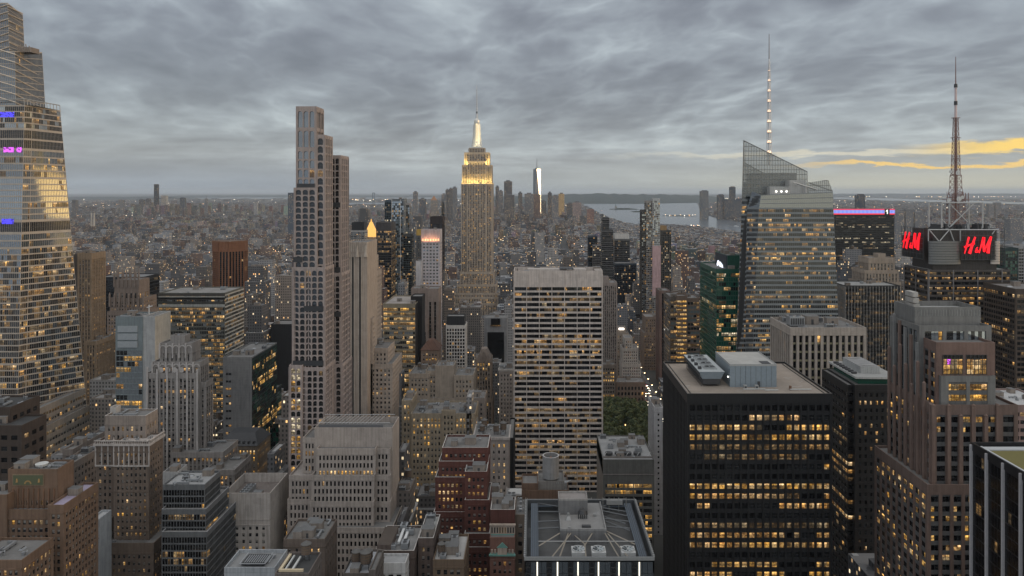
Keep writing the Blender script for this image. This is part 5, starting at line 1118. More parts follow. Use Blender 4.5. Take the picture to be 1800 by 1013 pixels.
def fan_roof_building():
    Y0, Y1 = 260.0, 309.0; X0, X1 = PX(922, Y0), PX(1150, Y0); Z = 131.4; zf = 127.0
    r = thing('three_fan_rooftop_building', 'near glass building with an open roof frame, grey plant block and three big fans', 'building', ((X0 + X1) / 2, (Y0 + Y1) / 2, 0))
    g = plain('roof_metal', (.085, .09, .095), .5, .3); lg = plain('pale_metal', (.26, .26, .255), .5, .3); bl = plain('track_metal', (.085, .105, .13), .5, .3); dk = plain('dark_metal', (.04, .04, .042), .6); deck = roofm((.085, .085, .085)); rust = plain('tan_strut', (.25, .22, .18), .7)
    B = MB(); gw = wall((.03, .032, .035), .3, .1, .1)
    for (a, b_) in (((X0, Y0), (X1, Y0)), ((X1, Y0), (X1, Y1)), ((X1, Y1), (X0, Y1)), ((X0, Y1), (X0, Y0))): B.quad((*a, 0), (*b_, 0), (*b_, Z - 1.1), (*a, Z - 1.1), gw)
    w = .7
    for x0, x1, y0, y1 in ((X0, X1, Y0, Y0 + w), (X0, X1, Y1 - w, Y1), (X0, X0 + w, Y0 + w, Y1 - w), (X1 - w, X1, Y0 + w, Y1 - w)): B.box(x0, x1, y0, y1, zf - 1, Z, g, bottom=True)
    B.box(X0 + w, X1 - w, Y0 + w, Y1 - w, zf - 1, zf, deck)
    B.box(X0 - .12, X1 + .12, Y0 - .12, Y0 + .2, Z - 1.1, Z + .12, lg, bottom=True); B.box(X0 - .12, X0 + .2, Y0 + .21, Y1, Z - 1.1, Z + .12, lg, bottom=True); B.box(X1 - .2, X1 + .12, Y0 + .21, Y1, Z - 1.1, Z + .12, lg, bottom=True); B.box(X0 + .21, X1 - .21, Y1 - .2, Y1 + .1, Z - 1.1, Z + .12, lg, bottom=True)
    B.obj('wall', r)
    T = MB()
    for x0, x1, y0, y1 in ((X0 + 2.2, X0 + 5.0, Y0 + 2.2, Y1 - 2.2), (X1 - 5.0, X1 - 2.2, Y0 + 2.2, Y1 - 2.2), (X0 + 5, X1 - 5, Y1 - 5, Y1 - 2.2)):
        T.box(x0, x1, y0, y1, Z - 1.0, Z - .7, bl, bottom=True)
        if x1 - x0 < 4:
            for q in (.5, 1.2, 1.9, 2.5): T.box(x0 + q, x0 + q + .12, y0, y1, Z - .7, Z - .5, dk)
        else:
            for q in (.5, 1.2, 1.9, 2.5): T.box(x0, x1, y0 + q, y0 + q + .12, Z - .7, Z - .5, dk)
    T.obj('maintenance_track', r)
    T = MB(); T.box(10.1, 27.5, 279, 304, zf, 132.0, wall((.15, .15, .152), .7), roofm((.20, .195, .19))); 
    for a, b_, c, d in ((10.1, 27.5, 279, 279.4), (10.1, 10.5, 279.4, 304), (27.1, 27.5, 279.4, 304)): T.box(a, b_, c, d, 132.0, 132.7, wall((.22, .22, .22), .7))
    T.obj('plant_block', r)
    T = MB(); T.box(9.9, 21.4, 293, 300.5, 132.05, 137.6, wall((.14, .14, .142), .7), roofm((.22, .2, .19)))
    for a, b_, c, d in ((9.9, 21.4, 293, 293.3), (9.9, 21.4, 300.2, 300.5), (9.9, 10.2, 293.3, 300.2), (21.1, 21.4, 293.3, 300.2)): T.box(a, b_, c, d, 137.6, 138.3, wall((.26, .25, .24), .7))
    T.obj('stair_block', r)
    T = MB(); T.cyl(13.6, 289.5, 132, 134.2, .5, .5, lg, seg=12); T.prism([(12.6, 287.5), (14.6, 287.5), (14.6, 289.2), (12.6, 289.2)], 132.05, 133.3, lg, top=[(13.0, 288.3), (14.2, 288.3), (14.2, 289.2), (13.0, 289.2)]); T.box(18.4, 21.8, 281.5, 283, 132.05, 132.6, dk); T.box(23.5, 24.6, 291, 292, 132.05, 133, lg); T.box(13, 14, 280.2, 281, 132.05, 132.8, lg)
    T.obj('roof_vent', r)
    T = MB(); 
    for k in range(5): T.bar((17.6 + k * .8, 289.5, 132), (17.6 + k * .8, 289.5, 135), .25, dk, 6)
    T.cyl(19.2, 289.8, 134, 135.3, 1.7, 1.2, dk, seg=14, bottom=True); T.obj('exhaust_fan', r)
    T = MB(); 
    for (x, y, X, Yy) in ((10, 303, X0 + 5, 307), (10, 298, X0 + 5, 299), (10, 290, X0 + 5, 290), (10, 284, X0 + 5, 284), (10, 279.5, X0 + 5, 270), (27.5, 303, X1 - 5, 307), (27.5, 299, X1 - 5, 296), (27.5, 292, X1 - 5, 291), (27.5, 285, X1 - 5, 285), (27.5, 281, X1 - 5, 272), (27.5, 290, 37, 283), (27.5, 294, 36, 289), (27.5, 302, X1 - 5, 300), (13, 279, 9, Y0 + 1.5), (14, 279, 6, Y0 + 1.5), (22, 279, 18.6, 271), (18.6, 271, 15.6, 279), (27, 279, 30.5, Y0 + 1.5), (28, 279, 34, Y0 + 1.5), (18.6, 271, 18.6, Y0 + 1.2)):
        T.bar((x, y, Z - .4), (X, Yy, Z - 1.2 if abs(X) > 2 else Z - .8), .28, rust if Yy < 280 else g)
    T.bar((X0 + 5, 273.2, Z - .6), (X1 - 5, 273.2, Z - .6), .2, lg); T.each('roof_strut', r)
    fm = plain('fan_housing', (.42, .42, .41), .6)
    for px in (1017, 1052, 1103.6):
        T = MB(); D = MB(); fan_mesh(T, PX(px, 267.5), 267.5, 130.6, 2.55, fm, dk, plain('fan_blade', (.34, .37, .38), .4, .4), D); f_ = T.obj('cooling_fan', r); D.obj('fan_blades', f_).location = (0, 0, 0)
    T = MB(); 
    for k in range(34):
        s = k / 33
        T.bar((X0 + .5, Y0 + 1 + s * 47, Z), (X0 + .5, Y0 + 1 + s * 47, Z + 1.1), .06, lg); T.bar((X1 - .5, Y0 + 1 + s * 47, Z), (X1 - .5, Y0 + 1 + s * 47, Z + 1.1), .06, lg)
        T.box(X1 - .3, X1 + .35, Y0 + 1 + s * 47, Y0 + 1.6 + s * 47, Z - .4, Z + .3, lg); T.box(X0 - .35, X0 + .3, Y0 + 1 + s * 47, Y0 + 1.6 + s * 47, Z - .4, Z + .3, lg)
    for x in (X0 + .5, X1 - .5): T.bar((x, Y0 + 1, Z + 1.1), (x, Y1 - 1, Z + 1.1), .06, lg)
    T.obj('railing', r)
    T = MB(); T.box(30, 36.5, 303.5, 305, Z, Z + 1.8, lg, bottom=True); 
    for x in (28.5, 31, 35, 38): T.bar((x, 304, Z - 3), (x, 304, Z + 2.8), .15, lg)
    T.bar((28.5, 304, Z + 2.2), (38, 304, Z + 2.2), .12, lg); T.obj('gantry', r)
    pn = []
    for k in range(24):
        a = X0 + .4 + k * (X1 - X0 - .8) / 24; b_ = a + (X1 - X0 - .8) / 24 - .12
        for z1, z0 in ((Z - 1.6, Z - 5.6), (Z - 5.8, Z - 9.8)): pn.append(((Vector((a, Y0 - .06, z0)), Vector((b_, Y0 - .06, z0)), Vector((b_, Y0 - .06, z1)), Vector((a, Y0 - .06, z1))), 'h' if k % 4 else 'd'))
    emit_panes(pn, r, 48)
    for px in (944.4, 980, 1016, 1052, 1088, 1123.7):
        T = MB(); x = PX(px, Y0); T.box(x - .22, x + .22, Y0 - .3, Y0 - .08, PZ(1012, Y0), PZ(988, Y0), pane('f'), bottom=True); T.obj('light_strip', r)
fan_roof_building()

# black gridded office tower with the gravel roof
def bt_extra(B, pn, root, rnd, ex):
    x0, x1, y0, y1, z = ex[0]; bg = plain('blue_grey_panel', (.22, .26, .29), .45, .2); dk = plain('dark_metal', (.04, .04, .042), .6); rf = roofm((.33, .32, .30)); lg = plain('pale_metal', (.36, .36, .35), .5, .3)
    T = MB(); a, b_ = PX(1283.5, 334), PX(1365, 334); T.box(a, b_, 334, 361, z, 181.7, bg, rf); T.box(a - .1, b_ + .1, 333.9, 334.15, 181.2, 182.1, lg, bottom=True); T.box(a - .1, a + .15, 334.15, 361, 181.2, 182.1, lg, bottom=True); T.box(b_ - .15, b_ + .1, 334.15, 361, 181.2, 182.1, lg, bottom=True)
    for k in range(1, 9): T.box(a + k * (b_ - a) / 9 - .04, a + k * (b_ - a) / 9 + .04, 333.93, 333.99, z + .3, 181.2, dk)
    T.box(a + 15, a + 19, 336, 341, 181.72, 181.9, dk); T.box(a + 12.3, a + 13.5, 333.85, 333.98, z + .2, z + 2.6, dk)
    T.obj('plant_room', root)
    T = MB()
    for px in (1310, 1330): 
        x = PX(px, 331); T.box(x - .7, x + .7, 330.4, 331.8, z + .1, z + 1.7, lg); T.box(x - .4, x + .4, 330.34, 330.4, z + .5, z + 1.3, dk)
    for p0, p1, y in ((1306, 1345, 329), (1345, 1368, 327.4), (1388, 1426, 328.5)): T.box(PX(p0, y), PX(p1, y), y - .18, y + .18, z + .3, z + .65, plain('pale_pipe', (.5, .5, .48), .5), bottom=True)
    T.box(PX(1388, 329), PX(1391, 329), 328.6, 329.8, z, z + 1.8, plain('rust_box', (.14, .07, .04), .8)); T.obj('roof_pipes', root)
    T = MB(); xa, xb = PX(1230, 334), PX(1274, 334); zt, zb = 178.6, 175.2
    T.prism([(xa + 1.4, 334.8), (xb - 1.6, 334.8), (xb - 1.6, 368.2), (xa + 1.4, 368.2)], zb, zt, bg, plain('cool_top', (.40, .42, .42), .5, .3), top=[(xa - .2, 334), (xb, 334), (xb, 369), (xa - .2, 369)], bottom=True)
    T.box(xa + 1.6, xb - 1.8, 335, 368, z + 1.0, zb, dk)
    for k in range(14): 
        T.bar((xa + 1, 335.5 + k * 2.5, z), (xa + 1, 335.5 + k * 2.5, zb), .12, dk); T.box(xa - .02 , xa + .3, 335 + k * 2.5, 335.25 + k * 2.5, zb + .2, zt - .2, dk)
    T.obj('cooling_tower', root)
    for k in range(4):
        T = MB(); D = MB(); fan_mesh(T, (xa + xb) / 2 + .5, 341.5 + k * 7.4, zt + .35, 2.9, plain('fan_housing', (.30, .31, .31), .6, .2), dk, dk, D); T.box(xa + .6, xa + 2, 339 + k * 7.4, 341 + k * 7.4, zt, zt + 1.1, dk); f_ = T.obj('cooling_fan', root); D.obj('fan_blades', f_).location = (0, 0, 0)
    T = MB(); w = wall((.08, .075, .07), .7)
    for c, d in ((y0 + 2.0, 1), ): T.box(x0 + 2.2, x1 - 2.2, y0 + 2.0, y0 + 2.3, z + .004, z + .35, w)
    T.box(x0 + 2.0, x0 + 2.3, y0 + 2.3, y1 - 2, z, z + .4, w); T.box(x1 - 2.3, x1 - 2.0, y0 + 2.3, y1 - 2, z, z + .4, w); T.obj('roof_kerb', root)
    l = MB(); l.box(a - .9, a - .5, 335, 335.4, z + 4.2, z + 4.6, plain('lamp_glass', (1, 1, 1), .3, emit=(1, .95, .85), es=6), bottom=True); l.obj('floodlight', root)
bts = ST(bay=3.16, fw=.74, fl=4.2, fh=.58, col=(.014, .014, .015), sp=(.016, .016, .017), d=.9, sd=.35, m=.6, top=3.4, hi=.6, phi=.84, plo=.16, lit='yywwo', dk='kkkd', rough=.5, run=5)
bld('black_grid_tower', 'black office tower with square lit windows, gravel roof and blue-grey roof plant room', 'skyscraper',
    [(1208, 1463, 692, 320, 60, dict(n=0, ph=.9, roof=(.25, .21, .175), cap=wall((.09, .085, .08), .7), sst=dict(hi=.15, phi=.4, bay=3.2, plo=.03, d=1.1, col=(.03, .029, .029), lit='o', dk='h')))], bts, 71, 100, extra=bt_extra)

def b2_extra(B, pn, root, rnd, ex):
    x0, x1, y0, y1, z = ex[0]; T = MB(); w = wall((.40, .40, .39), .6); dk = plain('dark_metal', (.04, .04, .042), .6)
    T.box(x0 + 3, x1 - 1, y0 + 3, y1 - 2, z + .3, z + 3.4, pane('n'), bottom=True)
    T.prism([(x0 + 1, y0 + 1.5), (x1 + .6, y0 + .2), (x1 + .6, y1 + .5), (x0 + 1, y1 + .5)], z + 3.4, z + 4.4, w, roofm((.26, .26, .255)), bottom=True)
    T.box(x0 + 7, x1 - 6, y0 + 9, y1 - 5, z + 4.4, z + 8.2, wall((.34, .35, .35), .6), roofm((.2, .2, .2))); T.obj('roof_storey', root)
    T = MB()
    for k in range(7): T.box(x0 + 2, x0 + 4.5, y0 + 8 + k * 4, y0 + 10 + k * 4, z + 4.4, z + 5.5, dk)
    T.bar((x0 + 9, y0 + 12, z + 8.4), (x1 - 8, y0 + 12, z + 8.4), .2, w); T.bar((x0 + 9, y1 - 8, z + 8.6), (x1 - 8, y1 - 8, z + 8.6), .2, w); T.obj('roof_equipment', root)
bld('black_tower_white_roof', 'slim black tower with a pale roof deck, right of the gravel-roofed black tower', 'skyscraper',
    [(1503, 1580, 677, 400, 38, dict(n=0, ph=.4, sst=dict(hi=.12, phi=.5, plo=.05))), (1490, 1503, 677, 403, 36, dict(n=0, ph=.4, st=dict(bay=4, fw=.94, litrows=(6, 9, 10, 11, 14, 16), lit='wo', plo=.1, m=.1)))],
    ST(bay=3.1, fw=.42, fl=4.1, fh=.5, col=(.020, .019, .02), d=.3, hi=.18, phi=.7, plo=.07, lit='ww', dk='kkd', rough=.5, top=3), 72, 100, extra=b2_extra)

def col_extra(B, pn, root, rnd, ex):
    x0, x1, y0, y1, z = ex[0]
    for k in range(5): put('cooling_unit', root, x0 + 8 + k * 5.5, y1 - 9, z, 0, 1.2)
    put('cooling_unit', root, x0 + 9, y0 + 16, z, 0, 2.4); put('bulkhead', root, x0 + 22, y0 + 24, z, 0, 1.6); put('bulkhead', root, x0 + 34, y0 + 20, z, 0, 1.4)
bld('pale_colonnade_building', 'broad beige stone building fronted by tall white piers, behind the gravel-roofed black tower', 'building', [(1389, 1523, 576, 470, 40, dict(n=5, ph=1.8, cap=wall((.36, .33, .30))))],
    ST(bay=4.0, fw=.55, fl=5.4, fh=.78, col=(.33, .29, .255), sp=(.22, .20, .13), d=1.2, sd=.7, m=1, top=3, hi=.0, plo=.04, lit='w', dk='kkd'), 73, 60, extra=col_extra)

# postmodern brown stone tower
def pm_extra(B, pn, root, rnd, ex):
    T = MB(); br = wall((.17, .12, .10), .85, .2); gr_ = wall((.21, .21, .205), .7)
    # piers of different heights on the lower front and along the side
    for px, yt in ((1640, 712), (1667, 712), (1688, 730), (1710, 712), (1732, 730), (1753, 712)):
        x = PX(px, 300); T.prism([(x - .75, 299.2), (x + .75, 299.2), (x + .75, 300), (x - .75, 300)], 60, PZ(yt, 300), br, top=[(x - .75, 299.2), (x + .75, 299.2), (x + .75, 300), (x - .75, 300)]); T.cyl(x, 299.6, PZ(yt, 300), PZ(yt, 300) + .5, .75, .3, br, seg=8)
    xs = ex[0][0]
    for k in range(8):
        y = 301 + k * 5; zt = PZ(712, 300) + (k % 3) * 6 + k * 1.4; T.box(xs - .9, xs - .02, y - .7, y + .7, 60, zt, br); T.cyl(xs - .45, y, zt, zt + .6, .75, .3, br, seg=8)
    for k in range(5):
        y = 314 + k * 5; x = ex[2][0]; zt = ex[2][4] - 6 + k * 2.2; T.box(x - .9, x - .02, y - .7, y + .7, 150, zt, br if k % 2 else gr_)
    T.obj('stone_pier', root)
    T = MB(); x = PX(1600, 330)
    for k in range(5): T.box(x - .8, x + 2.4 - k * .2, 325 + k * .3, 333, PZ(560, 330) if k == 0 else PZ(560 - k * 10, 330), PZ(552 - k * 10, 330), wall((.33, .32, .30), .7))
    T.obj('stepped_finial', root)
    # two big lit windows
    for (a, b_) in ((1657.6, 1692), (1699, 1734)):
        nx = 5
        for i in range(nx):
            for j, (ya, yb, kd) in enumerate(((624, 631, 'k'), (631, 641, 'w'), (641, 658, 'y'))):
                p0 = a + (b_ - a) * i / nx; p1 = a + (b_ - a) * (i + 1) / nx; Yw = 302.85
                pn.insert(0, ((P(p0, yb, Yw), P(p1, yb, Yw), P(p1, ya, Yw), P(p0, ya, Yw)), kd if not (a < 1670 and i == 1 and j == 1) else 'p'))
    T = MB()
    for (a, b_) in ((1657.6, 1692), (1699, 1734)):
        for i in range(6): p0 = a + (b_ - a) * i / 5; T.box(PX(p0, 302.8) - .1, PX(p0, 302.8) + .1, 302.6, 302.82, PZ(658, 302.8), PZ(624, 302.8), plain('dark_metal', (.04, .04, .042), .6))
        for yy in (624, 631, 641, 658): T.box(PX(a, 302.8) - .12, PX(b_, 302.8) + .12, 302.55, 302.6, PZ(yy, 302.8) - .1, PZ(yy, 302.8) + .1, plain('dark_metal', (.04, .04, .042), .6), bottom=True)
    T.obj('mullion', root)
    T = MB(); z = ex[5][4]
    x0, x1, y0, y1 = ex[5][:4]
    for k in range(24): T.box(x0 + .5 + k * (x1 - x0 - 1) / 23 - .15, x0 + .5 + k * (x1 - x0 - 1) / 23 + .15, y0 - .12, y0 - .02, z - 1.6, z + 1.0, gr_)
    T.obj('ribbed_parapet', root)
gry = wall((.155, .155, .15), .6, .2)
bld('stepped_granite_tower', 'brown and grey granite tower with stone piers and two big lit windows near its top', 'skyscraper',
    [(1640, 1757, 712, 300, 38, dict(n=0)), (1646, 1749, 602, 303, 30, dict(n=0, st=dict(blank=1, col=(.165, .11, .092)), sst=dict(blank=0))), (1616, 1743, 573, 313, 26, dict(n=0, st=dict(wallm=gry, top=1.2, bay=8.6, fw=.82, fl=4.4, fh=.95, div=5, plo=.02, hi=0, dk='dg', m=1.5), sst=dict(wallm=gry, bay=4))),
     (1654, 1750, 661, 301.5, 20, dict(n=0, st=dict(wallm=gry, bay=9, fw=.84, fl=4.4, fh=.6, div=6, m=2.5, top=1.4, litrows=(0, 1), plo=.1, lit='yw', dk='kd'))), (1630, 1757, 852, 297, 46, dict(n=0)),
     (1608, 1724, 540, 320, 18, dict(n=0, ph=2.2, roof=(.3, .3, .29), st=dict(blank=1, wallm=gry), sst=dict(wallm=gry))), (1756, 1790, 712, 306, 30, dict(n=0))],
    ST(bay=4.8, fw=.70, fl=3.95, fh=.58, col=(.15, .108, .092), sp=(.10, .10, .10), sd=.25, d=.5, m=.8, top=3, div=2, hi=.3, phi=.6, plo=.08, lit='yyw', dk='ddk'), 74, 100, extra=pm_extra)

# edge tower with white vertical fins
def edge_tower():
    X = 154.0; Y0, Y1 = 150.0, 260.0; Z = 172.0
    r = thing('white_fin_tower', 'black glass tower with white vertical fins and sedum roof, at the bottom right corner', 'skyscraper', (X + 20, 205, 0))
    B = MB(); dk = wall((.018, .018, .02), .3, .1, .1); B.box(X, X + 60, Y0, Y1, 0, Z - 1.6, dk, roofm((.2, .2, .2))); B.obj('wall', r)
    T = MB(); w = plain('white_fin', (.42, .40, .40), .5)
    for k in range(13): T.box(X - .9, X - .02, Y1 - .7 - k * 8.8, Y1 - .1 - k * 8.8, 0, Z - .8, w)
    T.obj('fin', r)
    T = MB(); rim = plain('roof_rim', (.40, .41, .42), .5); T.box(X, X + .25, Y0, Y1, Z - 1.6, Z, dk); T.box(X + .25, X + 60, Y1 - .3, Y1, Z - 1.6, Z, dk); T.box(X + .6, X + 2.8, Y0, Y1 - 1.4, Z - 1.58, Z - 1.0, rim); T.box(X + 2.8, X + 60, Y1 - 5, Y1 - 2.0, Z - 1.58, Z - 1.0, rim)
    T.box(X - .25, X - .02, Y0, Y1, Z - 2.8, Z - .1, dk); T.obj('parapet', r)
    T = MB(); sd = plain('sedum_planting', (.13, .115, .035), .95); T.box(X + 3.2, X + 58, Y0 + 2, Y1 - 5.4, Z - 1.58, Z - 1.25, sd); T.obj('sedum_roof', r)
    pn = []; rnd = random.Random(5)
    for k in range(12):
        for q in range(5):
            for z in range(22):
                ya = Y1 - .9 - k * 8.8 - q * 1.62; yb = ya - 1.5; zt = Z - 3.4 - z * 4.2
                pn.append(((Vector((X - .03, ya, zt - 3.7)), Vector((X - .03, yb, zt - 3.7)), Vector((X - .03, yb, zt)), Vector((X - .03, ya, zt))), 'o' if rnd.random() < .012 else 'k'))
    emit_panes(pn, r, 60)
edge_tower()

# tapering crystalline tower with a spire
def crystal_tower():
    r = thing('crystalline_glass_tower', 'faceted grey glass tower with a slanted see-through crown and a tall white spire', 'skyscraper', (PX(1385, 650), 670, 0))
    rnd = random.Random(75); B = MB(); pn = []
    wm = wall((.19, .205, .21), .45, .1, .08)
    s = ST(bay=1.75, fw=.92, fl=4.15, fh=.60, d=.12, m=.1, col=(.3, .3, .285), wallm=wm, hi=.5, phi=.55, plo=.12, lit='wwyoo', dk='d', run=3, top=.2)
    glassy = sv(s, hi=0, plo=0, dk='h', fh=.85, fl=4.15)
    Yf, Yr = 632.0, 655.0
    def fc(a, b_, c, d, Ya, Yb, st):   # bl, br, tl, tr as (px, py); the left edge at Ya, the right at Yb
        face(B, pn, P(*a, Ya), P(*b_, Yb), P(*c, Ya), P(*d, Yb), st, rnd)
    fc((1334, 366), (1465, 366), (1338, 343), (1464, 338), Yf + 1, Yf, glassy)
    fc((1322, 645), (1478, 645), (1334, 366), (1465, 366), Yf + 1, Yf, s)
    fc((1310, 645), (1322, 645), (1313, 366), (1334, 366), Yf + 16, Yf + 1, s); fc((1313, 366), (1334, 366), (1322, 336), (1338, 343), Yf + 16, Yf + 1, glassy)
    fc((1293, 645), (1310, 645), (1304, 352), (1314, 352), Yr, Yf + 16, s)
    fc((1304, 352), (1335, 352), (1305, 320), (1335, 322), Yr, Yr, sv(s, plo=.1, hi=.3, fl=5, fh=.5))
    B.quad(P(1293, 645, Yr), P(1293, 645, Yr), P(1304, 352, Yr), P(1304, 352, Yr), wm) if False else None
    xb0, xb1 = PX(1293, Yr), PX(1478, Yf); 
    B.quad((xb0, Yr, 60), (PX(1295, 705), 705, 60), (PX(1306, 705), 705, PZ(352, Yr)), (PX(1304, Yr), Yr, PZ(352, Yr)), wm)
    B.quad((PX(1478, Yf), Yf, 60), (PX(1478, Yf), 700, 60), (PX(1465, Yf), 700, PZ(343, Yf)), (PX(1464, Yf), Yf, PZ(338, Yf)), wm)
    zt = PZ(345, Yf) - .5
    B.poly([P(1338, 345, Yf + 1), P(1464, 345, Yf), (PX(1464, Yf), 700, zt), (PX(1310, Yr), 700, zt), (PX(1310, Yr), Yr, zt), (PX(1322, Yf + 16), Yf + 16, zt)], roofm((.2, .2, .2)))
    B.obj('wall', r); emit_panes(pn, r, 100)
    # see-through glass crown screens with their mullion grids
    gm, t, b = mat_new('screen_glass'); setb(t, b, base=(.20, .22, .22), rough=.15, alpha=.6, spec=.8)
    mm = plain('screen_mullion', (.16, .16, .15), .5)
    def screen(pts_fn, nu, nv, name):
        G = MB(); L = MB()
        for i in range(nu): G.quad(pts_fn(i / nu, 0), pts_fn((i + 1) / nu, 0), pts_fn((i + 1) / nu, 1), pts_fn(i / nu, 1), gm)
        for i in range(nu + 1): L.bar(pts_fn(i / nu, 0), pts_fn(i / nu, 1), .17, mm)
        L.bar(pts_fn(0, 1), pts_fn(1, 1), .35, mm)
        zs = [pts_fn(q / 40, 1).z for q in range(41)]; zb = pts_fn(0, 0).z; zmx = max(zs); k = 1
        while zb + k * 4.15 < zmx:
            z = zb + k * 4.15; ok = [q / 40 for q in range(41) if zs[q] > z]
            if len(ok) > 1:
                def at(u): a, c = pts_fn(u, 0), pts_fn(u, 1); f = (z - a.z) / max(.01, (c.z - a.z)); return a.lerp(c, min(1, max(0, f)))
                L.bar(at(ok[0]), at(ok[-1]), .2, mm)
            k += 1
        g = G.obj(name, r); L.obj('mullion', g); 
        g2 = g.children[0]; g2.location = (0, 0, 0)
    zl = PZ(247, Yr); zr_ = PZ(302, Yr); z0 = PZ(348, Yr)
    screen(lambda u, v: Vector((PX(1304.5 + 116 * u, Yr), Yr - .2, z0)).lerp(Vector((PX(1306.8 + 112 * u, Yr), Yr - .2, zl + (zr_ - zl) * u)), v), 24, 0, 'crown_screen')
    screen(lambda u, v: Vector((PX(1304.5 + u, Yr + 40 * u) + .3, Yr + 40 * u, z0)).lerp(Vector((PX(1306.8 + u, Yr + 40 * u) + .3, Yr + 40 * u, zl - 18 * u)), v), 10, 0, 'crown_screen')
    screen(lambda u, v: Vector((PX(1306 + 100 * u, Yr + 40), Yr + 40, z0)).lerp(Vector((PX(1308 + 96 * u, Yr + 40), Yr + 40, zl - 18 + (zr_ - zl) * u)), v), 16, 0, 'crown_screen')
    Y3 = 640
    def rs(u, v):
        top = 321 + (316 - 321) * min(1, u / .82) if u <= .82 else 316 + (u - .82) / .18 * 20
        return P(1421 + 42.5 * u, 343, Y3).lerp(P(1421 + 42.5 * u, top, Y3), v)
    screen(rs, 12, 0, 'crown_screen')
    T = MB(); w = wall((.36, .36, .35), .6); dk = plain('dark_metal', (.04, .04, .042), .6)
    T.box(PX(1324, 668), PX(1400, 668), 668, 690, z0 - 12, PZ(304, 668), wall((.2, .2, .195), .6)); 
    T.box(PX(1353, 644), PX(1388, 644), 644, 652, PZ(345, 644), PZ(328, 644), w); T.box(PX(1388, 642), PX(1416, 642), 642, 654, PZ(345, 642), PZ(317, 642), w); T.obj('penthouse', r)
    T = MB()
    for k in range(3): T.box(PX(1364 + k * 9, 643), PX(1366 + k * 9, 643), 643.2, 643.9, PZ(338, 643), PZ(335.5, 643), plain('lamp_glass', (1, 1, 1), .3, emit=(1, .95, .85), es=4), bottom=True)
    T.obj('deck_lamp', r)
    T = MB(); T.bar(P(1394, 321, 638), P(1437, 334, 638), .7, w); T.bar(P(1416, 327, 638), P(1416, 343, 638), .8, w); T.bar(P(1394, 321, 638), P(1400, 326, 636), .5, w); T.obj('maintenance_boom', r)
    T = MB(); ws = plain('white_spire', (.62, .62, .62), .4, .2); Ys = 684; z = lambda y: PZ(y, Ys); cx = PX(1352, Ys)
    prof = [(290, 2.5), (245, 2.3), (200, 2.0), (160, 1.6), (130, 1.25), (118, .75)]
    for k in range(3):
        an = 2 * math.pi * k / 3 + .3
        for (y0, r0), (y1, r1) in zip(prof, prof[1:]): T.bar((cx + r0 * math.cos(an), Ys + r0 * math.sin(an), z(y0)), (cx + r1 * math.cos(an), Ys + r1 * math.sin(an), z(y1)), .22, ws)
    T.cyl(cx, Ys, z(290), z(125), 1.1, .5, ws, seg=8); T.cyl(cx, Ys, z(125), z(104), .7, .6, ws, seg=8); T.cyl(cx, Ys, z(104), z(60), .55, .35, plain('spire_grey', (.25, .25, .26), .4, .4), seg=8)
    yy = 270; 
    while yy > 125:
        rr = 2.35 * (yy - 20) / 250; T.cyl(cx, Ys, z(yy), z(yy - 1), rr * 1.1, rr * 1.1, plain('spire_grey', (.25, .25, .26), .4, .4), seg=6)
        for q in range(6):
            a0 = 2 * math.pi * q / 6; T.bar((cx + rr * math.cos(a0), Ys + rr * math.sin(a0), z(yy - 1)), (cx + rr * .9 * math.cos(a0 + 1), Ys + rr * .9 * math.sin(a0 + 1), z(yy - 17)), .12, ws)
        yy -= 18
    T.obj('spire', r)
    L = MB(); lm = plain('spire_light', (1, .8, .6), .4, emit=(1, .62, .36), es=1.5); yy = 269
    while yy > 118:
        rr = 2.2 * (yy - 20) / 250; L.cyl(cx, Ys, z(yy), z(yy - 7), rr * .95, rr * .15, lm, seg=6); yy -= 18
    L.obj('spire_light', r)
crystal_tower()

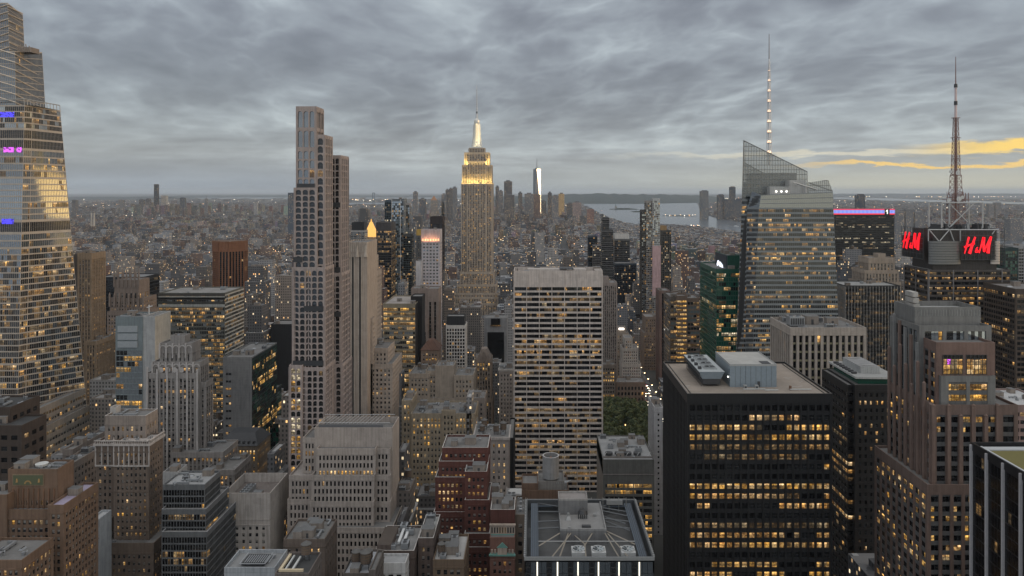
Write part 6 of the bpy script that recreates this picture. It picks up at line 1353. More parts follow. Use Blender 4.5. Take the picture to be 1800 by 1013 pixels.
# black slab with a lit crown and the figure 1
def led_slab():
    Y = 1450
    def ex_(B, pn, root, rnd, ex):
        x0, x1 = PX(1465.5, Y), PX(1572.5, Y); z1, z0 = PZ(367.5, Y), PZ(377.5, Y)
        m, t, b = mat_new('led_crown'); p = pos(t); x, y, z = t.sep(p)
        st_ = t.m('FRACT', t.m('DIVIDE', x, 2.6)); mid = t.m('ABSOLUTE', t.m('SUBTRACT', t.m('DIVIDE', t.m('SUBTRACT', z, z0), z1 - z0), .52))
        band = t.smooth(mid, .36, .22); col = t.mix(band, (1.0, .03, .06), t.mix(t.m('LESS_THAN', st_, .42), (.03, .16, 1.0), (.62, .66, 1.0)))
        setb(t, b, base=(.02, .02, .02), emit=col, es=.95); m.cycles.emission_sampling = 'NONE'
        T = MB(); T.box(x0 - .6, x1 + .3, Y - .8, Y + 30, z0, z1, m, roofm((.1, .1, .1)), bottom=True); T.obj('light_crown', root)
        T = MB(); a = PX(1554.5, Y); b_ = PX(1563.2, Y); T.box(a, b_, Y - 1.3, Y - .85, z0, z1 - .3, plain('sign_black', (.01, .01, .01), .6), bottom=True); T.obj('number_panel', root)
        T = MB(); wh = plain('numeral_white', (.9, .9, .8), .5, emit=(1, 1, .85), es=1.1); cx = (a + b_) / 2 + .4; h = z1 - z0
        T.box(cx - .9, cx + .9, Y - 1.6, Y - 1.35, z0 + h * .12, z0 + h * .86, wh, bottom=True); T.poly([(cx - .9, Y - 1.6, z0 + h * .86), (cx - 2.9, Y - 1.6, z0 + h * .66), (cx - 2.9, Y - 1.6, z0 + h * .50), (cx - .9, Y - 1.6, z0 + h * .64)], wh); T.obj('number_one', root)
    bld('light_crowned_slab', 'black office slab topped by a red, white and blue light band with a figure 1', 'skyscraper', [(1467, 1572, 377.5, Y, 30, dict(n=3, kinds=('cooling_unit', 'bulkhead'), ph=.4))],
        ST(bay=1.7, fw=.8, fl=3.75, fh=.6, col=(.014, .015, .018), sp=(.014, .015, .018), hi=.22, phi=.5, plo=.05, lit='owoc', dk='kkkd', d=.2, run=6, top=3, rough=.4), 76, 30, extra=ex_)
led_slab()
bld('vertical_fin_office', 'grey office tower striped by close white vertical fins, amber light between them', 'skyscraper', [(1486, 1583, 502, 760, 42, dict(n=4, kinds=('bulkhead', 'cooling_unit', 'duct'), roof=(.24, .24, .235), st=dict(top=1.6)))],
    ST(bay=1.55, fw=.66, fl=3.9, fh=.6, col=(.05, .05, .05), sd=.1, d=.25, m=.2, hi=.45, phi=.65, plo=.12, lit='oowo', dk='kd', run=3, fin=(.35, .5, 2, wall((.42, .40, .38), .6))), 77, 60)
bld('beige_ziggurat_tower', 'beige stone tower with stepped shoulders just left of the red-sign tower', 'skyscraper', [(1544, 1557, 446, 806, 12, dict(n=0, st=dict(blank=1))), (1527, 1573, 453, 800, 26, dict(n=0, st=dict(top=5))), (1520, 1580, 475, 797, 32, dict(n=0)), (1516, 1584, 496, 794, 36, dict(n=0))],
    ST(bay=3.5, fw=.4, fl=4.1, fh=.62, col=(.30, .25, .205), sp=(.14, .12, .10), sd=.2, hi=.1, phi=.5, plo=.12, lit='w', dk='ddb'), 78, 30)

# tower with the red illuminated signs and the lattice mast
def sign_tower():
    Y = 620; r = thing('red_sign_tower', 'dark office tower with big red illuminated signs and a tall lattice broadcast mast', 'skyscraper', (PX(1700, Y), 645, 0))
    B = MB(); pn = []; rnd = random.Random(79); dw = wall((.045, .040, .038), .5, .15)
    s = ST(bay=6.6, fw=.94, fl=4.15, fh=.5, d=.35, div=6, m=.3, top=1.5, col=(.05, .045, .042), wallm=dw, hi=.75, phi=.65, plo=.15, lit='owow', dk='kkd', run=3, fin=(.8, .5, 3, plain('pier_grey', (.16, .15, .15), .5)), band=(1, .5, .25, plain('spandrel_rail', (.10, .085, .08), .5)))
    block(B, pn, (1632, 1776, 474, Y, 40, dict(n=0, ph=.5, roof=(.25, .25, .24), st=dict(top=.6))), sv(s, sst=None), rnd, r)
    blk2 = block(B, pn, (1640, 1752, 404, 623, 34, dict(n=0, st=dict(blank=1), sst=dict(blank=1))), s, rnd, r)
    B.obj('wall', r); emit_panes(pn, r, 100)
    T = MB(); lg = plain('ribbed_metal', (.17, .17, .165), .45, .4); lt = plain('ribbed_metal_light', (.45, .40, .36), .45, .3)
    def drum(pxc, w, y0, y1, Yc, m):
        cx = PX(pxc, Yc); rr = w; n = 20
        for k in range(9):
            za = PZ(y0, Yc) + (PZ(y1, Yc) - PZ(y0, Yc)) * k / 9; zb = za + (PZ(y1, Yc) - PZ(y0, Yc)) / 9
            pts = [(cx - rr * math.cos(math.pi * q / n), Yc - rr * .25 * math.sin(math.pi * q / n)) for q in range(n + 1)]
            T.prism(pts, zb + (.25 if zb < za else -.25), za, m, bottom=True) if False else T.prism(pts, zb + .3, za, m, bottom=True)
    drum(1660, 13.5, 424, 465, 622.5, lg); T.obj('ribbed_drum', r); T = MB(); drum(1749, 4.0, 424, 465, 621.5, lt); T.obj('ribbed_drum', r)
    # sign frames
    fr = plain('sign_lattice', (.05, .052, .055), .5); 
    def lattice(fn, nu, nv):
        L = MB()
        for i in range(nu + 1): L.bar(fn(i / nu, 0), fn(i / nu, 1), .22, fr)
        for j in range(nv + 1): L.bar(fn(0, j / nv), fn(1, j / nv), .22, fr)
        for i in range(nu):
            for j in range(nv):
                if (i + j) % 2: L.bar(fn(i / nu, j / nv), fn((i + 1) / nu, (j + 1) / nv), .1, fr)
        return L
    Ys = 618.6; f1 = lambda u, v: P(1689.5 + 61 * u, 457 - 51 * v, Ys)
    lattice(f1, 8, 6).obj('sign_frame', r)
    Xs = PX(1632, 620) - 2.2; y0s, y1s = 624.0, 661.0
    f2 = lambda u, v: Vector((Xs, y1s + (y0s - y1s) * u, PZ(457, 619) + (PZ(402, 619) - PZ(457, 619)) * v))
    lattice(f2, 7, 6).obj('sign_frame', r)
    T = MB(); bk = plain('sign_back', (.012, .014, .014), .5); T.quad(P(1690, 457, Ys + .8), P(1749, 457, Ys + .8), P(1749, 422, Ys + .8), P(1690, 422, Ys + .8), bk); T.quad((Xs + .6, y1s, PZ(457, 619)), (Xs + .6, y0s, PZ(457, 619)), (Xs + .6, y0s, PZ(418, 619)), (Xs + .6, y1s, PZ(418, 619)), bk); T.each('sign_board', r)
    f3 = lambda u, v: P(1757 + 9 * u, 466 - 64 * v, 632); lattice(f3, 3, 12).obj('corner_lattice', r)
    red = plain('sign_red', (.8, .01, .02), .4, emit=(1, .008, .022), es=.95)
    def stroke(T, fn, pts, n_off, w0, w1):
        """brush stroke through (u,v) points, its width growing from w0 to w1"""
        k = len(pts)
        for i in range(k - 1):
            (a, b_), (c, d) = pts[i], pts[i + 1]; dx, dy = c - a, (d - b_); L_ = math.hypot(dx, dy) or 1; nx, ny = -dy / L_, dx / L_
            wa = w0 + (w1 - w0) * i / (k - 1); wb = w0 + (w1 - w0) * (i + 1) / (k - 1)
            q = [(a + nx * wa, b_ + ny * wa), (a - nx * wa, b_ - ny * wa), (c - nx * wb, d - ny * wb), (c + nx * wb, d + ny * wb)]
            f = [fn(*z, n_off) for z in q]; g = [fn(*z, n_off - .5) for z in q]
            T.quad(*f, red)
            for e in range(4): T.quad(f[e], f[(e + 1) % 4], g[(e + 1) % 4], g[e], red)
    def letters(T, fn):
        # coordinates in units of letter height, origin lower left
        stroke(T, fn, [(.02, .0), (.12, .35), (.30, 1.0)], 1, .022, .06)          # H left stem
        stroke(T, fn, [(.33, .0), (.52, .55), (.70, 1.0)], 1, .095, .05)          # H right stem
        stroke(T, fn, [(.0, .38), (.3, .50), (.66, .62)], 1, .055, .05)           # H bar
        stroke(T, fn, [(.86, .38), (.78, .33), (.80, .24), (.70, .16), (.72, .08), (.82, .08), (.88, .22)], 1, .026, .026)   # &
        stroke(T, fn, [(.72, .27), (.80, .27), (.88, .10)], 1, .022, .028)
        stroke(T, fn, [(.94, .04), (1.08, .5), (1.22, .98)], 1, .03, .06)         # M
        stroke(T, fn, [(1.24, .98), (1.22, .55), (1.27, .12)], 1, .085, .075)
        stroke(T, fn, [(1.26, .10), (1.42, .5), (1.68, 1.0)], 1, .03, .05)
        stroke(T, fn, [(1.50, .02), (1.56, .5), (1.71, 1.02)], 1, .10, .055)
    h = 15.0
    T = MB(); ox = PX(1694, Ys); oz = PZ(446, Ys); letters(T, lambda u, v, o: Vector((ox + u * h * .88, Ys - o, oz + v * h * .93))); T.obj('illuminated_sign', r)
    T = MB(); letters(T, lambda u, v, o: Vector((Xs - o, y1s - 4 - u * 17.0, PZ(442, 619) + v * 14.5))); T.obj('illuminated_sign', r)
    # roof trusses, white portal, mast
    T = MB(); wt = plain('white_truss', (.42, .42, .41), .5); Yt = 621
    for a, b_, c, d in ((1632, 404, 1688, 404), (1632, 404, 1632, 424), (1688, 404, 1688, 424), (1634, 405, 1650, 424), (1652, 424, 1668, 405), (1670, 405, 1677, 424), (1688, 404, 1756, 404), (1749, 405, 1744, 412), (1756, 404, 1756, 424)):
        T.bar(P(a, b_, Yt), P(c, d, Yt), .45, wt)
    for x in (1644, 1715):
        for yy in (628, 648): T.bar(P(x, 400, 638) + Vector((0, yy - 638, 0)), P(x, 355, 638) + Vector((0, yy - 638, 0)), .6, wt)
    for yy in (628, 648): T.bar(P(1643, 356, 638) + Vector((0, yy - 638, 0)), P(1716, 356, 638) + Vector((0, yy - 638, 0)), .5, wt)
    T.bar(P(1669, 355, 638), P(1669, 400, 638), .8, wt)
    for a, b_, c, d in ((1669, 358, 1700, 390), (1712, 358, 1672, 398), (1655, 385, 1669, 400), (1669, 400, 1683, 385)): T.bar(P(a, b_, 634), P(c, d, 634), .4, wt)
    T.obj('roof_truss', r)
    T = MB(); dk = plain('dark_metal', (.04, .04, .042), .6)
    for k in range(46):
        x = 1646 + rnd.random() * 96; T.box(PX(x, 634), PX(x + 1 + rnd.random() * 4, 634), 628 + rnd.random() * 20, 630 + rnd.random() * 22, PZ(404, 634), PZ(402 - rnd.random() * 9, 634), dk if k % 3 else plain('galvanised_metal', (.30, .31, .32), .45, .5))
    T.obj('roof_equipment', r)
    M = MB(); st_ = plain('mast_red_steel', (.22, .125, .105), .6); Ym = 640; cx = PX(1680, Ym); z = lambda y: PZ(y, Ym)
    prof = [(400, 5.6), (352, 5.0), (330, 3.4), (309, 3.2), (306, 2.6), (275, 2.3), (245, 1.9), (208, 1.4)]
    cor = lambda rr, y: [Vector((cx + sx * rr, Ym + sy * rr, z(y))) for sx, sy in ((-1, -1), (1, -1), (1, 1), (-1, 1))]
    for (y0, r0), (y1, r1) in zip(prof, prof[1:]):
        n = max(1, int((y0 - y1) / 7.5))
        for k in range(n):
            ya, yb = y0 + (y1 - y0) * k / n, y0 + (y1 - y0) * (k + 1) / n; ra, rb = r0 + (r1 - r0) * k / n, r0 + (r1 - r0) * (k + 1) / n; A, C = cor(ra, ya), cor(rb, yb)
            for q in range(4): M.bar(A[q], C[q], .26, st_); M.bar(A[q], C[(q + 1) % 4], .15, st_); M.bar(A[(q + 1) % 4], C[q], .15, st_); M.bar(C[q], C[(q + 1) % 4], .18, st_)
    M.cyl(cx, Ym, z(400), z(208), 1.0, .8, st_, seg=8)
    for y, w in ((352, 9), (348, 6), (243, 3.4), (280, 3.2), (208, 3.0)): M.box(cx - w, cx + w, Ym - w * .6, Ym + w * .6, z(y), z(y - 1), st_, bottom=True)
    rr = random.Random(3)
    for k in range(26): x = cx + rr.uniform(-9.5, 9.5); M.bar((x, Ym - 3, z(355)), (x, Ym - 3, z(342 - rr.random() * 6)), .2, st_)
    M.obj('lattice_mast', r)
    A = MB(); A.cyl(cx, Ym, z(208), z(152), 1.05, .85, plain('antenna_pink', (.55, .42, .40), .5), seg=10); A.cyl(cx, Ym, z(185), z(178), 1.4, 1.4, dk, seg=10); A.cyl(cx, Ym, z(154), z(148), 1.5, 1.3, dk, seg=10)
    for k in range(12): y = 148 - k * 4; A.cyl(cx, Ym, z(y), z(y - 3), .62 - k * .03, .6 - k * .03, st_, seg=6); A.cyl(cx, Ym, z(y - 3), z(y - 4), .3, .3, st_, seg=6)
    A.obj('antenna', r)
    D = MB(); wd = plain('dish_white', (.5, .5, .48), .6)
    for px, py, q in ((1671, 302, 1.4), (1684, 304, 2.0), (1686, 350, 2.2), (1668, 352, 1.6), (1692, 347, 1.5), (1661, 346, 1.2)):
        c = P(px, py, 633); D.poly([(c.x + q * math.cos(2 * math.pi * e / 16), 633, c.z + q * math.sin(2 * math.pi * e / 16)) for e in range(16)], wd); D.cyl(c.x, 633.6, c.z - q * .5, c.z + q * .5, q * .5, q * .5, wd, seg=8)
    D.obj('microwave_dish', r)
sign_tower()

# green glass tower with the white cloud-shaped sign
def green_extra(B, pn, root, rnd, ex):
    x = ex[0][0]; T = MB(); nv = plain('sign_navy', (.012, .022, .035), .4); y0, y1 = ex[0][2], ex[0][3]; z = ex[0][4]
    T.box(x - .5, x - .02, y0 + 2, y1 - 1, z - 22, z + .6, nv, bottom=True); T.obj('sign_panel', root)
    T = MB(); w = plain('sign_white', (.9, .9, .95), .5, emit=(.85, .9, 1), es=1.5); zc = z - 10
    yc = lambda px: PX(1279, 690) * F / (px - VX)
    for px, dz, rr in ((1264, 1.4, 2.2), (1267.5, .2, 2.6), (1270, -1.0, 2.3), (1262.8, -.6, 1.7), (1271.6, -2.6, 1.5)):
        yy = yc(px); T.poly([(x - .8, yy + rr * 1.9 * math.cos(2 * math.pi * e / 14), zc + dz + rr * math.sin(2 * math.pi * e / 14)) for e in range(14)], w); x -= .01
    T.obj('white_sign', root)
bld('green_glass_tower', 'dark green glass tower with a white lit sign on a navy panel at its top', 'skyscraper', [(1279, 1302, 449, 690, 46, dict(n=2, st=dict(blank=1, col=(.02, .075, .055)), sst=dict(blank=1, col=(.02, .06, .05)))), (1259, 1302, 473, 682, 66, dict(n=3, sst=dict(hi=.1, plo=.03)))],
    ST(bay=2.3, fw=.9, fl=4.2, fh=.74, col=(.02, .085, .06), d=.15, m=.3, hi=.7, phi=.62, plo=.1, lit='ywoc', dk='nnnk', run=3, rough=.3), 80, 60, extra=green_extra)
bld('lit_bow_window_tower', 'bronze glass tower with a glowing column of rounded corner windows', 'skyscraper', [(1208, 1230, 524, 800, 30, dict(n=2)), (1190, 1208, 520, 797, 30, dict(n=0, st=dict(hi=1, phi=1.0, plo=1, lit='y', fw=.96, bay=6, div=2, fh=.42, top=3))), (1178, 1190.5, 522, 802, 40, dict(n=1, st=dict(col=(.12, .10, .085)))), (1184, 1206, 515, 812, 14, dict(n=1))],
    ST(bay=3, fw=.92, fl=4.6, fh=.6, col=(.16, .12, .095), d=.15, m=.3, hi=.5, phi=.6, plo=.15, lit='oow', dk='dg', run=3), 81, 40)
bld('red_brown_slab_tower', 'tall narrow red-brown tower with one dark vertical strip, left of the glowing bow windows', 'skyscraper', [(1159, 1178, 511, 1000, 30, dict(n=1, st=dict(bay=6.5, fw=.42, fh=.98, fl=4, m=2, col=(.15, .10, .085))))], ST(bay=4, fw=.5, col=(.15, .10, .085), dk='kk', hi=0, plo=.01), 82)
bld('tan_setback_building', 'tan brick setback building with scattered lit windows beside the avenue', 'building', [(1134, 1160, 557, 1080, 30, dict(n=2)), (1131, 1160, 585, 1076, 34, dict(n=1))], ST(bay=2.8, fw=.42, fl=3.8, fh=.5, col=(.19, .145, .115), hi=.2, phi=.6, plo=.16, lit='wy', dk='dbk'), 83, 40)
bld('slender_glass_tower', 'very slender pale glass tower with stacked balconies and a pink reflecting lower half', 'skyscraper',
    [(1147, 1160, 349, 1250, 25, dict(n=0, yb=432, st=dict(fin=(.25, .2, 2, wall((.3, .3, .3))), wallm=wall((.38, .39, .39), .4, .06, .05), fw=.8, bay=2.5, dk='gb'))), (1147, 1161.5, 432, 1249.7, 26, dict(n=0, yb=520, st=dict(blank=1, col=(.42, .29, .29)))), (1147, 1160, 520, 1250, 25, dict(n=0)), (1136, 1147, 353, 1254, 22, dict(n=0, st=dict(hi=.3))), (1128, 1136, 369, 1256, 22, dict(n=0, st=dict(col=(.07, .065, .06))))],  # pink reflection of the lower half painted as a flat wall colour
    ST(bay=2.6, fw=.86, fl=3.6, fh=.66, col=(.28, .26, .24), d=.3, m=.2, hi=.1, phi=.5, plo=.1, lit='wo', dk='gdb', band=(1, .35, .5)), 84, 40)
gl_t('dark slim tower with a rounded top left of the pale slender glass tower', 'dark_slim_tower', [(1059, 1071, 383, 1500, 26, dict(n=0)), (1058, 1078, 404, 1496, 30, dict(n=1)), (1056, 1080, 560, 1490, 30, dict(n=0))], 85, col=(.06, .06, .06), fh=.5, band=(2, .8, .4, wall((.16, .16, .16))), dk='kd')
gl_t('dark glass tower with a blank white top floor', 'white_topped_tower', [(1081, 1106, 412, 1600, 34, dict(n=0, yb=420, st=dict(blank=1, col=(.5, .49, .47)))), (1080, 1107, 420, 1600, 36, dict(n=0)), (1081, 1119, 463, 1400, 30, dict(n=1, st=dict(dk='k', col=(.03, .04, .055))))], 86, col=(.10, .10, .10), dk='dk', hi=.15)
gl_t('dark apartment tower speckled with small white windows right of the pale slender glass tower', 'speckled_tower', [(1162, 1180, 405, 1300, 26, dict(n=0, st=dict(fw=.5, plo=.2, lit='cw', col=(.07, .07, .065)))), (1161, 1172, 397, 1306, 16, dict(n=0, st=dict(blank=1, col=(.3, .2, .1))))], 87, col=(.07, .07, .065), dk='kd')
gl_t('navy glass slab beside the dark slim tower', 'navy_slab', [(1034, 1050, 415, 1700, 26, dict(n=0)), (1042, 1056, 430, 1690, 26, dict(n=0, st=dict(col=(.2, .19, .19))))], 88, col=(.035, .045, .06), dk='k')
bld('gridded_stone_tower', 'grey stone tower with close vertical piers just right of the white grid tower', 'skyscraper', [(1057, 1085, 497, 900, 30, dict(n=1)), (1059, 1070, 487, 906, 14, dict(n=0, st=dict(blank=1)))], ST(bay=2.3, fw=.5, fl=3.8, fh=.56, col=(.24, .205, .185), sp=(.08, .075, .07), sd=.2, hi=.05, phi=.3, plo=.03, lit='o', dk='dkb'), 89)
bld('beige_crown_building', 'beige tower with a stepped round crown and a bright rooftop light behind the park', 'building', [(1080, 1105, 585, 1000, 28, dict(n=1)), (1086, 1100, 576, 1004, 16, dict(n=0, st=dict(blank=1))), (1076, 1108, 620, 996, 32, dict(n=0))], ST(bay=3, fw=.36, fl=4, fh=.5, col=(.27, .225, .185), hi=.05, plo=.08, lit='w', dk='db'), 90,
    extra=lambda B, pn, root, rnd, ex: (lambda T: (T.box(PX(1088, 1003), PX(1097, 1003), 1003, 1003.6, PZ(580, 1003), PZ(577, 1003), plain('lamp_glass', (1, 1, 1), .3, emit=(1, .95, .85), es=4), bottom=True), T.obj('rooftop_light', root)))(MB()))
bld('white_stepped_building', 'off-white brick building stepping up in small terraces behind the park', 'building', [(1098, 1112, 594, 960, 22, dict(n=0)), (1094, 1122, 612, 957, 26, dict(n=2)), (1093, 1127, 640, 954, 28, dict(n=0))], ST(bay=2.7, fw=.42, fl=3.7, fh=.5, col=(.40, .37, .34), hi=.05, phi=.5, plo=.12, lit='wo', dk='dbk'), 91, 20)
bld('tan_crenellated_tower', 'tan brick tower with a crenellated top behind the off-white stepped building', 'building', [(1107, 1127, 553, 1300, 26, dict(n=1))], ST(bay=2.9, fw=.42, fl=3.8, fh=.5, col=(.25, .19, .145), hi=.2, plo=.15, lit='w', dk='db'), 92)
bld('park_corner_building', 'brown arcaded building with a dark attic facing the park trees', 'building', [(1083, 1134, 672, 890, 26, dict(n=3, kinds=('skylight', 'bulkhead', 'vent'), st=dict(top=3)))], ST(bay=4.2, fw=.55, fl=6, fh=.6, col=(.19, .14, .11), hi=.1, plo=.04, lit='y', dk='kd', arch=1), 93, 20)
bld('lit_park_side_building', 'grey building with rows of yellow windows between the white grid tower and the park', 'building', [(1058, 1082, 641, 885, 26, dict(n=2))], ST(bay=2.6, fw=.55, fl=4.4, fh=.5, col=(.17, .14, .12), hi=.6, phi=.95, plo=.1, lit='y', dk='kd'), 94, 30)
def slant(B, pn, root, rnd, ex):
    x0, x1, y0, y1, z = ex[0]; T = MB(); m = wall((.11, .10, .095), .6, grid=1.5)
    T.quad((x0, y0 - .3, z - 9.5), (x1, y0 - .3, z - 9.5), (x1, y0 + 5, z + 1), (x0, y0 + 5, z + 1), m); T.quad((x0, y1, z - 9.5), (x0, y0 - .3, z - 9.5), (x0, y0 + 5, z + 1), (x0, y1, z + 1), wall((.2, .18, .16))); T.quad((x0, y0 + 5, z + 1), (x1, y0 + 5, z + 1), (x1, y0 + 6, z + 1), (x0, y0 + 6, z + 1), m)
    T.obj('sloping_attic', root)
    T = MB(); d = plain('dark_metal', (.04, .04, .042), .6)
    for k in range(4): T.cyl(x0 + 5 + k * 6.5, y0 + 10, z + .8, z + 2.2, 2.6, 2.6, d, seg=14)
    for k in range(5): T.bar((x0 + 1 + k * 7.5, y0 + 6.2, z + .4), (x0 + 3.2 + k * 7.5, y0 + 8.2, z + 3), .16, plain('white_truss', (.42, .42, .41), .5))
    T.obj('roof_fan', root)
bld('sloping_attic_building', 'grey office building with a sloping slatted attic over yellow-lit floors, behind the fan roof', 'building', [(1060, 1150, 808, 500, 50, dict(n=8, ph=.8, roof=(.22, .22, .22), kinds=('cooling_unit', 'bulkhead', 'duct', 'vent'), st=dict(top=15, litrows=(0, 1, 5, 7, 8), lit='y', plo=.12), sst=dict(blank=1, col=(.2, .18, .16))))],
    ST(bay=6.6, fw=.9, fl=4.3, fh=.6, div=8, d=.25, col=(.10, .10, .095), hi=.3, phi=.85, plo=.1, lit='yy', dk='ddk', run=3), 95, 60, extra=slant)
bld('narrow_white_slab', 'thin pale grey slab building squeezed against the gravel-roofed black tower', 'building', [(1150, 1165, 716, 560, 30, dict(n=1, sst=dict(bay=6, fw=.3)))], ST(bay=4, fw=.3, fl=4, fh=.4, col=(.35, .35, .36), hi=0, plo=.02, dk='kd'), 96)
bld('pink_band_building', 'low building with pinkish stone bands and a white roof right of the granite tower', 'building', [(1751, 1860, 712, 480, 40, dict(n=6, roof=(.4, .4, .4), cap=wall((.4, .36, .34))))], ST(bay=5, fw=.86, fl=5.2, fh=.5, col=(.24, .17, .155), hi=.1, plo=.1, lit='w', dk='dk', div=3), 97, 20)
bld('dark_bronze_tower', 'dark bronze glass tower at the right edge behind the granite tower', 'skyscraper', [(1785, 1900, 508, 560, 40, dict(n=2)), (1775, 1800, 560, 600, 40, dict(n=0, st=dict(col=(.3, .29, .28), fh=.4)))], ST(bay=3, fw=.9, fl=4, fh=.6, col=(.07, .055, .045), hi=.3, phi=.5, plo=.1, lit='oow', dk='kd', run=3), 98, 30)
bld('teal_glass_tower', 'dark teal glass tower behind the right side of the red-sign tower', 'skyscraper', [(1766, 1790, 436, 900, 30, dict(n=1)), (1781, 1830, 432, 960, 30, dict(n=1, st=dict(col=(.3, .3, .3), fin=(.4, .3, 2), dk='kd')))], ST(bay=3, fw=.9, fl=4, fh=.74, col=(.03, .05, .05), hi=.03, plo=.03, lit='o', dk='nk'), 99)

# the park
def park():
    B = MB(); g = plain('park_grass', (.03, .045, .018), .95); B.quad((-60, 728, .34), (133, 728, .34), (133, 878, .34), (-60, 878, .34), g); struct(B, 'lawn')
    rnd = random.Random(12); tk = plain('tree_bark', (.06, .045, .035), .9); leaf = []
    for c in ((.085, .10, .034), (.12, .125, .04), (.05, .07, .025)):
        leaf.append(plain('tree_leaves', c, .8))
    crowns = []
    for v in range(4):
        C = MB(); cl = [(rnd.uniform(-4, 4), rnd.uniform(-4, 4), rnd.uniform(7.5, 15), rnd.uniform(2.0, 3.6)) for _ in range(13)]
        for (x, y, z, r_) in cl:
            lm = leaf[int(rnd.random() * 3)]
            for _ in range(70):
                d = Vector((rnd.gauss(0, 1), rnd.gauss(0, 1), rnd.gauss(0, 1))).normalized(); p = Vector((x, y, z)) + d * r_ * rnd.uniform(.65, 1.0)
                a = d.orthogonal().normalized() * rnd.uniform(.35, .7); b_ = d.cross(a).normalized() * rnd.uniform(.3, .6); a = a + d * rnd.uniform(-.3, .3)
                C.quad(p - a - b_, p + a - b_, p + a + b_, p - a + b_, lm if rnd.random() < .75 else leaf[int(rnd.random() * 3)])
        crowns.append(C.mesh('crown'))
    T = MB(); T.cyl(0, 0, 0, 8, .42, .25, tk, seg=7)
    for k in range(5): a = k * 1.3; T.bar((0, 0, 5 + k * .5), (3.2 * math.cos(a), 3.2 * math.sin(a), 10 + k * .6), .14, tk)
    tm = T.mesh('trunk'); n = 0
    rows = [(x, y) for y in range(738, 876, 9) for x in range(64, 132, 9)]
    for (x, y) in rows:
        if 84 < x < 112 and 775 < y < 822 and rnd.random() < .75: continue
        x += rnd.uniform(-2, 2); y += rnd.uniform(-2, 2)
        place = 'beside the avenue' if x > 116 else ('close to the white grid tower' if x < 84 else 'in the middle of the park')
        fb = 'at the near edge' if y < 770 else ('toward the far building' if y > 830 else 'halfway back')
        o = thing('park_tree', 'leafy green plane tree %s, %s' % (place, fb), 'tree', (x, y, .3), 'trees in the city park'); o.rotation_euler.z = rnd.uniform(0, 6.28); s_ = rnd.uniform(.8, 1.15); o.scale = (s_, s_, s_ * rnd.uniform(.9, 1.1))
        for nm, me in (('trunk', tm), ('crown', crowns[n % 4])): c = bpy.data.objects.new(nm, me); S.collection.objects.link(c); c.parent = o
        n += 1
    # street lamps among the trees
    L = MB(); L.cyl(0, 0, 0, 5, .12, .09, plain('lamp_post', (.03, .03, .03), .5), seg=6); pm = L.mesh('post'); L = MB(); L.cyl(0, 0, 5, 6, .55, .4, plain('park_lamp_glow', (1, .6, .3), .4, emit=(1, .55, .2), es=5), seg=8, bottom=True); gm_ = L.mesh('lamp')
    for (x, y) in ((70, 765), (88, 790), (100, 806), (112, 792), (96, 770), (80, 745), (118, 835), (104, 734)):
        o = thing('park_lamp', 'small warm park lamp glowing among the trees', 'lamp', (x, y, .3), 'lamps in the city park')
        for nm, me in (('post', pm), ('lamp', gm_)): c = bpy.data.objects.new(nm, me); S.collection.objects.link(c); c.parent = o
park()

# cars on the avenue
def cars():
    rnd = random.Random(21); parts = {}
    for i, c in enumerate(((.02, .02, .022), (.45, .45, .45), (.5, .32, .03), (.12, .12, .13))):
        p = plain('car_paint', c, .3); B = MB(); prof = [(-2.3, .35), (-2.3, .95), (-1.5, 1.05), (-.9, 1.5), (.9, 1.5), (1.7, 1.0), (2.3, .85), (2.3, .35)]
        for a, b_ in zip(prof, prof[1:]): B.quad((-.9, a[0], a[1]), (.9, a[0], a[1]), (.9, b_[0], b_[1]), (-.9, b_[0], b_[1]), p)
        B.poly([(-.9, y, z) for y, z in prof], p); B.poly([(.9, y, z) for y, z in prof], p); parts[i] = B.mesh('body')
    B = MB(); [B.cyl(x, y, .0, .68, .34, .34, plain('tyre', (.02, .02, .02), .9), seg=10) for x in (-.9, .9) for y in (-1.4, 1.4)]; wh = B.mesh('wheels')
    def lamp(c, y): B = MB(); m = plain('headlamp' if y < 0 else 'tail_lamp', c, .4, emit=c, es=22 if y < 0 else 10); B.box(-.85, -.3, y - .06, y + .06, .6, .95, m, bottom=True); B.box(.3, .85, y - .06, y + .06, .6, .95, m, bottom=True); return B.mesh('headlight' if y < 0 else 'tail_light')
    hl, tl_ = lamp((1, .88, .65), -2.36), lamp((1, .08, .04), 2.36)
    names = ('black', 'silver', 'yellow', 'grey')
    y = 560
    while y < 1900:
        for ln in (-8, -5, -1.6, 1.6, 5, 8):
            if rnd.random() < .5:
                i = int(rnd.random() * 4); o = thing('parked_car' if abs(ln) == 8 else 'car', '%s car with lit headlights in the line of traffic on the avenue by the park' % names[i], 'car', (143 + ln, y + rnd.uniform(-2, 2), .32), 'cars on the avenue')
                for nm, me in (('body', parts[i]), ('wheels', wh), ('headlight', hl), ('tail_light', tl_)): c = bpy.data.objects.new(nm, me); S.collection.objects.link(c); c.parent = o
        y += 13
    B = MB(); m = plain('lamp_post', (.03, .03, .03), .5); B.cyl(0, 0, 0, 9, .14, .09, m, seg=6); B.bar((0, 0, 9), (1.8, 0, 9.4), .07, m); pm = B.mesh('post')
    B = MB(); B.box(1.3, 2.5, -.4, .4, 9.1, 9.5, plain('street_lamp_glow', (1, .75, .45), .4, emit=(1, .68, .35), es=14), bottom=True); lm = B.mesh('lamp_head')
    for k in range(40):
        for s_ in (-1, 1):
            o = thing('street_lamp', 'lit street lamp on the pavement of the avenue beside the park', 'street lamp', (143 + s_ * 12, 700 + k * 32, .45), 'street lamps along the avenue'); o.rotation_euler.z = math.pi if s_ > 0 else 0
            for nm, me in (('post', pm), ('lamp_head', lm)): c = bpy.data.objects.new(nm, me); S.collection.objects.link(c); c.parent = o
cars()
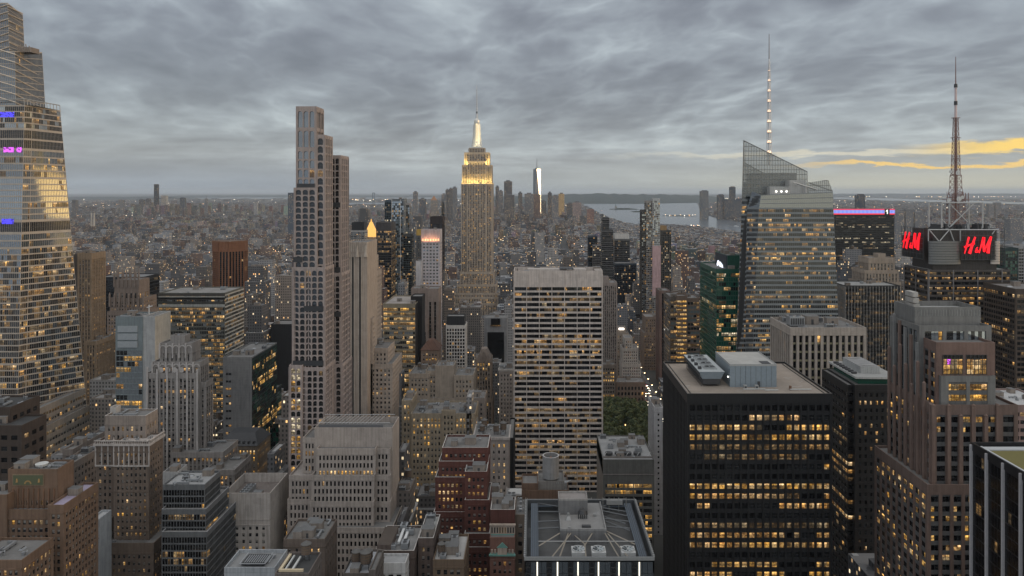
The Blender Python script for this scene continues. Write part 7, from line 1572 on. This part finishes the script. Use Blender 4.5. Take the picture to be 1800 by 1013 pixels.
# ================= the rest of the city =================
def city_mat(obj_color=False):
    """small-windowed facades and mixed roofs for buildings a few pixels tall"""
    key = ('city', obj_color)
    if key in _M: return _M[key]
    m, t, b = mat_new('city_facade'); g = t.new('ShaderNodeNewGeometry'); p = g.outputs['Position']; n = g.outputs['True Normal']
    x, y, z = t.sep(p); nx, ny, nz = t.sep(n)
    if obj_color: col = t.new('ShaderNodeObjectInfo').outputs['Color']
    else: at = t.new('ShaderNodeAttribute'); at.attribute_name = 'Col'; col = at.outputs['Color']
    ax = t.m('GREATER_THAN', t.m('ABSOLUTE', nx), 0.5)
    u = t.m('ADD', t.m('MULTIPLY', y, ax), t.m('MULTIPLY', x, t.m('SUBTRACT', 1.0, ax)))
    cu = t.m('DIVIDE', u, 2.9); cz = t.m('DIVIDE', z, 3.5)
    iu, iz = t.m('FLOOR', cu), t.m('FLOOR', cz); fu, fz = t.m('FRACT', cu), t.m('FRACT', cz)
    win = t.m('MULTIPLY', t.m('MULTIPLY', t.m('GREATER_THAN', fu, .27), t.m('LESS_THAN', fu, .73)), t.m('MULTIPLY', t.m('GREATER_THAN', fz, .28), t.m('LESS_THAN', fz, .80)))
    roof = t.m('GREATER_THAN', nz, 0.5); win = t.m('MULTIPLY', win, t.m('SUBTRACT', 1.0, roof))
    wn = t.new('ShaderNodeTexWhiteNoise'); wn.noise_dimensions = '3D'; t.put(wn.inputs['Vector'], t.comb(t.m('ADD', iu, t.m('MULTIPLY', ax, 91.3)), iz, t.m('FLOOR', t.m('DIVIDE', t.m('ADD', t.m('MULTIPLY', x, ax), t.m('MULTIPLY', y, t.m('SUBTRACT', 1.0, ax))), 9.0))))
    rv = wn.outputs['Value']; rc = t.sep(wn.outputs['Color'])
    blk = t.noise(p, .008, 2, .6)
    lit = t.m('LESS_THAN', rv, t.m('MULTIPLY_ADD', blk, .36, -.085)); lit = t.m('MULTIPLY', lit, win)
    mott = t.m('MULTIPLY_ADD', t.noise(p, .11, 4, .7), .7, .65)
    wcol = t.mix(1.0, col, t.comb(mott, mott, mott), 'MULTIPLY')
    wcol = t.mix(t.m('MULTIPLY', win, .85), wcol, (.02, .021, .024))
    patch = t.new('ShaderNodeTexVoronoi'); patch.distance = 'CHEBYCHEV'; t.put(patch.inputs['Vector'], p); patch.inputs['Scale'].default_value = .13
    pv = t.sep(patch.outputs['Color'])
    rcol = t.mix(pv[0], (.045, .045, .048), (.26, .255, .25)); rcol = t.mix(t.m('GREATER_THAN', pv[1], .82), rcol, (.42, .42, .41)); rcol = t.mix(.35, rcol, col)
    base = t.mix(roof, wcol, rcol)
    em = t.mix(rc[1], (1.0, .52, .16), (1.0, .82, .52))
    setb(t, b, base=base, rough=.8, emit=em, es=t.m('MULTIPLY', lit, t.m('MULTIPLY_ADD', rc[2], 1.5, .35))); m.cycles.emission_sampling = 'NONE'
    _M[key] = m; return m

PAL = [(.15, .095, .078), (.12, .082, .07), (.21, .17, .14), (.27, .235, .205), (.25, .24, .235), (.17, .17, .175), (.34, .325, .31), (.10, .095, .095), (.155, .135, .12), (.08, .087, .10), (.17, .115, .092)]
def vis_px(x, y): return VX + F * x / y
def taken(x0, x1, y0, y1):
    for a, b_, c, d, _ in USED:
        if x0 < b_ + 1 and x1 > a - 1 and y0 < d + 1 and y1 > c - 1: return True
    return False
def on_avenue(x0, x1):
    return any(x0 < a + 14 and x1 > a - 14 for a in (-168, 143))

# nearest anonymous buildings: things of their own
NAMES = {0: 'red brick', 1: 'dark brick', 2: 'tan brick', 3: 'beige stone', 4: 'pale grey', 5: 'grey', 6: 'off-white', 7: 'dark grey', 8: 'brown', 9: 'slate blue', 10: 'russet brick'}
HEROES = [(75, 'the tapering glass tower'), (160, 'the narrow tan brick tower'), (225, 'the gothic-crowned tower'), (330, 'the wide banded tower'), (393, 'the orange-brown diagonal tower'), (450, 'the green glass block'), (555, 'the arched-window tower'), (650, 'the gold pyramid roof'), (700, 'the piered glass tower'), (757, 'the pink-crowned tower'), (838, 'the floodlit giant'), (870, 'the grey framed slab'), (980, 'the white grid tower'), (1070, 'the dark slim tower'), (1110, 'the off-white stepped building'), (1145, 'the pale slender glass tower'), (1200, 'the glowing bow windows'), (1265, 'the green glass tower'), (1385, 'the crystalline tower'), (1520, 'the light-crowned slab'), (1550, 'the beige ziggurat tower'), (1700, 'the red-sign tower'), (1790, 'the teal glass tower')]
cubes = {}
def city_thing(x0, x1, y0, y1, h, ci, rnd, tall, lab=None, name=None):
    M_ = city_mat(True); w, d = x1 - x0, y1 - y0
    B = MB(); cx, cy = (x0 + x1) / 2, (y0 + y1) / 2
    px = vis_px(cx, cy); hn = min(HEROES, key=lambda q: abs(q[0] - px))
    side = 'left of' if px < hn[0] - 12 else ('right of' if px > hn[0] + 12 else 'in line with')
    dist = 'near' if y0 < 900 else ('mid-distance' if y0 < 1500 else 'farther off')
    shape = 'tower' if h > 85 else ('block' if h > 45 else 'low building')
    feat = ''
    if rnd.random() < .45 and h > 30: 
        k = rnd.uniform(.62, .85); B.box(x0, x1, y0, y1, 0, h * k, M_); B.box(x0 + w * .12, x1 - w * .12, y0 + d * .12, y1 - d * .12, h * k, h, M_); feat = 'stepped '
        rx0, rx1, ry0, ry1 = x0 + w * .12, x1 - w * .12, y0 + d * .12, y1 - d * .12
    elif rnd.random() < .3: 
        B.box(x0, x1 - w * .45, y0, y1, 0, h, M_); B.box(x1 - w * .45, x1, y0 + .4, y1 - .4, 0, h * .8, M_); feat = 'two-part '; rx0, rx1, ry0, ry1 = x0, x1 - w * .45, y0, y1
    else: B.box(x0, x1, y0, y1, 0, h, M_); rx0, rx1, ry0, ry1 = x0, x1, y0, y1
    o = B.mesh('wall'); 
    lab = lab or '%s %s%s %s %s, %s' % (NAMES[ci], feat, shape, side, hn[1], dist)
    r = thing(name or ('city_tower' if h > 85 else 'city_building'), lab, 'building', (cx, cy, 0), 'city buildings between the towers')
    ob = bpy.data.objects.new('wall', o); S.collection.objects.link(ob); ob.parent = r; ob.location = (-cx, -cy, 0)
    c = PAL[ci]; v = rnd.uniform(.75, 1.15); ob.color = (c[0] * v, c[1] * v, c[2] * v, 1)
    pw = rx1 - rx0
    P_ = MB(); P_.box(rx0, rx1, ry0 , ry0 + .4, h, h + 1, wall(PAL[ci])); P_.box(rx0, rx0 + .4, ry0 + .4, ry1, h, h + 1, wall(PAL[ci])); P_.box(rx1 - .4, rx1, ry0 + .4, ry1, h, h + 1, wall(PAL[ci])); P_.obj('parapet', r)
    k = 2 if y0 > 1200 else 4
    if pw > 8: clutter(r, rx0, rx1, ry0, ry1, h, k, rnd, ('bulkhead', 'water_tank', 'cooling_unit', 'vent', 'duct'))
    USED.append((x0, x1, y0, y1, h))
    return r

rnd = random.Random(101); NTH = 0
MID = [ # px0, px1, py top, distance, colour index: towers seen between the large ones
    (430, 466, 470, 1150, 7), (449, 482, 459, 1250, 4), (484, 514, 486, 1000, 2), (340, 366, 470, 1500, 8), (300, 330, 470, 1650, 7), (255, 280, 465, 1700, 7), (172, 200, 462, 1500, 4), (205, 232, 452, 1900, 3), (231, 262, 472, 1700, 3),
    (153, 178, 470, 1300, 0), (468, 490, 492, 1300, 5), (428, 455, 520, 1000, 8), (430, 462, 540, 880, 7), (482, 510, 520, 1100, 6), (700, 720, 500, 950, 5), (664, 676, 470, 1050, 0), (772, 790, 480, 1250, 8), (778, 800, 510, 1050, 2),
    (630, 648, 367, 3200, 7), (690, 705, 430, 1500, 5), (712, 728, 440, 1500, 9), (724, 736, 392, 1900, 5), (726, 741, 381, 2300, 7), (664, 674, 440, 1500, 3), (690, 706, 470, 1400, 7),
    (876, 900, 500, 1300, 7), (884, 902, 530, 1000, 4), (930, 958, 408, 1900, 5), (960, 984, 437, 1500, 6), (940, 957, 410, 1880, 6), (925, 945, 444, 1600, 7), (1008, 1026, 440, 1450, 7), (990, 1006, 452, 1500, 8), (1062, 1082, 470, 1700, 7),
    (1100, 1120, 480, 1500, 5), (1112, 1130, 500, 1300, 7), (1183, 1200, 470, 1500, 3), (1186, 1214, 442, 1700, 0), (1212, 1230, 492, 1200, 7),
    (1476, 1496, 460, 1200, 9), (1574, 1600, 440, 1500, 6), (1580, 1602, 470, 1300, 7), (1585, 1600, 500, 1000, 8), (1590, 1600, 540, 800, 4), (1774, 1800, 470, 1100, 5), (1100, 1110, 520, 1350, 3), (1085, 1104, 540, 1200, 5), (1062, 1080, 560, 1250, 8),
    (130, 160, 640, 800, 8), (158, 204, 670, 700, 6), (160, 200, 702, 640, 3), (176, 204, 620, 900, 4), (90, 130, 802, 520, 4), (700, 730, 640, 760, 8), (736, 762, 660, 760, 1), (808, 836, 620, 800, 5), (820, 836, 700, 560, 4), (864, 880, 640, 830, 7), (862, 878, 560, 1100, 3),
    (428, 460, 585, 900, 10), (500, 512, 560, 1050, 0), (666, 690, 640, 820, 8), (690, 706, 660, 640, 5), (696, 712, 800, 480, 7), (490, 508, 700, 560, 8), (470, 492, 800, 520, 5), (360, 396, 750, 720, 8), (362, 384, 900, 440, 7), (690, 722, 870, 455, 8), (698, 716, 920, 430, 7),
    (1150, 1163, 735, 700, 8), (1583, 1600, 620, 620, 7), (1575, 1590, 700, 500, 8), (1500, 1560, 470, 1000, 7), (1484, 1520, 440, 1300, 5)]
for i, (a, b_, y, Y, ci) in enumerate(MID):
    x0, x1 = PX(a, Y), PX(b_, Y); h = PZ(y, Y)
    if h < 6: h = 8
    if taken(x0, x1, Y, Y + 20) and Y < 1000: 
        pass
    city_thing(x0, x1, Y, Y + rnd.uniform(18, 30), h, ci, rnd, True); NTH += 1

# low and mid-rise fabric, street by street; the nearest ones are things, the rest one mass
cand = []
def fabric(rnd):
    row = 0; y = 330.0
    while y < 6500:
        row += 1; pitch = 80 if y < 3300 else 78
        for half in (0, 1):
            yy = y + half * 33; d = 30
            xl = -1.02 * yy * .72 - 60; xr = yy * .70 + 60; x = max(-1.0 * yy, -3800) if False else xl - 40
            while x < xr:
                w = rnd.choice((12, 16, 20, 24, 30, 40)) * (1 if yy < 2500 else 1.25)
                a, b_ = x, x + w - .3; x += w
                if on_avenue(a, b_) or any(abs((a + b_) / 2 - v) < 13 for v in AVE): continue
                px = vis_px((a + b_) / 2, yy)
                if px < -60 or px > 1860: continue
                if any(inside(wp, (a + b_) / 2, yy + d / 2) for wp in WATERS): continue
                if -62 < (a + b_) / 2 < 134 and 722 < yy < 884 and True: 
                    continue
                # height by district
                r = rnd.random()
                if yy < 1300: h = rnd.uniform(24, 60) if r < .75 else rnd.uniform(60, 95)
                elif yy < 2300: h = rnd.uniform(16, 46) if r < .82 else rnd.uniform(46, 90 if px < 1180 else 60)
                elif yy < 4200: h = rnd.uniform(12, 26) if r < .88 else rnd.uniform(26, 62)
                else: h = rnd.uniform(12, 32) if r < .85 else rnd.uniform(32, 90 if 780 < px < 1010 else 50)
                if px < 520 and yy > 1500: h = rnd.uniform(9, 18) if r < .86 else rnd.uniform(18, 55)
                if px > 1450 and yy < 2600: h *= .8
                if px > 1015 and yy > 2300: h = min(h, 24)
                # stay under what the photograph shows open
                cand.append((a, b_, yy, yy + d - rnd.uniform(0, 4), h))
        y += pitch
fabric(random.Random(77))
cand = [c for c in cand if not taken(c[0], c[1], c[2], c[3])]
def hides(c):
    """keep the view of the avenue and the park open"""
    a, b_, y0, y1, h = c; p0, p1 = vis_px(a, y0), vis_px(b_, y0); top = VY + F * (CH - h) / y0
    if 400 < y0 < 735 and top < 872: return True
    if y0 < 735 and p1 > 1058 and p0 < 1152 and top < 775: return True
    if y0 < 1250 and p1 > 1118 and p0 < 1158 and a < 143: return True if h > 30 else False
    return False
cand = [c for c in cand if not hides(c)]
cand = [(a, b_, y0, y1, min(h, max(9, PZ(700, y0)) if 735 <= y0 < 1000 else h)) for a, b_, y0, y1, h in cand]
near = sorted(cand, key=lambda c: c[2])
# the ones whose top can actually be seen over nearer buildings come first
import itertools
sky = [1100.0] * 1900
vis = []
allb = sorted([(u[2], u) for u in USED], key=lambda q: q[0])
def shade(x0, x1, y0, h):
    p0, p1 = int(max(0, vis_px(x0, y0))), int(min(1899, vis_px(x1, y0))); t_ = VY + F * (CH - h) / y0
    seen = 0
    for k in range(p0, p1 + 1):
        if t_ < sky[k] - 2 and t_ < 1010: seen += min(sky[k], 1013) - t_
        if t_ < sky[k]: sky[k] = t_
    return seen
merged = sorted([(u[2], 0, u) for u in USED] + [(c[2], 1, c) for c in near], key=lambda q: q[0])
for y0, k, c in merged:
    s_ = shade(c[0], c[1], y0, c[4])
    if k and s_ > 0: vis.append((s_, c))
vis.sort(key=lambda q: -q[0])
LIM = max(0, 296 - NTH)
chosen = [c for s_, c in vis[:LIM]]; cs = set(chosen)
r2 = random.Random(55)
for c in chosen: city_thing(*c, int(r2.random() * len(PAL)), r2, False)

class Mass:
    def __init__(s): s.v = []; s.f = []; s.c = []
    def box(s, x0, x1, y0, y1, z0, z1, col):
        n = len(s.v); s.v += [(x0, y0, z0), (x1, y0, z0), (x1, y1, z0), (x0, y1, z0), (x0, y0, z1), (x1, y0, z1), (x1, y1, z1), (x0, y1, z1)]
        s.f += [(n, n + 1, n + 5, n + 4), (n + 1, n + 2, n + 6, n + 5), (n + 2, n + 3, n + 7, n + 6), (n + 3, n, n + 4, n + 7), (n + 4, n + 5, n + 6, n + 7)]; s.c += [col] * 5
    def obj(s, name):
        me = bpy.data.meshes.new(name); me.from_pydata(s.v, [], s.f); me.materials.append(city_mat(False))
        at = me.color_attributes.new('Col', 'FLOAT_COLOR', 'CORNER'); buf = []
        for c in s.c: buf += [c[0], c[1], c[2], 1.0] * 4
        at.data.foreach_set('color', buf); o = bpy.data.objects.new(name, me); S.collection.objects.link(o); return o
mass = Mass(); r3 = random.Random(66)
for c in cand:
    if c in cs: continue
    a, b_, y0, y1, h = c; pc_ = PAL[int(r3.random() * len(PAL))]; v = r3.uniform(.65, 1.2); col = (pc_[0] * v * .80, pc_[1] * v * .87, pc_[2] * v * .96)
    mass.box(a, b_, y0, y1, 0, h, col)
    if r3.random() < .6: w = b_ - a; mass.box(a + w * r3.uniform(.1, .3), b_ - w * r3.uniform(.3, .5), y0 + 8, y0 + 14, h, h + r3.uniform(2, 5), col)
    if r3.random() < .25: w = b_ - a; mass.box(a + w * .6, a + w * .6 + 3, y0 + 5, y0 + 8, h, h + 4, (.08, .07, .06))
# far boroughs: looser, lower, lighter grain as the distance grows
def far_field(rnd):
    y = 6500.0
    while y < 26000:
        cell = 34 + (y - 6500) * .012; x = -.76 * y
        while x < .72 * y:
            x += cell
            px = vis_px(x, y)
            if px < -40 or px > 1840: continue
            if px < 122: continue
            if rnd.random() < .42: continue
            yy = y + rnd.uniform(-cell, cell) * .5; xx = x + rnd.uniform(-cell, cell) * .4
            if any(inside(wp, xx, yy) for wp in WATERS): continue
            r = rnd.random(); h = rnd.uniform(7, 15) if r < .88 else (rnd.uniform(15, 34) if r < .985 else rnd.uniform(34, 62))
            if px > 980 and y > 9500: h = min(h, 16)
            w = cell * rnd.uniform(.3, .85); d = cell * rnd.uniform(.25, .6); pc_ = PAL[int(rnd.random() * len(PAL))]; v = rnd.uniform(.5, 1.1)
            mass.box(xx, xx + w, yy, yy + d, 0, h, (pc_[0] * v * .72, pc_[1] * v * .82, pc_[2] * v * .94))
        y += cell * .8
far_field(random.Random(8))
# Brooklyn and New Jersey clusters
for (p0, p1, Yc, n, h0, h1) in ((205, 520, 8800, 70, 40, 120), (230, 330, 8400, 26, 50, 130), (1560, 1800, 4300, 46, 25, 80), (1500, 1800, 6500, 60, 20, 60), (780, 1010, 6700, 90, 50, 130), (620, 780, 7000, 36, 30, 80), (120, 520, 5200, 80, 30, 62), (1120, 1300, 2900, 60, 28, 62), (860, 1060, 4300, 60, 24, 60)):
    for k in range(n):
        px = r3.uniform(p0, p1); Y = Yc * r3.uniform(.88, 1.12); x = PX(px, Y)
        if any(inside(wp, x, Y) for wp in WATERS): continue
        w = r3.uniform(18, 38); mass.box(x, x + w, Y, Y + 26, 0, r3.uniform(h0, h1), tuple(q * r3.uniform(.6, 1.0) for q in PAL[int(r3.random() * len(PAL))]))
o = mass.obj('city_blocks'); o['kind'] = 'stuff'; tag(o, 'dense mass of low and mid-rise city blocks stretching to the horizon', 'city blocks')

# small far trees masses and city lights
Lm = MB(); lmat = [plain('city_light', (1, .8, .5), .4, emit=c, es=e) for c, e in (((1, .68, .33), 8), ((1, .88, .7), 9), ((1, .52, .22), 7))]
r4 = random.Random(9)
for k in range(1700):
    Y = 1500 * (16 ** r4.random()); px = r4.uniform(122, 1800)
    x = PX(px, Y)
    if any(inside(wp, x, Y) for wp in WATERS): continue
    s_ = .35 + Y * .00022 * r4.uniform(.4, 1.3); zz = r4.uniform(6, 30 if Y < 4000 else 16)
    Lm.cyl(x, Y, zz, zz + s_ * 1.6, s_, s_ * .5, lmat[int(r4.random() * 3)], seg=4)
for a_ in AVE + [-1180, -1400, -1650, 1560]:
    Y = 1400.0
    while Y < 9000:
        Y *= 1.022
        if r4.random() < .55 and not any(inside(wp, a_, Y) for wp in WATERS): s_ = .25 + Y * .00017 * r4.uniform(.5, 1.3); Lm.cyl(a_ + r4.uniform(-11, 11), Y, 7, 7 + s_ * 1.6, s_, s_ * .5, lmat[0], seg=4)
for (p0, p1, py, n) in ((1020, 1070, 352.3, 40), (1085, 1235, 353.8, 90), (1150, 1300, 350.2, 60), (1190, 1232, 399, 20), (1164, 1226, 380, 12), (610, 700, 352.8, 60), (604, 660, 364, 40), (130, 190, 391, 50), (1466, 1800, 345.8, 120)):
    for k in range(n):
        px = r4.uniform(p0, p1); yy = py + r4.uniform(-1, 1); Y = F * CH / (yy - VY); s_ = Y * .00032 * r4.uniform(.5, 1.3); x = PX(px, Y); Lm.cyl(x, Y, 8, 8 + s_ * 1.6, s_, s_ * .5, lmat[int(r4.random() * 3)], seg=4)
o = Lm.obj('city_lights', kind='stuff'); tag(o, 'scattered street and quay lights across the distant boroughs', 'lights')

# ---- distant landmarks, each a thing
def tower(name, label, px0, px1, yt, Y, ci, cat='skyscraper', col=None, lit=True, extra=None, rot=0):
    x0, x1 = PX(px0, Y), PX(px1, Y); h = PZ(yt, Y); r = thing(name, label, cat, ((x0 + x1) / 2, Y, 0))
    B = MB(); B.box(x0, x1, Y, Y + (x1 - x0) * .8, 0, h, city_mat(True)); ob = B.obj('wall', r); c = col or PAL[ci]; ob.color = (*c, 1)
    if extra:
        T = MB(); extra(T, x0, x1, Y, h); T.obj('rooftop', r)
    return r
dk5 = (.07, .075, .085)
def cap(k, w=.6, c=(.15, .15, .16)): return lambda T, x0, x1, Y, h: T.box(x0 + (x1 - x0) * (1 - w) / 2, x1 - (x1 - x0) * (1 - w) / 2, Y + 2, Y + 20, h, h + k, wall(c))
def needle(T, x0, x1, Y, h): T.cyl((x0 + x1) / 2, Y + 8, h, h + 40, 3, .6, wall((.2, .2, .2)), seg=6)
tower('lone_dark_tower', 'lone very tall black tower standing above the far borough on the left', 270.5, 277, 324, 8500, 9, col=(.02, .022, .026), extra=cap(-1, .5))
tower('far_tower', 'pale slab tower just right of the lone black tower on the skyline', 283, 292, 344, 8600, 6)
for i, (a, b_, y, lab) in enumerate(((208, 216, 352, 'grey tower standing apart on the far left skyline'), (244, 252, 351, 'dark broad block left of the lone black tower'), (256, 263, 350, 'dark narrow block nearest the left of the lone black tower'), (316, 324, 348, 'blue-grey glass tower right of the lone black tower'), (446, 452, 356, 'pale slim tower rising alone left of the arched-window tower'), (126, 134, 352, 'dark block at the foot of the tapering tower edge on the skyline'), (360, 364, 349, 'needle-thin tower on the far borough skyline'))):
    tower('far_tower', lab, a, b_, y, 8200, (5, 7, 7, 9, 6, 7, 5)[i], extra=needle if i == 6 else cap(6))
tower('blue_glass_far_tower', 'blue-grey tower peeking out left of the arched-window tower', 506, 518, 339, 4200, 9, col=(.07, .09, .12))
tower('far_brick_tower', 'brown square tower block left of the gold pyramid in the distance', 630, 648, 368, 3900, 7)
def wtc():
    Y = 6300; r = thing('tapering_glass_pinnacle', 'tall tapering glass tower downtown with a bright reflecting facet and a mast', 'skyscraper', (PX(943.5, Y), Y, 0))
    cx = PX(943.8, Y); w = 7.0 * Y / F; h = PZ(297, Y); hb = 50; B = MB()
    g = plain('pinnacle_glass', (.16, .17, .18), .3); br = plain('pinnacle_bright_facet', (.95, .92, .85), .2, 1.0)  # paler metallic copy of the glass stands in for the sunset's reflection
    cy = Y + w; b4 = [(cx - w, cy - w), (cx + w, cy - w), (cx + w, cy + w), (cx - w, cy + w)]; q = w * .92
    t4 = [(cx, cy - q), (cx + q, cy), (cx, cy + q), (cx - q, cy)]
    B.prism(b4, 0, hb, g)
    m2 = city_mat(True)
    for k in range(4):
        a, b_ = b4[k], b4[(k + 1) % 4]; t0, t1 = t4[k], t4[(k + 1) % 4]
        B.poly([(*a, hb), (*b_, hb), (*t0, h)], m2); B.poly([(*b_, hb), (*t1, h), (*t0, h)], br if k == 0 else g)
    B.poly([(x, y, h) for x, y in t4], g); ob = B.obj('wall', r); ob.color = (.22, .23, .25, 1)
    T = MB(); T.cyl(cx, cy, h, h + 8, 16, 16, g, seg=16); T.cyl(cx, cy, h + 8, PZ(278, Y), 3, 1.2, plain('mast_grey', (.2, .2, .21), .5), seg=6); T.obj('mast', r)
wtc()
D = [(871, 877, 328, 'slim dark-shouldered tower at the left of the downtown cluster'), (876, 884, 336, 'grey tower beside the slim dark-shouldered one downtown'), (886, 900, 319, 'tall square lit tower downtown left of the tapering pinnacle'), (886, 904, 343, 'wider lit base block in front of the tall square downtown tower'), (911, 918, 339, 'narrow dark tower between the square tower and the pinnacle'), (922, 938, 341, 'broad speckled block at the pinnacle left foot'), (938, 950, 342, 'reddish speckled block at the foot of the pinnacle'), (951, 960, 354, 'dark block just right of the pinnacle'), (963, 970, 339, 'slim dark tower right of the pinnacle'), (971, 982, 345, 'grey office tower beside the golden-faced one'), (982, 992, 341, 'golden-faced office tower catching the sunset downtown'), (996, 1008, 358, 'dark squat tower left of the beige waterfront tower'), (1007, 1022, 356, 'beige waterfront tower with a pink side'), (1032, 1044, 368, 'reddish stepped tower at the harbour edge'), (1019, 1030, 380, 'dark block with a bright roof near the harbour edge'),
     (783, 789, 334, 'slim tower with a lit top left of the floodlit giant'), (789, 795, 332, 'left one of twin dark towers behind the floodlit giant'), (795, 803, 330, 'right one of twin dark towers behind the floodlit giant'), (776, 784, 342, 'grey block leftmost of the group behind the floodlit giant'), (726, 734, 338, 'very thin pencil tower left of the floodlit giant'), (737, 748, 350, 'blue-grey block right of the pencil tower'), (757, 768, 352, 'stone tower with an orange pyramid top far behind the pink-crowned tower'), (775, 781, 356, 'small stone tower with a pointed lit top far behind the pink-crowned tower')]
for i, (a, b_, y, lab) in enumerate(D):
    col = {10: (.55, .36, .16), 12: (.30, .23, .21), 13: (.22, .12, .10)}.get(i)  # the golden face's sunset light is painted into its wall colour
    tower('downtown_tower', lab, a, b_, y, 6000 - (i % 5) * 160 if i < 15 else 5600 + (i % 4) * 120, (7, 5, 7, 7, 7, 5, 0, 7, 7, 5, 3, 7, 3, 0, 7, 7, 7, 5, 5, 5, 9, 3, 3)[i], col=col, extra=(lambda T, x0, x1, Y, h: T.prism([(x0, Y), (x1, Y), (x1, Y + 20), (x0, Y + 20)], h, h + 34, plain('orange_roof', (.4, .2, .1), .7), top=[((x0 + x1) / 2 - 1, Y + 9), ((x0 + x1) / 2 + 1, Y + 9), ((x0 + x1) / 2 + 1, Y + 11), ((x0 + x1) / 2 - 1, Y + 11)])) if i in (21, 22) else cap(9, .5))
J = [(1232, 1245.5, 336, 'rounded grey glass tower alone on the far shore'), (1262, 1273, 343, 'dark blue left tower of the far-shore group'), (1271, 1284, 352, 'low dark blue block of the far-shore group'), (1283.5, 1293, 329, 'tallest dark tower of the far-shore group with lit crown'), (1293, 1306, 350, 'dark block of the far-shore group against the crystalline tower'), (1507, 1521, 343, 'dark slab tower above the light-crowned slab on the far shore')]
for i, (a, b_, y, lab) in enumerate(J): tower('far_shore_tower', lab, a, b_, y, 6900 if i < 5 else 5200, 9, col=(.10, .12, .14) if i == 0 else (.05, .065, .085), extra=cap(7, .7, (.3, .25, .2) if i == 3 else (.1, .1, .12)))  # the lit crown is painted as a paler warm cap
for a, b_, y, lab in ((1608, 1626, 373, 'grey square tower right of the light-crowned slab on the far shore'), (1592, 1606, 368, 'pale thin-topped tower beyond the river right of the light-crowned slab'), (1574, 1590, 372, 'beige block beyond the river next to the light-crowned slab'), (1776, 1798, 385, 'pale terraced block beyond the river at the right edge'), (1738, 1748, 358, 'left of the hazy cluster of blocks right of the lattice mast'), (1750, 1760, 356, 'right of the hazy cluster of blocks right of the lattice mast')):
    tower('far_shore_tower', lab, a, b_, y, 3900 if y > 360 else 7000, 5)
def bridge():
    Y = 16500; r = thing('suspension_bridge', 'faint suspension bridge far across the bay with two tall towers', 'bridge', (PX(694, Y), Y, 0)); m = plain('bridge_steel', (.10, .13, .15), .7)
    for px in (656.5, 729):
        B = MB(); x = PX(px, Y)
        for s_ in (-1, 1): B.box(x + s_ * 18 - 9, x + s_ * 18 + 9, Y - 8, Y + 8, 0, 232, m)
        for z in (90, 222): B.box(x - 27, x + 27, Y - 7.9, Y + 7.9, z, z + 14, m, bottom=True)
        B.obj('bridge_tower', r)
    B = MB(); x0, x1 = PX(640, Y), PX(745, Y); B.box(x0, x1, Y - 12, Y + 12, 66, 76, m, bottom=True); a, b_ = PX(656.5, Y), PX(729, Y)
    for k in range(20):
        f = lambda s_: 90 + 140 * (2 * s_ - 1) ** 2; B.bar((a + (b_ - a) * k / 20, Y, f(k / 20)), (a + (b_ - a) * (k + 1) / 20, Y, f((k + 1) / 20)), 3, m)
    B.obj('deck', r)
bridge()
def chimneys():
    for px in (161, 165.5):
        Y = 4700; x = PX(px, Y); B = MB(); B.cyl(x, Y, 0, PZ(374, Y), 6.5, 5, wall((.42, .38, .33)), seg=12); o = B.obj('power_station_chimney'); tag(o, 'one of a pair of pale power station chimneys by the far river at left', 'chimney', 'pair of power station chimneys')
chimneys()
def ferry():
    m = plain('boat_white', (.5, .5, .5), .5)
    for px, py, lab in ((1122, 385, 'small white boat in the middle of the harbour'), (1058, 371, 'tiny boat near the left harbour shore'), (1294, 398.5, 'ferry at the head of a long wake on the river')):
        x, Y = gp(px, py); r = thing('harbour_boat', lab, 'boat', (x, Y, 1)); B = MB(); B.prism([(x - 18, Y - 4), (x + 14, Y - 4), (x + 20, Y), (x + 14, Y + 4), (x - 18, Y + 4)], .9, 4, m); B.obj('hull', r); B = MB(); B.box(x - 12, x + 8, Y - 3, Y + 3, 4, 8, m); B.obj('cabin', r)
    B = MB(); a, b_ = gp(1294, 399), gp(1276, 396.5); B.quad((a[0], a[1] - 6, .95), (b_[0], b_[1] - 18, .95), (b_[0], b_[1] + 18, .95), (a[0], a[1] + 6, .95), plain('foam', (.5, .52, .53), .8)); o = B.obj('wake', kind='stuff'); tag(o, 'long pale wake trailing behind the ferry', 'wake')
ferry()

# ---- the air
def haze():
    B = MB(); m = bpy.data.materials.new('haze'); m.use_nodes = True; t = NT(m.node_tree); t.n.clear()
    out = t.new('ShaderNodeOutputMaterial'); v = t.new('ShaderNodeVolumePrincipled'); v.inputs['Color'].default_value = (.80, .88, .96, 1); v.inputs['Density'].default_value = HAZE; v.inputs['Anisotropy'].default_value = 0.0
    t.l.new(v.outputs[0], out.inputs['Volume'])
    B.box(-95000, 95000, -700, 105000, -2, 520, m, bottom=True); o = B.obj('haze'); o['kind'] = 'stuff'; tag(o, 'thin blue evening haze over the city', 'haze')
HAZE = 1.8e-5
haze()
